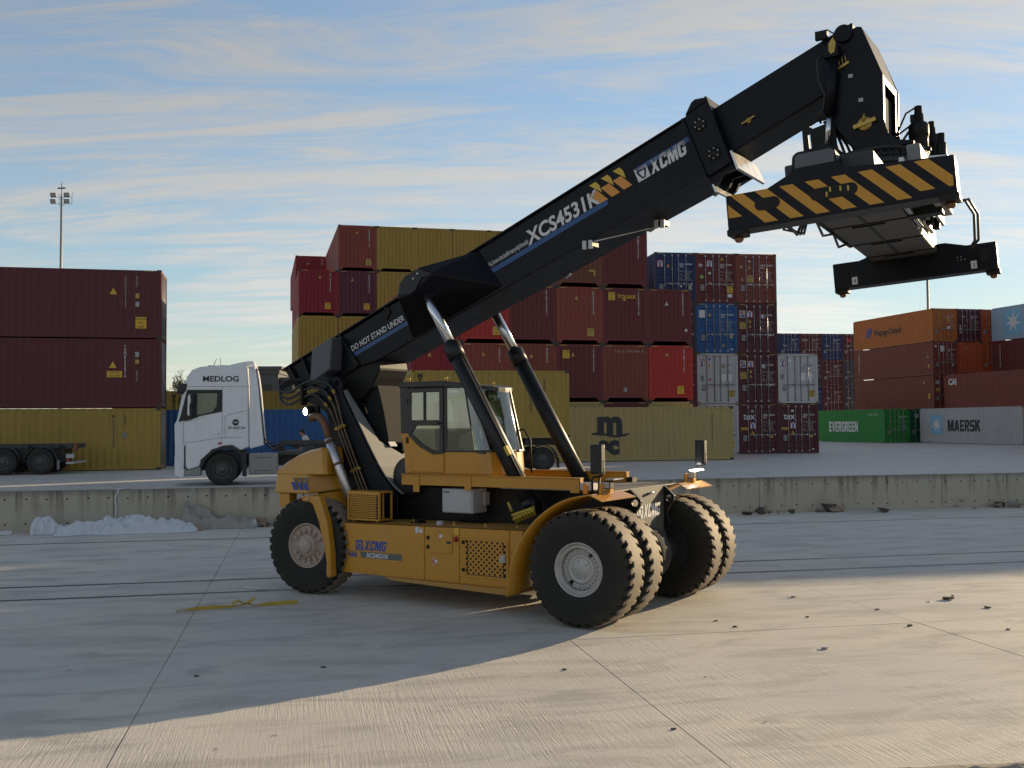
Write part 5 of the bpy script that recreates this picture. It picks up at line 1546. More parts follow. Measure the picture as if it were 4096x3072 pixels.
m = MB(); m.prism([(-5.75, 2.0), (-5.30, 1.4), (-4.9, 1.4), (-5.35, 2.6), (-5.75, 3.3), (-5.95, 3.2)], 'y', -0.78, 0.78); m.build('mast_web', M_shade_blk, rs)
m = MB(); m.prism([(-5.62, 3.70), (-5.44, 3.46), (-5.41, 2.92), (-5.28, 2.64), (-4.90, 2.58), (-5.02, 3.14), (-5.14, 3.56), (-5.25, 3.85)], 'y', -0.30, 0.60); m.build('boom_foot', M_shade_blk, rs, bevel=0.03)
m = MB(); m.cyl((-5.95, -0.9, 3.72), (-5.95, 0.9, 3.72), 0.13, 20); m.build('boom_pivot', M_blk, rs)
for k in range(3):
    d = k*0.085
    m = MB()
    pts = [(-5.86+d*1.1, -0.90, 3.285+d*1.35), (-5.75+d*0.9, -0.90, 3.17+d*1.0), (-5.64+d*0.85, -0.90, 2.95+d*0.35), (-5.34+d*0.9, -0.90, 2.32+d*0.1), (-5.02+d*0.95, -0.90, 1.70+d*0.05), (-4.93+d*0.95, -0.90, 1.50)]
    m.tube(pts, 0.016, 8)
    pp = m.build('hydraulic_pipe', M_pipe, rs)
    m = MB()
    q0 = Vector(pts[0]); dv = (q0-Vector(pts[1])).normalized()
    m.cyl(q0-dv*0.03, q0+dv*0.07, 0.027, 8); m.cyl(q0+dv*0.02, q0+dv*0.05, 0.036, 6)
    m.build('pipe_fitting', M_brass, pp)
    for f in (2.86, 2.10, 1.66):
        zz_ = f+d*0.35
        for a, b in zip(pts[2:-1], pts[3:]):
            if b[2] <= zz_ <= a[2]:
                u = (a[2]-zz_)/(a[2]-b[2]); cx = a[0]+(b[0]-a[0])*u
                m = MB(); m.box(cx-0.05, cx+0.05, -0.925, -0.87, zz_-0.022, zz_+0.022); m.build('pipe_clamp', M_brass, pp, bevel=0.004)
    # rubber hose looping back from the fitting
    m = MB()
    q1 = q0+dv*0.07
    hp_ = [q1, q1+Vector((-0.14, 0, 0.11)), Vector((-6.22+d*0.3, -0.90, 3.50+d*1.5)), Vector((-6.48, -0.88, 3.44+d*1.5)), Vector((-6.78, -0.86, 3.33+d*1.35)), Vector((-7.03-d*0.2, -0.83, 3.37+d*1.2)), Vector((-7.15-d*0.1, -0.78, 3.52+d*0.9)), Vector((-7.10+d*0.2, -0.66, 3.68+d*0.6)), Vector((-6.95+d*0.4, -0.50, 3.76+d*0.3)), Vector((-6.75+d*0.5, -0.35, 3.74))]
    sm2 = []
    for i in range(len(hp_)-1):
        p0 = hp_[max(i-1, 0)]; p1 = hp_[i]; p2 = hp_[i+1]; p3 = hp_[min(i+2, len(hp_)-1)]
        for j in range(5):
            t_ = j/5
            sm2.append(0.5*((2*p1)+(p2-p0)*t_+(2*p0-5*p1+4*p2-p3)*t_*t_+(3*p1-p0-3*p2+p3)*t_**3))
    sm2.append(hp_[-1])
    m.tube(sm2, 0.026, 8); m.build('hydraulic_hose', M_hose, rs)
m = MB(); m.box(-6.50, -6.44, -0.93, -0.80, 3.30, 3.66); m.build('hose_bracket', M_blk, rs)
m = MB(); m.cyl((-6.30, -0.99, 3.18), (-6.26, -0.87, 3.19), 0.085, 16); m.box(-6.35, -6.1, -0.87, -0.80, 3.10, 3.30)
wl = m.build('work_lamp', M_blk, rs)
m = MB(); m.lathe([(0.072, 0), (0.06, 0.012), (0.0001, 0.02)], 16, Matrix.Translation((-6.30, -0.992, 3.18)) @ Vector((-0.04, -0.12, -0.01)).to_track_quat('Z', 'Y').to_matrix().to_4x4())
m.build('lamp_lens', M_lamp, wl)
# exhaust
m = MB(); m.tube([(-6.02, -1.15, 3.05), (-5.92, -1.15, 3.09), (-5.80, -1.15, 3.08), (-5.70, -1.15, 2.99), (-5.63, -1.15, 2.84), (-5.57, -1.15, 2.66)], [0.075, 0.072, 0.068, 0.068, 0.068, 0.068], 14)
m.lathe([(0.060, 0), (0.058, 0.1)], 12, frame((-6.02, -1.15, 3.05), (0, 1, 0), (0, 0, 1)))
ex = m.build('exhaust_pipe', M_rustp, rs)
m = MB(); m.tube([(-5.575, -1.15, 2.68), (-5.37, -1.15, 2.25), (-4.92, -1.15, 1.33)], 0.085, 16)
m.build('exhaust_wrap', M_foil, ex)
m = MB()
for t_ in (0.02, 0.32):
    p = Vector((-5.575, -1.15, 2.68)).lerp(Vector((-4.92, -1.15, 1.33)), t_); q = Vector((-5.575, -1.15, 2.68)).lerp(Vector((-4.92, -1.15, 1.33)), t_+0.03)
    m.cyl(p, q, 0.092, 16)
tag(m.build('pipe_band', M_rustp, ex), kind='stuff')

# ---- boom
SL = 0.4175
def top(x): return 5.07+0.4245*(x+4.77)
def low(x): return 4.44+0.398*(x+4.15)
b_o = [(-7.35, 4.00), (-6.0, top(-6.0)), (-4.77, 5.07), (1.20, top(1.20)), (1.55, low(1.55)), (-4.15, low(-4.15)), (-4.75, 4.20), (-5.07, 4.08), (-5.43, 4.02), (-5.9, 3.80), (-6.4, 3.62), (-7.08, 3.66)]
m = MB(); m.prism(b_o, 'y', -0.47, 0.47)
boom = m.build('boom', M_navy, rs, bevel=0.02, seg=2)
dirb = Vector((1, 0, 0.4245)).normalized(); upb = Vector((-0.4245, 0, 1)).normalized()
m = MB()
m.prism([(-7.37, 3.995), (1.20, top(1.20)-0.005), (1.19, top(1.19)+0.02), (-7.38, 4.025)], 'y', -0.51, 0.51); m.build('boom_top_flange', M_navy, boom, bevel=0.006)
for x in (-6.9, -6.55):
    m = MB(); m.prism([(x-0.30, top(x-0.30)), (x-0.25, top(x-0.25)), (x+0.04, 3.66), (x-0.02, 3.66)], 'y', -0.545, -0.46); m.build('boom_rib', M_blk, boom, bevel=0.006)
m = MB(); m.prism([(-6.35, 4.34), (-5.84, 4.56), (-5.90, 3.95), (-6.40, 3.69)], 'y', -0.78, 0.78)
m.build('valve_cover', M_greyp, boom, bevel=0.02)  # lighter bluish grey paints in the skylight on this plate
m = MB(); m.prism([(-5.93, 4.60), (-5.88, 4.62), (-5.42, 4.04), (-5.50, 4.01)], 'y', -0.52, 0.52); m.build('boom_rib', M_blk, boom, bevel=0.006)
m = MB(); m.prism([(-6.25, 3.72), (-5.45, 4.05), (-5.05, 4.15), (-5.0, 3.95), (-5.08, 3.80), (-5.2, 3.62), (-5.45, 3.40), (-5.9, 3.28), (-6.15, 3.40)], 'y', -0.42, 0.42); m.build('pivot_lug', M_blk, boom, bevel=0.02)
# ears that take the lift cylinders
for s in (-1, 1):
    o1 = [(-3.92, 5.14), (-3.86, 5.35), (-3.77, 5.45), (-3.46, 5.575), (-3.19, 5.47), (-3.21, 5.42), (-3.42, 5.36), (-3.62, 5.12), (-3.9, 5.08)]
    pts = [(x, s*1.24, z) for x, z in o1]+[(-4.46, s*0.46, 5.16), (-4.19, s*0.46, 4.46), (-2.27, s*0.46, 5.25), (-2.75, s*0.46, 5.90)]
    m = MB(); m.hull(pts); e_ = m.build('cylinder_bracket', M_navy, boom, bevel=0.012)
    m = MB(); m.prism([(-3.90, 5.13), (-3.86, 5.33), (-3.76, 5.43), (-3.46, 5.55), (-3.20, 5.46), (-3.22, 5.41), (-3.40, 5.40), (-3.52, 5.20), (-3.62, 5.14)], 'y', s*1.24, s*1.262); m.build('ear_plate', M_navy2, e_, bevel=0.005)
    if s < 0:
        m = MB()
        for x, z in ((-3.47, 5.47), (-3.56, 5.39)): m.sphere((x, -1.266, z), 0.025, 8)
        m.build('ear_bolt', M_stl, e_)
m = MB(); m.prism([(-2.62, 6.0), (-2.05, top(-2.05)+0.035), (-1.98, top(-1.98)+0.03), (-1.98, top(-1.98)), (-2.62, top(-2.62))], 'y', -0.50, -0.44); m.build('boom_lug', M_blk, boom)
m = MB(); m.prism([(-4.86, 4.99), (-4.83, 5.06), (-4.72, 5.05), (-4.69, 4.95), (-4.78, 4.83), (-4.86, 4.85)], 'y', -0.50, -0.46); m.build('lifting_ring', M_shade_blk, boom, bevel=0.01)
# collar at the mouth of the boom
col_o = [(1.07, 7.53), (1.12, 7.585), (1.43, 7.76), (1.79, 6.80), (1.76, 6.74), (1.46, 6.60), (1.40, 6.66)]
m = MB(); m.prism(col_o, 'y', -0.56, 0.56); cl_ = m.build('boom_collar', M_navy, boom, bevel=0.012)
for ax in ((1.055, 7.52, 1.42, 6.60), (1.43, 7.79, 1.80, 6.76)):
    x0, z0, x1, z1 = ax
    m = MB(); d = Vector((x1-x0, z1-z0)).normalized()
    m.prism([(x0-0.018, z0), (x0+0.018, z0+0.012), (x1+0.018+d.x*0.03, z1+d.y*0.03+0.012), (x1-0.018+d.x*0.03, z1+d.y*0.03)], 'y', -0.60, 0.60); m.build('collar_flange', M_navy, cl_, bevel=0.006)
m = MB(); hole = [(1.325+0.035*math.cos(2*PI*k/12), 7.735+0.035*math.sin(2*PI*k/12)) for k in range(12)]
m.prism([(1.10, 7.57), (1.20, 7.75), (1.26, 7.79), (1.40, 7.79), (1.44, 7.74)], 'y', -0.58, -0.54, [hole] if False else ()); m.build('collar_lug', M_navy, cl_, bevel=0.006)
for cx, cz in ((1.325, 7.40), (1.545, 6.93)):
    m = MB(); m.lathe([(0.11, 0), (0.11, 0.012), (0.0001, 0.014)], 24, frame((cx, -0.56, cz), (1, 0, 0), (0, 0, 1))); pl = m.build('bolt_plate', M_blk, cl_)
    for k in range(6):
        a = 2*PI*k/6+0.5
        m = MB(); m.sphere((cx+0.076*math.cos(a), -0.575, cz+0.076*math.sin(a)), 0.014, 6); m.build('bolt', M_box, pl)
m = MB(); m.prism([(1.42, 6.64), (1.78, 6.80), (1.85, 6.66), (1.66, 6.62), (1.60, 6.50), (1.50, 6.42)], 'y', -0.5, -0.44); m.prism([(1.42, 6.64), (1.78, 6.80), (1.85, 6.66), (1.66, 6.62), (1.60, 6.50), (1.50, 6.42)], 'y', 0.2, 0.26); m.prism([(1.42, 6.64), (1.78, 6.80), (1.85, 6.66), (1.66, 6.62), (1.60, 6.50), (1.50, 6.42)], 'y', -0.1, -0.04)
m.build('collar_gusset', M_navy, cl_)
m = MB(); m.prism([(1.80, 6.92), (1.83, 6.93), (1.93, 6.65), (1.90, 6.63)], 'y', -0.58, 0.58); m.build('collar_wear_plate', M_stl, cl_)
m = MB(); m.prism([(1.49, 6.47), (1.52, 6.48), (1.57, 6.36), (1.54, 6.35)], 'y', -0.52, 0.52); m.build('collar_wear_plate', M_stl, cl_)
# telescoped inner boom
def top2(x): return 7.66+0.4245*(x-1.47)
m = MB(); m.prism([(1.0, top2(1.0)), (3.55, top2(3.55)), (3.55, top2(3.55)-0.80), (1.0, top2(1.0)-0.86)], 'y', -0.385, 0.385); ib = m.build('inner_boom', M_navy, rs, bevel=0.03, seg=2)
m = MB(); m.lathe([(0.045, 0), (0.045, 0.03), (0.0001, 0.035)], 12, frame((2.03, -0.386, 7.38), (1, 0, 0), (0, 0, 1))); m.bar((1.93, -0.42, 7.34), (2.13, -0.42, 7.43), 0.02, 0.02); m.build('grease_port', M_brass, ib)
# lamps and small brackets under the boom
for x, y in ((-0.62, -0.47), (0.28, 0.30)):
    z = low(x)
    m = MB(); m.box(x-0.05, x+0.12, y-0.12, y+0.10, z-0.10, z-0.02); lb = m.build('lamp_bracket', M_blk, boom)
    for k in range(2):
        m = MB(); m.box(x-0.05+k*0.11, x+0.02+k*0.11, y-0.145, y-0.12, z-0.15, z-0.01); m.build('lamp', M_lens, lb, bevel=0.006)
m = MB(); m.tube([(-0.5, -0.55, low(-0.5)-0.08), (0.25, 0.2, low(0.25)-0.1)], 0.012, 6); m.build('cable', M_stl, boom)
for x in (-1.55, 0.05, 1.18):
    z = low(x); m = MB(); m.prism([(x-0.10, z), (x+0.10, z+0.08), (x+0.07, z+0.0), (x-0.02, z-0.05)], 'y', 0.40, 0.47); m.build('boom_lug', M_stl, boom)
# boom graphics: blue stripe, warning line, model, chevrons, logo
def BF(x, z, dy=0.0): return frame((x, -0.4735-dy, z), (1, 0, 0.4130), (-0.4130, 0, 1))
def stripe(x0, z0, ln, w):
    flatp(rect(ln, w), M_stripe_b, boom, BF(x0, z0), 'blue_stripe')
stripe(-2.50, 5.475, 2.42, 0.085); stripe(0.235, 6.835, 1.03, 0.075); stripe(-5.655, 4.155, 1.66, 0.075)
text('XCS4531K', M_logo_w, boom, BF(-1.74, 5.90), 0.335, name='model_name', bold=0.028, shear=0.16, xs=0.94)
text('Vinç bomunun altına kesinlikle insan yerleştirilmemelidir', M_logo_w, boom, BF(-2.54, 5.60), 0.125, name='warning_line', bold=0.006, xs=0.302)
text('DO NOT STAND UNDER BOOM', M_logo_w, boom, BF(-5.62, 4.29), 0.150, name='warning_line', bold=0.016, xs=0.80)
chevrons(boom, BF(-0.52, 6.375), 0.37, (M_ch_o, M_ch_y))
xcmg(boom, BF(0.27, 6.675), 0.225, M_logo_w)
# head
head_o = [(3.30, 8.17), (3.40, 8.30), (3.52, 8.38), (3.64, 8.415), (3.70, 8.40), (3.975, 7.68), (3.975, 7.05), (4.03, 6.86), (4.16, 6.75), (4.36, 6.71), (4.36, 6.665), (3.61, 6.665), (3.36, 6.98), (3.285, 7.15)]
for y in (-0.50, 0.44):
    m = MB(); m.prism(head_o, 'y', y, y+0.06); hp1 = m.build('head_plate', M_navy, rs, bevel=0.01)
    if y < 0: HD = hp1
m = MB()
m.sheet([[(3.71, -0.44, 8.38), (3.71, 0.44, 8.38)], [(3.96, -0.44, 7.69), (3.96, 0.44, 7.69)], [(3.96, -0.44, 7.60), (3.96, 0.44, 7.60)]], 0.02)
for s in (-1, 1): m.box(3.945, 3.965, s*0.44 if s > 0 else -0.44, s*0.44-s*0.10, 7.05, 7.60) if False else m.sheet([[(3.96, s*0.44, 7.60), (3.96, s*0.33, 7.60)], [(3.96, s*0.44, 7.02), (3.96, s*0.33, 7.02)]], 0.02)
m.build('head_cover', M_navy2, rs, recalc=True)
m = MB(); m.box(3.40, 3.90, -0.42, 0.42, 6.95, 7.5); m.build('head_shade_block', M_shade_blk, rs)  # black block stands in for the shaded inside of the head
m = MB(); m.cyl((3.46, -0.56, 8.34), (3.46, 0.56, 8.34), 0.125, 24); m.build('head_pin', M_navy, rs, bevel=0.01)
m = MB(); m.lathe([(0.10, 0), (0.10, 0.02), (0.085, 0.03), (0.0001, 0.032)], 20, frame((3.725, -0.50, 7.03), (1, 0, 0), (0, 0, 1))); m.bar((3.58, -0.545, 6.99), (3.88, -0.545, 7.07), 0.03, 0.055); m.tube([(3.72, -0.55, 7.05), (3.725, -0.55, 7.16)], 0.02, 6)
m.build('pivot_pin', M_brass, HD)
m = MB(); m.bar((3.38, -0.52, 7.86), (3.53, -0.52, 7.93), 0.03, 0.035)
for k in range(3): m.cyl((3.40+k*0.045, -0.525, 7.90+k*0.02), (3.385+k*0.045, -0.525, 8.0+k*0.02), 0.012, 6)
m.build('grease_block', M_brass, HD)
for x, z in ((3.545, 7.73), (3.68, 7.37)):
    m = MB(); m.box(x-0.03, x+0.03, -0.52, -0.50, z-0.025, z+0.025); m.build('grease_nipple', M_box, HD)
m = MB(); m.tube([(3.44, -0.51, 7.86), (3.54, -0.51, 7.72), (3.66, -0.51, 7.38), (3.74, -0.51, 7.28)], 0.008, 5); m.build('grease_line', M_hose, HD)
# damping cylinder beside the head
m = MB(); m.cyl((3.335, -0.60, 8.02), (3.265, -0.60, 7.22), 0.075, 14); m.box(3.22, 3.42, -0.68, -0.53, 8.0, 8.16)
dc = m.build('damping_cylinder', M_navy, rs)
m = MB(); m.cyl((3.265, -0.60, 7.24), (3.235, -0.60, 6.80), 0.042, 12); m.build('piston_rod', M_chr, dc)
m = MB(); m.prism([(3.30, 8.18), (3.36, 8.26), (3.40, 8.18), (3.38, 8.05), (3.33, 8.03), (3.30, 8.08)], 'y', -0.70, -0.68); m.build('cylinder_eye', M_brass, dc)
m = MB(); m.tube([(3.22, -0.64, 8.06), (3.12, -0.64, 8.0), (3.14, -0.64, 7.7), (3.22, -0.64, 7.5), (3.20, -0.62, 7.3), (3.08, -0.60, 7.22), (3.14, -0.55, 7.12)], 0.016, 6); m.tube([(3.16, -0.45, 8.28), (3.13, -0.45, 8.42), (3.22, -0.45, 8.47), (3.31, -0.45, 8.40), (3.33, -0.5, 8.25)], 0.012, 6)
m.build('hydraulic_hose', M_hose, dc)
m = MB(); m.box(3.05, 3.22, -0.47, -0.40, top2(3.1), top2(3.1)+0.12); m.build('valve_block', M_blk, ib)
m = MB()
for k in range(4):
    y = -0.25+k*0.12
    m.tube([(3.10+0.05*k, y, 7.22), (3.25, y-0.1, 7.08), (3.30+0.05*k, y-0.2, 6.85), (3.36+0.06*k, y-0.25, 6.66)], 0.022, 6)
m.build('hydraulic_hose', M_hose, rs)

# ---- lift cylinders
for s in (-1, 1):
    a, b, c = Vector((-1.42, s*1.0, 1.62)), Vector((-2.97, s*1.0, 4.25)), Vector((-3.66, s*1.0, 5.42))
    m = MB(); m.cyl(a, b, 0.135, 24); d = (b-a).normalized()
    m.cyl(b-d*0.26, b+d*0.015, 0.150, 24); m.cyl(a-d*0.02, a+d*0.1, 0.145, 24)
    for k in range(16):
        t_ = 2*PI*k/16; e1 = Vector((0, 1, 0)); e2 = d.cross(e1)
        q = b+d*0.015+(e1*math.cos(t_)+e2*math.sin(t_))*0.125
        m.cyl(q, q+d*0.022, 0.016, 6)
    lc = m.build('lift_cylinder', M_navy2 if s > 0 else M_navy2, rs)
    m = MB(); m.cyl(b-d*0.1, c, 0.088, 24); m.build('piston_rod', M_chr, lc)
    e1 = Vector((0, -1, 0)); off = e1*0.10+d.cross(Vector((0, 1, 0))).normalized()*(-0.11)
    if s < 0:
        m = MB(); m.tube([b-d*0.32+off*1.1, b-d*0.40+off*1.2, a+d*1.2+off*1.2, a+d*0.15+off*1.2], 0.020, 8); m.build('feed_pipe', M_blk, lc)
        m = MB(); m.bar(a+d*0.86+off*1.2, a+d*1.02+off*1.2, 0.06, 0.06); m.build('pipe_clamp', M_ch_y, lc)
    m = MB(); m.box(-1.56, -1.28, s*1.0-0.12, s*1.0+0.12, 1.50, 1.72); m.build('cylinder_foot', M_blk, rs, bevel=0.02)
# yellow valve cluster at the foot of the near cylinder
m = MB()
r5 = random.Random(5)
for k in range(7):
    x = -1.50+k*0.055; z = 1.52+k*0.022
    m.cyl((x, -1.36, z), (x+0.03, -1.36, z-0.14), 0.022, 7); m.cyl((x, -1.38, z-0.05), (x+0.012, -1.38, z-0.10), 0.032, 6)
m.cyl((-1.55, -1.37, 1.55), (-1.62, -1.37, 1.70), 0.024, 7); m.bar((-1.55, -1.36, 1.50), (-1.18, -1.36, 1.62), 0.05, 0.035)
m.build('valve_cluster', paint('valve_yellow', (0.42, 0.30, 0.03), 0.4, 0.3, metal=0.3), rs)

# ---- lamps and mirrors on the front fenders
def mirror(s):
    y = s*1.92
    m = MB(); m.tube([(0.17, y, 1.90), (0.165, y, 2.12), (0.19, y, 2.155), (0.31, y, 2.17), (0.34, y, 2.21), (0.34, y, 2.40)], 0.017, 8)
    m.tube([(0.26, y, 1.90), (0.29, y, 2.15)], 0.013, 6) if s < 0 else None
    arm = m.build('mirror_arm', M_blk, rs)
    m = MB()
    sec = [(0.0, 0.80), (0.06, 1.0), (0.5, 1.0), (0.94, 1.0), (1.0, 0.85)]
    rows = []
    for f, w in sec:
        z = 2.20+f*0.42
        rows.append([(0.20, y-0.115*w, z), (0.235, y-0.125*w, z), (0.31, y-0.11*w, z), (0.35, y-0.05*w, z), (0.35, y+0.05*w, z), (0.31, y+0.11*w, z), (0.235, y+0.125*w, z), (0.20, y+0.115*w, z), (0.20, y-0.115*w, z)])
    m.sheet(rows, 0, sm=False)
    for rw in (rows[0], rows[-1]): m.add(rw[:-1], [tuple(range(8))])
    m.build('mirror', M_navy2, arm, bevel=0.02, seg=2)
mirror(-1); mirror(1)
for s, x in ((-1, 0.20), (1, 0.16)):
    y = s*1.60
    m = MB(); m.box(x-0.02, x+0.01, y-0.17, y-0.05, 1.91, 2.06); m.box(x+0.02, x+0.10, y-0.02, y+0.10, 1.91, 1.97); m.build('lamp_bracket', M_yel, rs, bevel=0.006)
    m = MB(); m.box(x-0.03, x+0.10, y-0.03, y+0.12, 1.965, 2.085); hl_ = m.build('head_lamp', M_blk, rs, bevel=0.015)
    m = MB(); m.box(x-0.038, x-0.03, y-0.02, y+0.11, 1.98, 2.07); m.build('lamp_lens', M_lens, hl_)
    m = MB(); m.box(x-0.02, x+0.09, y-0.038, y-0.03, 1.98, 2.07); m.build('lamp_lens', M_lens, hl_)
    m = MB(); m.box(x+0.02, x+0.16, y-0.02, y+0.30, 2.10, 2.118); m.build('light_bar', M_stl if s < 0 else M_lamp, hl_, bevel=0.005)
m = MB(); m.box(0.05, 0.12, -2.0, -1.94, 1.91, 2.06); m.build('side_marker', M_amber, rs, bevel=0.01)
m = MB(); m.box(-0.42, -0.20, -1.22, -1.05, 1.91, 2.02); m.build('junction_box', M_box, rs, bevel=0.01)
m = MB(); m.box(-0.74, -0.62, 1.0, 1.2, 1.91, 2.0); m.build('end_stop', M_blk, rs, bevel=0.01)

# ---- spreader; its own frame, tilted a little
SM = Matrix.Translation((4.0, -0.708, 5.066)) @ Matrix.Rotation(0.063, 4, 'Z') @ Matrix.Rotation(-0.067, 4, 'Y') @ Matrix.Rotation(-0.004, 4, 'X')
def sb(m, name, mat, parent=None, bevel=0.0, recalc=True):
    """build a spreader part; parts of it are given in spreader coordinates"""
    o = m.build(name, mat, parent or rs, bevel, recalc)
    if parent is None: o.matrix_local = SM
    return o
m = MB()
m.box(-0.60, 0.38, -2.72, 2.72, 0.46, 0.82)
main = sb(m, 'spreader_beam', paint('spreader_grey', (0.035, 0.035, 0.037), 0.5, 0.2, (0.06, 0.06, 0.06), var=0.15), None, 0.015)
for y in (-0.45, 1.0, 2.2):
    m = MB(); m.box(-0.61, 0.40, y-0.012, y+0.012, 0.447, 0.462); m.box(-0.33, 0.10, y+0.10, y+0.125, 0.440, 0.462); m.box(-0.14, -0.10, y-1.2, y+0.05, 0.452, 0.462); m.build('belly_seam', M_blk, main)
# side rails with chains
m = MB(); m.box(0.40, 0.46, -2.7, 0.55, 0.50, 0.60); m.box(0.40, 0.46, -0.9, 1.9, 0.62, 0.70); m.build('slide_rail', M_stl, main)
m = MB(); m.box(0.50, 0.54, -2.6, 1.4, 0.60, 0.66); m.box(0.62, 0.67, -2.6, 0.4, 0.62, 0.70); m.build('slide_rail', M_stl, main)
m = MB(); m.box(0.72, 0.86, -2.7, 0.35, 0.55, 0.80); m.build('side_beam', M_grey, main, bevel=0.01)
m = MB(); m.box(0.38, 0.80, -0.35, -0.12, 0.48, 0.62)
for k in range(9): m.box(0.44+0.03*(k % 3), 0.52+0.04*(k % 3), -2.2+k*0.42, -2.05+k*0.42, 0.56, 0.72)
tag(m.build('chain_guide', M_blk, main), kind='stuff')
m = MB()
for dy, r_ in ((0.0, 0.0), (0.10, 0.05)):
    m.tube([(0.85, 0.25+dy, 0.70), (1.0+r_, 0.6, 0.78), (1.05+r_, 1.3, 0.70), (0.98+r_, 2.0, 0.45), (0.85, 2.5, 0.40)], 0.020, 6)
m.build('hydraulic_hose', M_hose, main)
m = MB()
for k in range(3):
    m.tube([(-0.62, -2.45+k*0.02, 0.55), (-0.72-0.03*k, -2.35+0.06*k, 0.25-0.03*k), (-0.66+0.02*k, -2.1+0.1*k, 0.13+0.02*k), (-0.62, -1.95+0.1*k, 0.30), (-0.60, -1.9+0.1*k, 0.5)], 0.018, 6)
m.tube([(-0.60, -2.2, 0.52), (-0.66, -1.6, 0.40), (-0.62, -1.2, 0.48), (-0.66, -0.6, 0.36), (-0.62, -0.1, 0.46), (-0.66, 0.4, 0.36), (-0.62, 0.8, 0.46)], 0.018, 6)
m.build('hydraulic_hose', M_hose, main)
m = MB(); m.box(-0.66, -0.605, -2.6, 1.2, 0.47, 0.66); m.build('cable_tray', M_blk, main)
# end beams with corner boxes and twistlocks
beam_o = [(-1.215, 0.515), (-0.74, 0.515), (-0.47, 0.635), (-0.445, 0.70), (-0.43, 0.82), (-0.38, 0.86), (-0.02, 0.86), (0.03, 0.82), (0.05, 0.68), (0.12, 0.60), (0.60, 0.55), (1.215, 0.515), (1.215, 0.10), (-1.215, 0.10)]
beam_f = [(-1.215, 0.515), (-0.80, 0.515), (-0.5, 0.60), (0.5, 0.60), (0.80, 0.515), (1.215, 0.515), (1.215, 0.10), (-1.215, 0.10)]
for s in (-1, 1):
    y0, y1 = (-3.05, -2.72) if s < 0 else (2.72, 3.05)
    m = MB(); m.prism(beam_o if s < 0 else beam_f, 'y', y0, y1)
    eb = sb(m, 'end_beam', M_navy, None, 0.012)
    for x in (-1.13, 1.13):
        m = MB(); m.box(x-0.10, x+0.10, s*2.93-0.13, s*2.93+0.13, 0.045, 0.12); m.build('corner_box', M_blk, eb, bevel=0.01)
        m = MB(); m.lathe([(0.032, 0.06), (0.032, 0.045), (0.05, 0.04), (0.055, 0.015), (0.035, -0.015), (0.0001, -0.025)], 12, Matrix.Translation((x, s*2.93, 0))); m.build('twistlock', M_rustp, eb)
    if s < 0:
        # hazard bands
        def clip(poly, x0, x1, z0, z1):
            def cut(p, f):
                out = []
                for i in range(len(p)):
                    a, b = p[i], p[(i+1) % len(p)]
                    fa, fb = f(a), f(b)
                    if fa >= 0: out.append(a)
                    if fa*fb < 0:
                        t_ = fa/(fa-fb); out.append((a[0]+(b[0]-a[0])*t_, a[1]+(b[1]-a[1])*t_))
                return out
            for f in (lambda p: p[0]-x0, lambda p: x1-p[0], lambda p: p[1]-z0, lambda p: z1-p[1]):
                poly = cut(poly, f)
                if len(poly) < 3: return None
            return poly
        for k in range(-1, 8):
            xk = -1.172+0.2835*k
            p = clip([(xk, 0.520), (xk+0.148, 0.520), (xk+0.148+0.385, 0.135), (xk+0.385, 0.135)], -1.195, 1.185, 0.135 if k > -1 else 0.25, 0.512)
            if k >= 6: p = clip(p, -1.2, 1.185, 0.19, 0.512) if p else p
            if p: flatp(poly2([p]), M_haz, eb, FACE(0, -3.0525, 0), 'hazard_band')
        flatp(poly2([[(-0.41, 0.68), (0.02, 0.68), (0.025, 0.80), (-0.01, 0.83), (-0.37, 0.83), (-0.40, 0.80)]]), M_greyp, eb, FACE(0, -3.0525, 0), 'grey_plate')
        for cx, hl in ((-0.745, 0.075), (-0.015, 0.185)):
            rr_ = 0.068
            pts = [(cx+hl+rr_*math.cos(a), 0.345+rr_*math.sin(a)) for a in [-PI/2+PI*k/8 for k in range(9)]]+[(cx-hl+rr_*math.cos(a), 0.345+rr_*math.sin(a)) for a in [PI/2+PI*k/8 for k in range(9)]]
            m = MB(); m.prism(pts, 'y', -3.058, -3.0); m.build('painted_slot', M_shade_blk, eb)  # slightly proud black oval, painted in for the dark of an open slot
        m = MB()
        for dx, dz in ((0.05, 0.01), (0.13, 0.0), (-0.06, 0.02), (-0.10, -0.03)): m.box(dx, dx+0.02, -3.061, -3.058, 0.33+dz, 0.385+dz)
        m.build('fitting', M_brass, eb)
    else:
        for x, s_ in ((-0.93, '4'), (0.84, '3')):
            flatp(rect(0.085, 0.12), M_logo_w, eb, FACE(x, 2.716, 0.14), 'number_plate')
            text(s_, M_pk, eb, FACE(x+0.02, 2.714, 0.165), 0.09, name='number')
        for x in (-1.10, 0.98):
            m = MB(); m.box(x, x+0.13, 2.700, 2.72, 0.22, 0.42); m.build('corner_plate', M_shade_blk, eb)
        m = MB()
        for k in range(5): m.sphere((0.66+0.05*(k % 3), 2.714, 0.30+0.045*(k//3)), 0.010, 6)
        m.build('bolt', M_stl, eb)
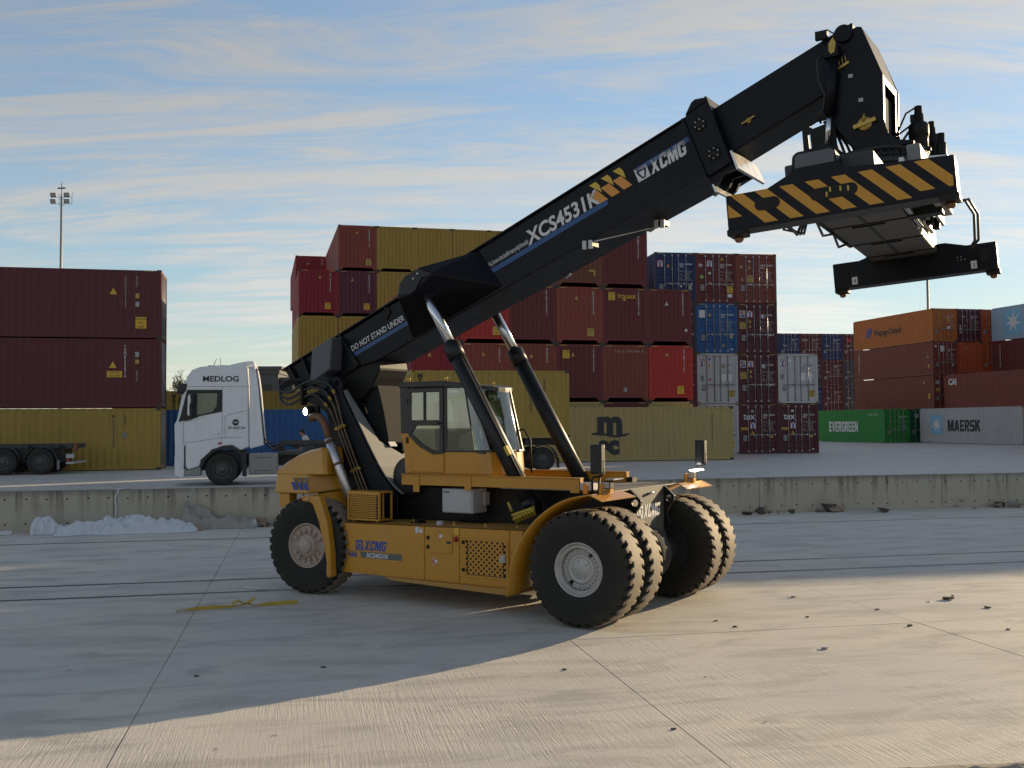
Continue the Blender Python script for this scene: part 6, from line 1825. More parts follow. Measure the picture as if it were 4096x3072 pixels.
# frame that carries the rotator
m = MB(); m.box(-0.52, 0.62, 0.05, 1.35, 0.82, 1.02); m.box(-0.45, 0.10, -0.9, 0.05, 0.82, 0.95)
m.prism([(-0.56, 0.82), (-0.55, 1.30), (-0.42, 1.42), (-0.15, 1.36), (-0.05, 0.82)], 'y', -0.35, -0.25)
tr = sb(m, 'side_shift_frame', M_blk, None, 0.015)
m = MB(); m.box(0.62, 0.66, 0.0, 1.3, 0.60, 1.12); m.build('frame_plate', M_grey, tr, bevel=0.005)
m = MB(); m.box(-1.28, -0.50, -0.3, -0.15, 1.02, 1.10); m.box(-1.36, -1.10, -0.38, -0.05, 0.96, 1.12)
m.tube([(-1.15, -0.3, 0.98), (-1.08, -0.4, 0.75), (-1.0, -0.6, 0.62)], 0.02, 6); m.tube([(-1.0, -0.3, 1.0), (-0.95, -0.5, 0.8), (-0.8, -0.7, 0.60)], 0.02, 6)
m.build('cable_arm', M_blk, tr)
m = MB(); m.box(-0.98, -0.60, -0.45, -0.30, 0.68, 1.02); m.build('valve_box', M_box, tr, bevel=0.01)
m = MB(); m.prism([(2.87, 6.72), (2.84, 7.20), (3.30, 7.25), (3.34, 6.75)], 'y', -0.5, -0.46, [[(2.95, 7.12), (3.06, 7.17), (3.20, 7.18), (3.22, 7.13), (3.0, 7.08)], [(2.95, 6.80), (2.93, 7.0), (2.96, 7.02), (2.98, 6.80)]])
m.box(2.87, 3.32, -0.46, -0.1, 6.72, 6.78); m.build('hose_guard', M_blk, rs, bevel=0.006)
m = MB(); m.tube([(3.0, -0.4, 6.78), (3.06, -0.4, 6.95), (3.14, -0.4, 7.06), (3.22, -0.4, 6.9), (3.24, -0.4, 6.7)], 0.03, 8); m.build('hydraulic_hose', M_hose, rs)
# slewing ring and motors, machine frame
m = MB(); m.lathe([(0.62, 6.42), (0.62, 6.52), (0.56, 6.54), (0.56, 6.62), (0.60, 6.63), (0.60, 6.68)], 40, Matrix.Translation((3.86, 0, 0)), close=True); sr = m.build('slewing_ring', M_hose, rs)
m = MB()
for k in range(40):
    a = 2*PI*k/40
    m.box(-0.012, 0.012, -0.02, 0.02, 6.54, 6.62, 0, Matrix.Translation((3.86, 0, 0)) @ Matrix.Rotation(a, 4, 'Z') @ Matrix.Translation((0.575, 0, 0)))
tag(m.build('ring_gear', M_blk, sr), kind='stuff')
for x, y, sc in ((4.33, 0.0, 1.0), (4.42, 0.42, 0.8)):
    m = MB(); T = Matrix.Translation((x, y, 6.66)) @ Matrix.Diagonal((sc, sc, sc, 1))
    m.lathe([(0.16, 0.0), (0.16, 0.04), (0.125, 0.05), (0.125, 0.20), (0.135, 0.21), (0.135, 0.37), (0.11, 0.40), (0.075, 0.42), (0.07, 0.52), (0.055, 0.54), (0.05, 0.64), (0.0001, 0.65)], 22, T)
    m.box(-0.10, 0.02, -0.06, 0.06, 0.42, 0.52, 0, T)
    sl = m.build('slewing_motor', M_blk, rs)
    m = MB(); m.tube([(x-0.05, y, 7.28 if sc == 1 else 7.1), (x-0.16, y-0.02, 7.22), (x-0.28, y, 6.98), (x-0.42, y, 6.80), (x-0.5, y, 6.72)], 0.014, 6)
    m.tube([(x-0.10, y, 7.05), (x-0.26, y, 6.95), (x-0.40, y, 6.90)], 0.014, 6); m.tube([(x-0.12, y-0.05, 6.95), (x-0.2, y-0.05, 6.84), (x-0.36, y-0.05, 6.72)], 0.018, 6)
    m.build('hydraulic_hose', M_hose, sl)
m = MB(); m.lathe([(0.07, 0), (0.07, 0.16), (0.05, 0.18), (0.05, 0.30), (0.0001, 0.31)], 14, Matrix.Translation((4.60, 0.1, 6.60))); m.build('encoder', M_blk, rs)
m = MB(); m.prism([(4.38, -0.1), (4.70, 0.0), (4.72, 0.35), (4.4, 0.3)], 'z', 6.52, 6.57); m.build('motor_shelf', M_stl, rs)
# ------------------------------------------------------------------ lorries, trailers, masts, people, litter
M_tw = paint('lorry_white', (0.74, 0.75, 0.78), 0.35, 0.22, (0.36, 0.34, 0.31), var=0.05, scale=1.2, coat=0.3)
M_tb = plain('lorry_black', (0.012, 0.012, 0.013), 0.45)
M_tg = paint('chassis_grey', (0.045, 0.044, 0.044), 0.6, 0.4, (0.10, 0.09, 0.08))
M_ts = paint('skirt_grey', (0.27, 0.265, 0.26), 0.5, 0.35, (0.16, 0.15, 0.14), var=0.08)
M_twin = plain('lorry_window', (0.16, 0.17, 0.125), 0.08)  # opaque pane; its tint paints in reflected sky and the view through
M_tyre2 = paint('lorry_tyre', (0.018, 0.017, 0.016), 0.8, 0.35, (0.06, 0.055, 0.05))
M_disc = paint('lorry_disc', (0.075, 0.072, 0.070), 0.6, 0.5, (0.12, 0.11, 0.10), scale=8)
M_shirt = plain('grey_shirt', (0.52, 0.50, 0.47), 0.8)
def tyre2():
    m = MB()
    prof = [(0.60, -0.135), (0.64, -0.15), (0.80, -0.155), (0.94, -0.15), (0.98, -0.135), (0.997, -0.11), (1.0, -0.075), (0.985, -0.07), (0.985, -0.06), (1.0, -0.055), (1.0, -0.01), (0.985, -0.005)]
    prof = prof+[(r, -h) for r, h in reversed(prof)]
    m.lathe(prof, 36)
    return m.mesh('tyre')
def disc2():
    m = MB()
    m.lathe([(0.61, 0.13), (0.60, 0.145), (0.575, 0.14), (0.56, 0.10), (0.50, 0.06), (0.46, 0.06), (0.44, 0.085), (0.30, 0.10), (0.20, 0.11), (0.19, 0.15), (0.12, 0.17), (0.0001, 0.17)], 30)
    m.lathe([(0.61, 0.13), (0.60, -0.13)], 30)
    for k in range(10):
        a = 2*PI*k/10
        m.lathe([(0.05, 0.085), (0.042, 0.125), (0.0001, 0.128)], 6, Matrix.Translation((0.385*math.cos(a), 0.385*math.sin(a), 0)))
    return m.mesh('wheel')
ME_t2, ME_d2 = tyre2(), disc2()
def lwheel(par, x, y, r, s=-1, dual=False):
    w = place('wheel', ME_d2, M_disc, par)
    T = Matrix.Translation((x, y, r)) @ Matrix.Rotation(PI/2 if s < 0 else -PI/2, 4, 'X')
    w.matrix_local = T @ Matrix.Diagonal((r, r, 1.0, 1))
    place('tyre', ME_t2, M_tyre2, w)
    if dual:
        o = place('tyre', ME_t2, M_tyre2, w); o.location = (0, 0, -0.34)
    return w
# --- white tractor unit
tr_ = empty('lorry_tractor', (-8.81, 31.45, HP), 0.2, 'white lorry tractor unit lettered MEDLOG driving behind the retaining wall', 'lorry')
def tpart(name, poly, mat, y0, y1, par=None, bevel=0.0, holes=(), seg=1):
    m = MB(); m.prism(poly, 'y', y0, y1, holes)
    return m.build(name, mat, par or tr_, bevel=bevel, seg=seg)
cab2 = tpart('cab', [(-1.36, 0.95), (-1.38, 1.50), (-1.385, 1.86), (-1.31, 2.00), (-1.20, 2.57), (-1.11, 3.04), (-1.03, 3.29), (-0.89, 3.50), (-0.65, 3.60), (0.0, 3.66), (0.74, 3.64), (0.78, 3.0), (0.80, 1.16), (0.55, 1.05), (0.31, 1.21), (0.02, 1.18), (-0.26, 1.09), (-0.59, 0.78), (-0.62, 0.62), (-1.05, 0.55)], M_tw, 0.06, 2.44, bevel=0.07, seg=3)
tpart('air_deflector', [(0.785, 3.60), (0.97, 3.63), (1.02, 3.42), (1.08, 2.99), (1.24, 1.20), (0.82, 1.10), (0.81, 3.0)], M_tw, 0.03, 0.16, bevel=0.03, seg=2)
tpart('air_deflector', [(0.785, 3.60), (0.97, 3.63), (1.02, 3.42), (1.08, 2.99), (1.24, 1.20), (0.82, 1.10), (0.81, 3.0)], M_tw, 2.34, 2.47, bevel=0.03, seg=2)
tpart('roof_spoiler', [(0.20, 3.665), (0.45, 3.73), (0.75, 3.785), (0.92, 3.79), (0.99, 3.64), (0.60, 3.60)], M_tw, 0.20, 2.30, bevel=0.04, seg=2)
tpart('rubber_edge', [(1.0, 3.55), (1.03, 3.55), (1.11, 2.99), (1.29, 1.25), (1.25, 1.22), (1.08, 2.95)], M_tb, 0.04, 0.10, cab2)
tpart('bumper', [(-1.375, 0.32), (-1.375, 1.20), (-1.10, 1.22), (-1.06, 0.95), (-1.10, 0.27), (-1.28, 0.27)], M_tw, 0.10, 2.40, bevel=0.05, seg=2)
tpart('door_step', [(-1.06, 1.22), (-1.0, 1.24), (-0.62, 1.20), (-0.30, 1.07), (-0.60, 0.76), (-0.66, 0.60), (-0.98, 0.50), (-1.05, 0.60)], M_tw, 0.03, 0.09, cab2, bevel=0.02)
tpart('step_box', [(-1.08, 0.29), (-1.08, 0.48), (-0.70, 0.56), (-0.62, 0.62), (-0.62, 0.30)], M_ts, 0.08, 0.5, bevel=0.02)
tpart('dark_gap', [(-1.10, 0.52), (-1.10, 1.22), (-1.065, 1.22), (-1.05, 0.52)], M_tb, 0.045, 0.06, cab2)
tpart('windscreen', [(-1.40, 1.86), (-1.33, 2.02), (-1.22, 2.57), (-1.13, 2.98), (-1.08, 2.98), (-1.24, 2.0), (-1.30, 1.86)], M_tb, 0.12, 2.38, bevel=0.01)
wf = tpart('side_window_frame', [(-1.27, 1.93), (-1.20, 2.15), (-1.02, 2.90), (0.0, 2.90), (0.0, 2.235), (-0.66, 2.10), (-0.74, 2.055)], M_tb, 0.046, 0.07, cab2)
tpart('side_window', [(-0.72, 2.79), (-0.14, 2.79), (-0.16, 2.42), (-0.28, 2.235), (-0.60, 2.15), (-0.73, 2.15)], M_twin, 0.040, 0.05, wf)
tpart('sun_visor', [(-1.34, 2.78), (-1.30, 2.98), (-1.20, 3.09), (-1.02, 3.09), (-1.05, 2.88), (-1.15, 2.76)], M_tb, 0.02, 2.48, bevel=0.03, seg=2)
mir = tpart('mirror', [(-0.97, 2.10), (-0.95, 2.72), (-0.87, 2.82), (-0.80, 2.74), (-0.82, 2.45), (-0.87, 2.38), (-0.82, 2.25), (-0.86, 2.02)], M_tb, -0.22, -0.06, bevel=0.03, seg=2)
tpart('mirror_cap', [(-0.99, 2.14), (-0.97, 2.70), (-0.91, 2.78), (-0.89, 2.55), (-0.93, 2.40), (-0.92, 2.10)], M_tw, -0.24, -0.16, mir, bevel=0.02)
m = MB(); m.tube([(-0.86, -0.12, 2.72), (-0.85, 0.06, 2.74)], 0.03, 6); m.tube([(-0.86, -0.12, 2.12), (-0.85, 0.06, 2.10)], 0.03, 6); m.build('mirror_arm', M_tb, mir)
for p in ([(0.002, 1.46), (0.010, 1.46), (0.010, 2.99), (0.002, 2.99)], [(-1.12, 1.285), (-1.12, 1.295), (0.008, 1.455), (0.60, 1.46), (0.60, 1.45), (0.006, 1.442)], [(-1.0, 2.992), (-1.0, 3.002), (1.08, 3.008), (1.08, 2.998)], [(-1.128, 1.29), (-1.118, 1.29), (-1.118, 1.95), (-1.128, 1.95)], [(0.085, 1.46), (0.093, 1.46), (0.093, 2.06), (0.15, 2.13), (0.78, 2.27), (0.78, 2.28), (0.145, 2.14), (0.085, 2.07)], [(-0.06, 1.20), (-0.052, 1.20), (0.010, 1.45), (0.0, 1.45)], [(0.796, 1.30), (0.804, 1.30), (0.79, 3.6), (0.782, 3.6)]):
    tpart('panel_gap', p, M_pgrey, 0.053, 0.062, cab2)
tpart('door_handle', [(-0.37, 1.53), (-0.34, 1.60), (-0.07, 1.64), (-0.05, 1.57), (-0.10, 1.53)], M_tw, 0.035, 0.07, cab2, bevel=0.015)
tpart('wheel_arch', [(-0.63, 0.60), (-0.62, 0.78), (-0.30, 1.08), (0.0, 1.19), (0.28, 1.20), (0.50, 1.06), (0.60, 0.98), (0.73, 0.98), (0.73, 0.26), (0.61, 0.26), (0.56, 0.90), (0.42, 1.02), (0.20, 1.10), (0.0, 1.09), (-0.25, 1.0), (-0.50, 0.75), (-0.56, 0.58)], M_tb, 0.02, 0.12, bevel=0.01)
m = MB(); m.box(-0.62, 0.68, 0.35, 2.1, 0.45, 1.02); m.box(-1.0, 4.6, 0.85, 1.65, 0.55, 0.92); m.box(1.7, 4.3, 0.25, 2.25, 0.90, 1.0); m.build('chassis', M_tg, tr_)
m = MB(); m.box(0.79, 1.66, 0.08, 0.75, 0.32, 0.955); tk = m.build('fuel_tank', M_ts, tr_, bevel=0.04, seg=2)
for z in (0.82, 0.42):
    m = MB(); m.box(0.95, 1.45, 0.07, 0.085, z, z+0.012); m.build('tank_strap', M_tg, tk)
m = MB()
r6 = random.Random(6)
for k in range(26):
    x = 1.3+r6.random()*2.6; y = 0.5+r6.random()*1.3; z = 0.98+r6.random()*0.18
    m.box(x, x+0.12+r6.random()*0.3, y, y+0.1+r6.random()*0.25, z, z+0.06+r6.random()*0.14)
m.tube([(1.2, 0.8, 1.3), (1.5, 0.7, 1.05), (1.9, 0.9, 1.22), (2.3, 1.0, 1.1)], 0.03, 6); m.tube([(1.2, 1.2, 1.4), (1.6, 1.0, 1.1), (2.0, 1.2, 1.3)], 0.025, 6)
m.box(1.75, 4.4, 0.50, 0.62, 1.22, 1.34)
m.build('coupling_gear', M_tg, tr_)
lwheel(tr_, 0, 0.20, 0.485); lwheel(tr_, 0, 2.30, 0.485, 1); lwheel(tr_, 3.5, 0.22, 0.485, -1, True); lwheel(tr_, 3.5, 2.28, 0.485, 1, True)
TF = lambda x, z, d=0.050: frame((x, d, z), (1, 0, 0.0), (0, 0, 1))
text('MEDLOG', M_pk, cab2, TF(-0.575, 3.155), 0.235, name='company_name', bold=0.022, xs=1.12)
flatp(poly2([[(0.098*math.cos(2*PI*k/20), 0.098*math.sin(2*PI*k/20)) for k in range(20)]]), M_pk, cab2, TF(0.40, 1.905, 0.052), 'number_disc')
text('950', M_pw, cab2, TF(0.40, 1.878, 0.050), 0.085, name='fleet_number', align='CENTER', bold=0.02)
text('59 AGP 241', M_pk, cab2, TF(0.44, 1.70, 0.052), 0.115, name='registration', align='CENTER', bold=0.012, xs=0.92)
flatp(poly2([[(0, 0), (0.22, 0.05), (0.28, 0.11), (0.0, 0.05)]]), M_pgrey, cab2, TF(-1.10, 1.93, 0.052), 'badge')
m = MB(); m.box(-1.392, -1.37, 0.10, 0.18, 1.66, 1.86); m.build('corner_lamp', M_pr, cab2); m = MB(); m.box(-0.12, 0.0, 0.045, 0.06, 1.245, 1.30); m.build('corner_lamp', M_pr, cab2)
m = MB(); m.box(-1.39, -1.36, 0.12, 0.40, 0.45, 0.90); m.build('head_lamp', M_lens, tr_, bevel=0.02)
m = MB(); m.box(-1.06, -0.92, 0.3, 2.2, 3.20, 3.32); m.build('roof_lamp', M_tb, cab2)
m = MB(); m.box(-0.50, 0.02, 0.9, 1.6, 3.66, 3.69); m.tube([(-0.34, 1.0, 3.68), (-0.24, 1.0, 3.90)], 0.010, 5); m.tube([(-0.14, 1.2, 3.68), (-0.13, 1.2, 3.96)], 0.008, 5); m.build('roof_antenna', M_tb, cab2)

# --- rear of a skeletal trailer at the left edge
tl = empty('container_trailer', (-18.0, 39.55, HP), 0.2, 'dark empty skeletal trailer, its rear wheels in front of the mustard container', 'trailer', 'container trailers')
m = MB(); m.box(-7, 1.05, 0.65, 0.85, 0.98, 1.16); m.box(-7, 1.05, 1.65, 1.85, 0.98, 1.16); m.box(0.92, 1.18, 0.1, 2.4, 0.98, 1.16)
for x in (-5, -3.3, -2, -0.6, 0.5): m.box(x, x+0.12, 0.2, 2.3, 1.0, 1.12)
m.build('trailer_frame', M_tg, tl, bevel=0.01)
m = MB(); m.box(-2.4, 0.75, 0.55, 1.95, 0.45, 0.95); m.build('axle_unit', M_tb, tl)
for x in (0, -1.33, -2.66):
    lwheel(tl, x, 0.18, 0.505); lwheel(tl, x, 2.32, 0.505, 1)
    m = MB(); rw = []
    for k in range(13):
        a = PI*(0.02+0.96*k/12)
        rw.append([(x+0.585*math.cos(a), 0.0, 0.50+0.585*math.sin(a)), (x+0.585*math.cos(a), 0.36, 0.50+0.585*math.sin(a))])
    m.sheet(rw, 0.015, sm=True); m.build('mudguard', M_tg, tl)
m = MB(); m.box(0.60, 0.63, 0.02, 0.36, 0.18, 0.55); m.build('mud_flap', M_ts, tl)
m = MB(); m.box(1.18, 1.30, 0.0, 0.30, 0.88, 1.17); m.build('end_casting', M_rustp, tl, bevel=0.02)
m = MB(); m.box(0.93, 1.22, -0.02, 0.0, 0.62, 0.78); m.build('plate_holder', M_box, tl)
m = MB(); m.box(0.93, 1.22, -0.03, 2.4, 0.40, 0.47); m.build('bumper_bar', M_box, tl)
m = MB(); m.box(0.95, 1.03, 0.0, 0.02, 0.50, 0.60); m.build('tail_lamp', M_pr, tl)

# --- trailer with the yellow twenty-foot container behind the reach stacker's cab
tc_ = empty('container_trailer', (1.18, 39.46, HP), 0.2, 'dark trailer under the yellow container behind the reach stacker cab', 'trailer', 'container trailers')
m = MB(); m.box(-7.0, 0.98, 0.65, 0.85, 0.98, 1.24); m.box(-7, 0.98, 1.65, 1.85, 0.98, 1.24); m.box(0.85, 1.02, 0.05, 2.4, 1.02, 1.22)
for x in (-5.7, -4, -2, -0.7): m.box(x, x+0.14, 0.05, 2.4, 1.05, 1.22)
m.build('trailer_frame', M_tb, tc_)
for x in (0, -1.31):
    lwheel(tc_, x, 0.18, 0.46); lwheel(tc_, x, 2.32, 0.46, 1)
    m = MB(); rw = []
    for k in range(13):
        a = PI*(0.0+1.0*k/12)
        rw.append([(x+0.57*math.cos(a), 0.0, 0.45+0.55*math.sin(a)), (x+0.57*math.cos(a), 0.36, 0.45+0.55*math.sin(a))])
    m.sheet(rw, 0.02, sm=True); m.build('mudguard', M_tg, tc_)
m = MB(); m.box(0.59, 0.62, 0.02, 0.34, 0.12, 0.5); m.build('mud_flap', M_tb, tc_)
m = MB(); m.box(1.28, 1.46, 0.3, 0.5, 0.42, 0.70); m.build('tail_lamp', M_rustp, tc_)
loc, yw = sideways((1.18, 39.46), 0.2, 1.03, 1.26)
r = container(loc, yw, 'mustard', 'yellow twenty-foot container on a trailer behind the reach stacker cab', Lc=6.058, H=ST, marks=False, doors=True, detail=0)
text(serial_text('MSDU7205'), M_pk, r, SIDE(1.52, 2.10, -0.006), 0.19, name='serial_number', align='CENTER', line=0.82, bold=0.01)
text(serial_text('22G1'), M_pk, r, SIDE(0.98, 2.12, -0.006), 0.19, name='type_code', align='CENTER', line=0.82, bold=0.01)
splate(r, 1.04, 1.02, 0.16, 0.26, M_pgrey)
text(serial_text('MEDITERRANEAN'), M_pk, r, SIDE(5.72, 2.28, -0.006), 0.24, name='company_name', align='CENTER', line=0.72, bold=0.03)

# --- yellow forty-foot container on its trailer further back, blue one on the ground before it
BO = (-20.6, 53.2)
loc, yw = sideways(BO, 0.2, 12.25, 1.08)
r = container(loc, yw, 'mustard', 'yellow container with the vertical words MEDITERRANEAN SHIPPING CO behind the white lorry', H=ST, marks=False, doors=True, detail=0)
text(serial_text('MEDITERRANEAN'), M_pk, r, SIDE(9.15, 2.25, -0.006), 0.22, name='company_name', align='CENTER', line=0.74, bold=0.03)
text(serial_text('SHIPPING CO'), M_pk, r, SIDE(8.86, 2.12, -0.006), 0.22, name='company_name', align='CENTER', line=0.74, bold=0.03)
tb = empty('container_trailer', tuple(local(BO, 0.2, (0, 0, 0)))[:2]+(HP,), 0.2, 'dark trailer under the yellow container lettered MEDITERRANEAN SHIPPING CO', 'trailer', 'container trailers')
m = MB(); m.box(0, 12.3, 0.65, 0.85, 0.75, 1.06); m.box(0, 12.3, 1.65, 1.85, 0.75, 1.06)
for x in (2.2, 3.4, 4.8): m.box(x, x+0.1, 0.1, 2.3, 0.4, 0.8)
m.build('trailer_frame', M_tb, tb)
m = MB(); m.box(3.3, 3.4, 0.2, 0.3, 0.05, 0.8); m.box(2.7, 4.4, 0.2, 0.26, 0.30, 0.38); m.build('landing_leg', M_tb, tb)
for x in (8.5, 9.8, 11.1): lwheel(tb, x, 0.18, 0.5)
loc, yw = sideways((-16.6, 47.3), 0.2, 12.2, 0)
container(loc, yw, 'blue', 'blue container on the ground behind the lorry chassis, under the reach stacker mast', H=ST, marks=False, doors=True, detail=0)

# --- dark grey building and the leafless tree far behind
M_bld = paint('building_grey', (0.055, 0.062, 0.068), 0.7, 0.2, var=0.1, scale=0.6)
bl = empty('building', (-34, 130, 0), 0.05, 'dark grey flat-roofed building behind the lorry cab', 'building')
m = MB(); m.box(-4.2, 4.6, 0, 9, 0, 9.55); m.build('wall', M_bld, bl)
m = MB(); m.box(-4.6, 5.1, -0.5, 9.4, 10.05, 10.45); m.box(-4.4, 4.8, -0.25, 9.2, 9.55, 10.05); m.build('roof', M_bld, bl)
m = MB(); m.box(4.6, 10, 1, 8, 0, 8.7); m.build('annex', M_tb, bl)
m = MB(); m.box(4.6, 10.2, 0.7, 8, 8.7, 9.1); m.build('roof', M_bld, bl)
m = MB()
for k in range(4): m.box(-3.4+k*2.0, -2.2+k*2.0, -0.03, 0.02, 6.6, 8.2)
tag(m.build('window_band', M_tb, bl), kind='stuff')
tree = empty('bare_tree', (-27.8, 86, HP), 0, 'small sparse tree with few leaves between the left stack and the lorry', 'tree')
M_bark = paint('bark', (0.10, 0.08, 0.06), 0.9); M_leaf = plain('sparse_leaf', (0.085, 0.080, 0.030), 0.8)
r8 = random.Random(11)
mt = MB(); mlf = MB()
def branch(p, d, ln, r, depth):
    q = p+d*ln
    mt.tube([p, (p+q)/2+Vector((r8.uniform(-1, 1), r8.uniform(-1, 1), 0))*ln*0.06, q], [r, r*0.8, r*0.6], 5)
    if depth == 0:
        for k in range(5):
            c = p.lerp(q, r8.random())+Vector((r8.uniform(-0.1, 0.1), r8.uniform(-0.1, 0.1), r8.uniform(-0.1, 0.1)))
            a = Vector((r8.uniform(-1, 1), r8.uniform(-1, 1), r8.uniform(-1, 1))).normalized()*0.075
            b = a.cross(Vector((r8.uniform(-1, 1), r8.uniform(-1, 1), 1))).normalized()*0.05
            mlf.add([c-a, c+b, c+a, c-b], [(0, 1, 2, 3)])
        return
    for k in range(4 if depth > 1 else 5):
        nd = (d+Vector((r8.uniform(-1, 1), r8.uniform(-1, 1), r8.uniform(-0.1, 0.8)))*0.62).normalized()
        branch(p.lerp(q, r8.uniform(0.45, 1.0)), nd, ln*r8.uniform(0.55, 0.8), r*0.55, depth-1)
branch(Vector((0, 0, 0)), Vector((0, 0, 1)), 2.6, 0.11, 4)
mt.build('trunk', M_bark, tree); mlf.build('crown', M_leaf, tree, recalc=False)

# --- floodlight masts
M_mast = paint('mast_steel', (0.22, 0.22, 0.23), 0.5, 0.2, metal=0.2)
fm = empty('floodlight_mast', (-52.0, 119.0, HP), 0.0, 'tall floodlight mast with four lamps rising over the dark red stack', 'light mast')
m = MB(); m.tube([(0, 0, 0), (0, 0, 20.0), (0, 0, 28.6)], [0.20, 0.15, 0.11], 12); m.build('pole', M_mast, fm)
m = MB()
for x in (-0.9, 0.9): m.tube([(x, 0, 26.0), (x, 0, 30.3)], 0.07, 5)
for z in (26.0, 28.2, 30.3): m.tube([(-1.0, 0, z), (1.0, 0, z)], 0.06, 5)
for z in (26.5, 29.1): m.tube([(-4.0, 0, z), (4.2, 0, z)], 0.07, 5)
m.tube([(4.0, 0, 26.5), (4.0, 0, 29.1), (4.3, 0, 30.6), (4.1, 0, 31.0)], 0.08, 5); m.tube([(-3.9, 0, 26.5), (-3.9, 0, 29.1)], 0.06, 5)
m.tube([(0, 0, 29), (0, 0, 33.0), (-0.3, 0, 34.6)], 0.13, 6); m.tube([(0.4, 0, 32.2), (0.45, 0, 35.4)], 0.04, 4); m.box(-1.5, 0, -0.2, 0.2, 32.4, 32.9); m.box(0, 1.5, -0.2, 0.2, 32.4, 32.9)
m.build('lamp_frame', M_tg, fm)
for x in (-3.1, 2.2):
    for z in (27.5, 30.0):
        m = MB(); m.prism([(x-1.05, z-0.8), (x-1.25, z+0.85), (x+0.75, z+0.85), (x+1.05, z-0.8)], 'y', -0.35, 0.1); lm = m.build('flood_lamp', M_tg, fm)
        m = MB(); m.prism([(x-0.85, z-0.6), (x-1.0, z+0.65), (x+0.6, z+0.65), (x+0.82, z-0.6)], 'y', -0.38, -0.34); m.build('lamp_lens', M_ts, lm)
for ch in list(fm.children):
    if not ch.name.startswith('pole'):
        ch.matrix_local = Matrix.Translation((0, 0, 28.2)) @ Matrix.Scale(0.30, 4) @ Matrix.Translation((0, 0, -28.25))
lp_ = empty('light_pole', (45.2, 112.0, HP), 0.0, 'plain grey light pole standing behind the orange container', 'light pole')
m = MB(); m.tube([(0, 0, 0), (0, 0, 19.5)], [0.17, 0.12], 10); m.build('pole', M_mast, lp_)
m = MB(); m.box(-0.5, 0.5, -0.15, 0.15, 19.5, 19.7); m.build('lamp_head', M_tg, lp_)

# --- people
def skin_person(name, joints, edges, radii, mats, faces_fn, par, sub=1):
    me = bpy.data.meshes.new(name)
    me.from_pydata(joints, edges, [])
    o = bpy.data.objects.new(name, me); COL.objects.link(o); o.parent = par
    sk = o.modifiers.new('skin', 'SKIN')
    for v, r in zip(me.skin_vertices[0].data, radii):
        v.radius = r if isinstance(r, tuple) else (r, r)
    me.skin_vertices[0].data[0].use_root = True
    s2 = o.modifiers.new('subsurf', 'SUBSURF'); s2.levels = sub; s2.render_levels = sub
    dg = bpy.context.evaluated_depsgraph_get(); dg.update()
    ev = o.evaluated_get(dg)
    m2 = bpy.data.meshes.new_from_object(ev)
    o.modifiers.clear(); o.data = m2
    m2.materials.clear()
    for x in mats: m2.materials.append(x)
    for p in m2.polygons:
        p.material_index = faces_fn(p.center); p.use_smooth = True
    return o
M_skin = plain('skin', (0.30, 0.155, 0.095), 0.6); M_hair = plain('dark_hair', (0.012, 0.010, 0.009), 0.6); M_trou = plain('dark_trousers', (0.03, 0.032, 0.04), 0.8); M_pale = plain('pale_blue_shirt', (0.40, 0.48, 0.50), 0.8)
def hand(J, Eg, Rr, wi, w, d, up):
    """five short finger chains from the wrist joint wi at w, pointing along d"""
    d = d.normalized(); s = d.cross(up).normalized()
    J.append(tuple(w+d*0.07)); pi_ = len(J)-1; Eg.append((wi, pi_)); Rr.append((0.034, 0.018))
    for k, (off, ln) in enumerate(((-0.028, 0.070), (-0.010, 0.085), (0.010, 0.080), (0.026, 0.062))):
        a = w+d*0.10+s*off; b = a+d*ln*0.6-up*0.012; c = b+d*ln*0.4-up*0.02
        i = len(J); J.extend([tuple(a), tuple(b), tuple(c)]); Eg.extend([(pi_, i), (i, i+1), (i+1, i+2)]); Rr.extend([0.010, 0.009, 0.008])
    a = w+d*0.05-s*0.04; b = a+d*0.045-s*0.018
    i = len(J); J.extend([tuple(a), tuple(b)]); Eg.extend([(pi_, i), (i, i+1)]); Rr.extend([0.012, 0.010])
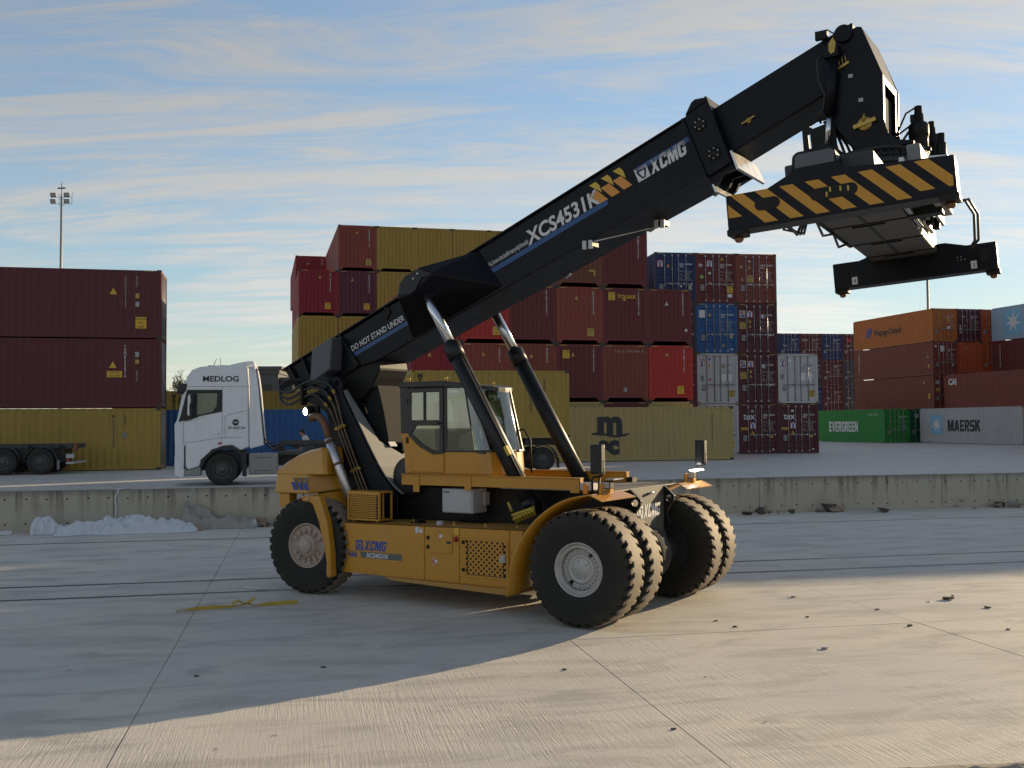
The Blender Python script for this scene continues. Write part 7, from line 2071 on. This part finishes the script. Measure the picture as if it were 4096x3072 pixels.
def person_standing():
    P = empty('person', (-7.25, 37.2, HP), math.radians(195), 'person in a light grey T-shirt bending forward behind the lorry chassis', 'person')
    V3 = Vector
    J = [(0, 0, 0.93), (0.06, 0, 1.10), (0.14, 0, 1.26), (0.20, 0, 1.37), (0.25, 0, 1.45), (0.30, 0, 1.53), (0.32, 0, 1.60),
         (0.0, 0.10, 0.90), (0.02, 0.11, 0.50), (-0.02, 0.12, 0.09), (0.12, 0.13, 0.04), (0.0, -0.10, 0.90), (0.02, -0.11, 0.50), (-0.02, -0.12, 0.09), (0.12, -0.13, 0.04),
         (0.17, 0.19, 1.36), (0.22, 0.25, 1.10), (0.36, 0.17, 0.98), (0.17, -0.19, 1.36), (0.20, -0.25, 1.10), (0.34, -0.18, 0.96)]
    Eg = [(0, 1), (1, 2), (2, 3), (3, 4), (4, 5), (5, 6), (0, 7), (7, 8), (8, 9), (9, 10), (0, 11), (11, 12), (12, 13), (13, 14), (3, 15), (15, 16), (16, 17), (3, 18), (18, 19), (19, 20)]
    Rr = [(0.15, 0.11), (0.15, 0.11), (0.17, 0.12), (0.14, 0.10), 0.058, 0.085, 0.088, 0.085, 0.062, 0.042, 0.040, 0.085, 0.062, 0.042, 0.040, 0.062, 0.046, 0.034, 0.062, 0.046, 0.034]
    hand(J, Eg, Rr, 17, V3(J[17]), V3((0.9, -0.2, -0.4)), V3((0.3, 0, 1))); hand(J, Eg, Rr, 20, V3(J[20]), V3((0.9, 0.2, -0.4)), V3((0.3, 0, 1)))
    def mat(c):
        if c.z > 1.435 and c.x > 0.17: return 0
        if c.z < 0.93 and abs(c.y) < 0.2 and c.x < 0.28: return 2
        if abs(c.y) > 0.15 and c.z < 1.18: return 0
        return 1
    skin_person('body', J, Eg, Rr, [M_skin, M_shirt, M_trou], mat, P)
    m = MB(); m.sphere((0.275, 0, 1.60), 0.102, 12, 0, (0.95, 0.92, 0.95)); m.build('hair', M_hair, P)
    m = MB(); m.sphere((0.395, 0.03, 1.575), 0.011, 6); m.sphere((0.395, -0.03, 1.575), 0.011, 6); m.build('eyes', M_hair, P)
    m = MB(); m.hull([(0.39, 0.012, 1.58), (0.39, -0.012, 1.58), (0.41, 0.016, 1.535), (0.41, -0.016, 1.535), (0.425, 0, 1.54)]); m.build('nose', M_skin, P)
    m = MB(); m.box(0.385, 0.395, -0.025, 0.025, 1.512, 1.520); m.build('mouth', M_pr, P)
person_standing()
def person_sitting():
    P = empty('person', tuple(local((MX, MYY), MYAW_, (-3.12, -0.53, 0)))[:2]+(2.80,), MYAW_, 'driver in a pale blue shirt sitting behind the cab glass of the reach stacker', 'person')
    V3 = Vector
    J = [(0, 0, 0.10), (-0.01, 0, 0.28), (0.01, 0, 0.46), (0.02, 0, 0.54), (0.03, 0, 0.60), (0.05, 0, 0.68), (0.06, 0, 0.75), (0.05, 0.10, 0.07), (0.44, 0.13, 0.08), (0.48, 0.13, -0.26), (0.58, 0.13, -0.30), (0.05, -0.10, 0.07), (0.44, -0.13, 0.08), (0.48, -0.13, -0.26), (0.58, -0.13, -0.30),
         (0.01, 0.19, 0.50), (0.12, 0.25, 0.25), (0.34, 0.14, 0.20), (0.01, -0.19, 0.50), (0.10, -0.25, 0.25), (0.34, -0.14, 0.20)]
    Eg = [(0, 1), (1, 2), (2, 3), (3, 4), (4, 5), (5, 6), (0, 7), (7, 8), (8, 9), (9, 10), (0, 11), (11, 12), (12, 13), (13, 14), (3, 15), (15, 16), (16, 17), (3, 18), (18, 19), (19, 20)]
    Rr = [(0.15, 0.12), (0.15, 0.11), (0.17, 0.12), (0.14, 0.10), 0.056, 0.082, 0.086, 0.085, 0.065, 0.045, 0.040, 0.085, 0.065, 0.045, 0.040, 0.060, 0.046, 0.033, 0.060, 0.046, 0.033]
    hand(J, Eg, Rr, 17, V3(J[17]), V3((1, -0.2, 0.1)), V3((0, 0, 1))); hand(J, Eg, Rr, 20, V3(J[20]), V3((1, 0.2, 0.1)), V3((0, 0, 1)))
    def mat(c):
        if c.z > 0.585: return 0
        if c.x > 0.14 and c.z > 0.165: return 0
        if c.z < 0.165 and (c.x > 0.02 or c.z < 0.1): return 2
        return 1
    skin_person('body', J, Eg, Rr, [M_skin, M_pale, M_trou], mat, P)
    m = MB(); m.sphere((0.045, 0, 0.765), 0.092, 12, 0, (1.0, 0.95, 0.8)); m.build('hair', M_hair, P)
    m = MB(); m.hull([(0.135, 0.012, 0.73), (0.135, -0.012, 0.73), (0.15, 0.015, 0.69), (0.15, -0.015, 0.69), (0.165, 0, 0.695)]); m.build('nose', M_skin, P)
    m = MB(); m.sphere((0.138, 0.03, 0.735), 0.010, 6); m.sphere((0.138, -0.03, 0.735), 0.010, 6); m.build('eyes', M_hair, P)
    m = MB(); m.box(0.13, 0.14, -0.022, 0.022, 0.662, 0.669); m.build('mouth', M_pr, P)
person_sitting()

# --- litter at the foot of the wall
M_tarp = paint('white_tarpaulin', (0.58, 0.60, 0.64), 0.5, 0.25, (0.40, 0.39, 0.38), var=0.06, scale=2, bump=0.1)
M_net = paint('dusty_sheeting', (0.33, 0.31, 0.28), 0.8, 0.3, var=0.15)
M_card = paint('cardboard', (0.30, 0.22, 0.15), 0.85, 0.2)
def crumple(name, u0, u1, v0, v1, hfun, mat, nu=90, nv=26, seed=0.0, edge=0.06):
    m = MB(); rows = []
    for i in range(nu+1):
        s = i/nu; row = []
        for k in range(nv+1):
            t = k/nv
            du = 0.16*noise.noise(Vector((s*9, t*3, seed+3))); dv = 0.20*noise.noise(Vector((s*6, t*2, seed+7)))*(1-t)
            u = u0+(u1-u0)*s+du; v = v0+(v1-v0)*t+dv
            v = min(v, WALL_V-0.03)
            fo = abs(noise.noise(Vector((u*1.6+0.9*v, v*2.2-0.6*u, seed))))
            fo2 = abs(noise.noise(Vector((u*5.3-v*2, v*5.5, seed+1.3))))*1.6
            ed = min(1, min(s, 1-s)/edge)*min(1, t/0.10+0.02)
            h = (hfun(s, t)*(0.55+0.9*(1-fo*2.0))+0.13*(0.5-fo2)+0.05)*ed
            p = uv(u, v, max(0.006, h)+0.003)
            row.append(tuple(p))
        rows.append(row)
    m.sheet(rows, 0.0, sm=False)
    return m.build(name, mat, None, recalc=True)
sin = math.sin
o = crumple('tarpaulin', -6.55, -2.75, 29.85, WALL_V-0.05, lambda s, t: 0.24*sin(PI*min(1, t*1.25))*(0.45+0.75*sin(PI*min(1, s*1.05))), M_tarp, seed=2.0)
tag(o, 'heap of crumpled white plastic tarpaulin against the foot of the wall', 'tarpaulin')
o = crumple('tarpaulin', -7.15, -6.3, 30.35, 31.2, lambda s, t: 0.26*sin(PI*t), M_tarp, 34, 18, 5.0)
tag(o, 'small crumpled corner of white plastic sheet left of the large tarpaulin heap', 'tarpaulin')
o = crumple('sheeting', -3.35, -1.25, 30.7, WALL_V-0.05, lambda s, t: 0.42*t*(1-s)+0.10, M_net, 50, 18, 9.0)
tag(o, 'dusty grey sheeting slumped against the wall, right of the white tarpaulin heap', 'plastic sheet')
m = MB(); q = uv(-3.1, 30.35)
m.box(-0.42, 0.42, -0.04, 0.04, 0.0, 0.20, 0, Matrix.Translation((q.x, q.y, 0.004)) @ Matrix.Rotation(WY, 4, 'Z') @ Matrix.Rotation(-0.5, 4, 'X'))
tag(m.build('cardboard', M_card), 'flattened brown cardboard box leaning on the white tarpaulin', 'cardboard')
m = MB(); q = uv(-7.85, 30.6); m.box(-0.16, 0.16, -0.10, 0.10, 0.0, 0.11, 0, Matrix.Translation((q.x, q.y, 0.004)) @ Matrix.Rotation(0.4, 4, 'Z')); tag(m.build('foam_block', M_tarp, None, 0.02), 'white foam block lying by the wall left of the tarpaulin', 'foam block')
for k, (u, v0, v1, lab) in enumerate(((-5.05, 0, 0, 'white plastic strap hanging over the top of the wall above the tarpaulin'), (-3.0, 1, 1, 'thin cord hanging down the wall right of the white hanging strap'))):
    m = MB(); a = uv(u, WALL_V+0.25, HP+0.02); 
    pts = [uv(u+0.25, WALL_V+0.3, HP+0.015), uv(u, WALL_V-0.01, HP+0.02), uv(u-0.10, WALL_V-0.02, HP-0.25), uv(u-0.06, WALL_V-0.02, 0.55), uv(u-0.08-0.2*k, WALL_V-0.03, 0.25)]
    m.tube(pts, 0.022 if k == 0 else 0.008, 5); tag(m.build('hanging_strap', M_tarp), lab, 'strap')
# rubbish heaps on the right
def heap(u, v, w, n, lab, seed, mats):
    r = random.Random(seed)
    e = empty('rubbish_heap', tuple(uv(u, v)), WY, lab, 'rubbish heap')
    for k in range(n):
        x = r.gauss(0, w*0.35); s = r.uniform(0.08, 0.30); z = max(0, 0.22*(1-abs(x)/w))*r.random()
        m = MB(); y = r.uniform(-0.25, 0.15)
        pts = [(x+r.uniform(-s, s), y+r.uniform(-s, s)*0.6, z+r.uniform(0.0, s*0.55)) for _ in range(7)]+[(x, y, 0.0), (x+s*0.6, y, 0.0)]
        m.hull(pts); m.build('scrap', mats[k % len(mats)], e)
M_scr = paint('scrap_grey', (0.22, 0.20, 0.17), 0.8, 0.3); M_scd = paint('scrap_dark', (0.08, 0.07, 0.06), 0.8, 0.3)
heap(17.0, 31.0, 0.6, 9, 'small heap of rubble and cardboard scraps at the wall right of the rear wheels', 3, (M_scr, M_card, M_scd))
heap(24.2, 31.0, 2.6, 24, 'long low heap of rags and scraps at the wall near the right picture edge', 8, (M_scr, M_scd, M_scr, M_net))
heap(14.6, 31.0, 1.4, 7, 'flat strip of scraps along the wall just right of the front wheels', 12, (M_scd, M_card))
heap(18.4, 30.4, 0.35, 3, 'small white and dark scrap lying in front of the wall', 15, (M_tarp, M_scd))
heap(-1.0, 31.1, 1.0, 8, 'thin line of scraps along the wall behind the rear wheel', 17, (M_scr, M_card, M_tarp))
# chips and stones on the slabs
for k, (x, y, s, c) in enumerate([(4.67, 17.4, 0.09, 1), (5.64, 16.2, 0.07, 0), (7.11, 17.1, 0.17, 0), (7.34, 17.41, 0.06, 0), (6.73, 16.88, 0.06, 1), (7.4, 16.3, 0.10, 0), (4.0, 13.45, 0.08, 1), (3.16, 14.9, 0.07, 0), (2.98, 15.38, 0.05, 0), (2.19, 12.0, 0.03, 1), (1.51, 9.98, 0.05, 0), (4.39, 15.62, 0.05, 0), (2.44, 10.2, 0.03, 1), (5.65, 14.9, 0.08, 0), (-2.3, 12.6, 0.06, 0), (-1.9, 13.1, 0.04, 1), (-3.7, 12.2, 0.05, 0), (-2.9, 11.3, 0.03, 1), (6.9, 14.6, 0.06, 0), (0.6, 12.4, 0.05, 0)]):
    r = random.Random(k+40); m = MB(); s *= 0.5
    m.hull([(r.uniform(-s, s)*1.3, r.uniform(-s, s), r.uniform(0.003, s*0.7)) for _ in range(8)]+[(s, 0, 0), (-s, 0, 0), (0, s*0.7, 0)])
    o = m.build('litter_scrap', (M_scd if c == 0 else M_tarp)); o.location = (x, y, 0.003)
    tag(o, ('dark scrap' if c == 0 else 'pale scrap')+' of litter lying on the concrete slabs', 'litter', 'dark scraps of litter on the slabs' if c == 0 else 'pale scraps of litter on the slabs')
# yellow lashing strap
m = MB(); M_str = paint('lashing_yellow', (0.42, 0.30, 0.03), 0.7, 0.4)
P0 = Vector((-5.32, 16.45, 0)); P1 = Vector((-4.0, 16.95, 0)); d = (P1-P0).normalized(); nrm = Vector((-d.y, d.x, 0))
def ribbon(pts, w, m):
    rows = []
    for a, h, tw in pts:
        c = P0+d*a; e = (nrm*math.cos(tw)+Vector((0, 0, 1))*math.sin(tw))*w/2
        rows.append([tuple(c-e+Vector((0, 0, h+abs(e.z)))), tuple(c+e+Vector((0, 0, h+abs(e.z))))])
    m.sheet(rows, 0.004)
ribbon([(0, 0.01, 0.2), (0.10, 0.03, 0.0), (0.18, 0.012, 0.4), (0.30, 0.006, 1.2), (0.6, 0.006, 1.3), (0.75, 0.01, 0.7), (0.95, 0.03, 0.2), (1.1, 0.05, 0.5), (1.2, 0.02, 0.1), (1.45, 0.005, 1.3), (1.9, 0.004, 1.5)], 0.06, m)
ribbon([(0.86, 0.05, 0.9), (0.95, 0.10, 0.6), (1.05, 0.06, 0.2), (1.15, 0.08, 0.8), (1.22, 0.12, 1.1)], 0.05, m)
tag(m.build('lashing_strap', M_str), 'crumpled yellow lashing strap lying on the concrete in front of the rear wheel', 'strap')
m = MB(); m.tube([uv(-6.9, 19.0, 0.02), uv(-6.75, 18.98, 0.05), uv(-6.5, 19.03, 0.02)], 0.02, 5); tag(m.build('cable_tie', M_tarp), 'short white cable end lying on the rail at the left', 'cable end')
m = MB(); m.tube([uv(-0.95, 19.35, 0.02), uv(-0.7, 19.1, 0.03), uv(-0.55, 19.02, 0.02)], 0.018, 5); tag(m.build('cable_tie', M_tarp), 'short white cable end lying on the rail near the rear wheel', 'cable end')
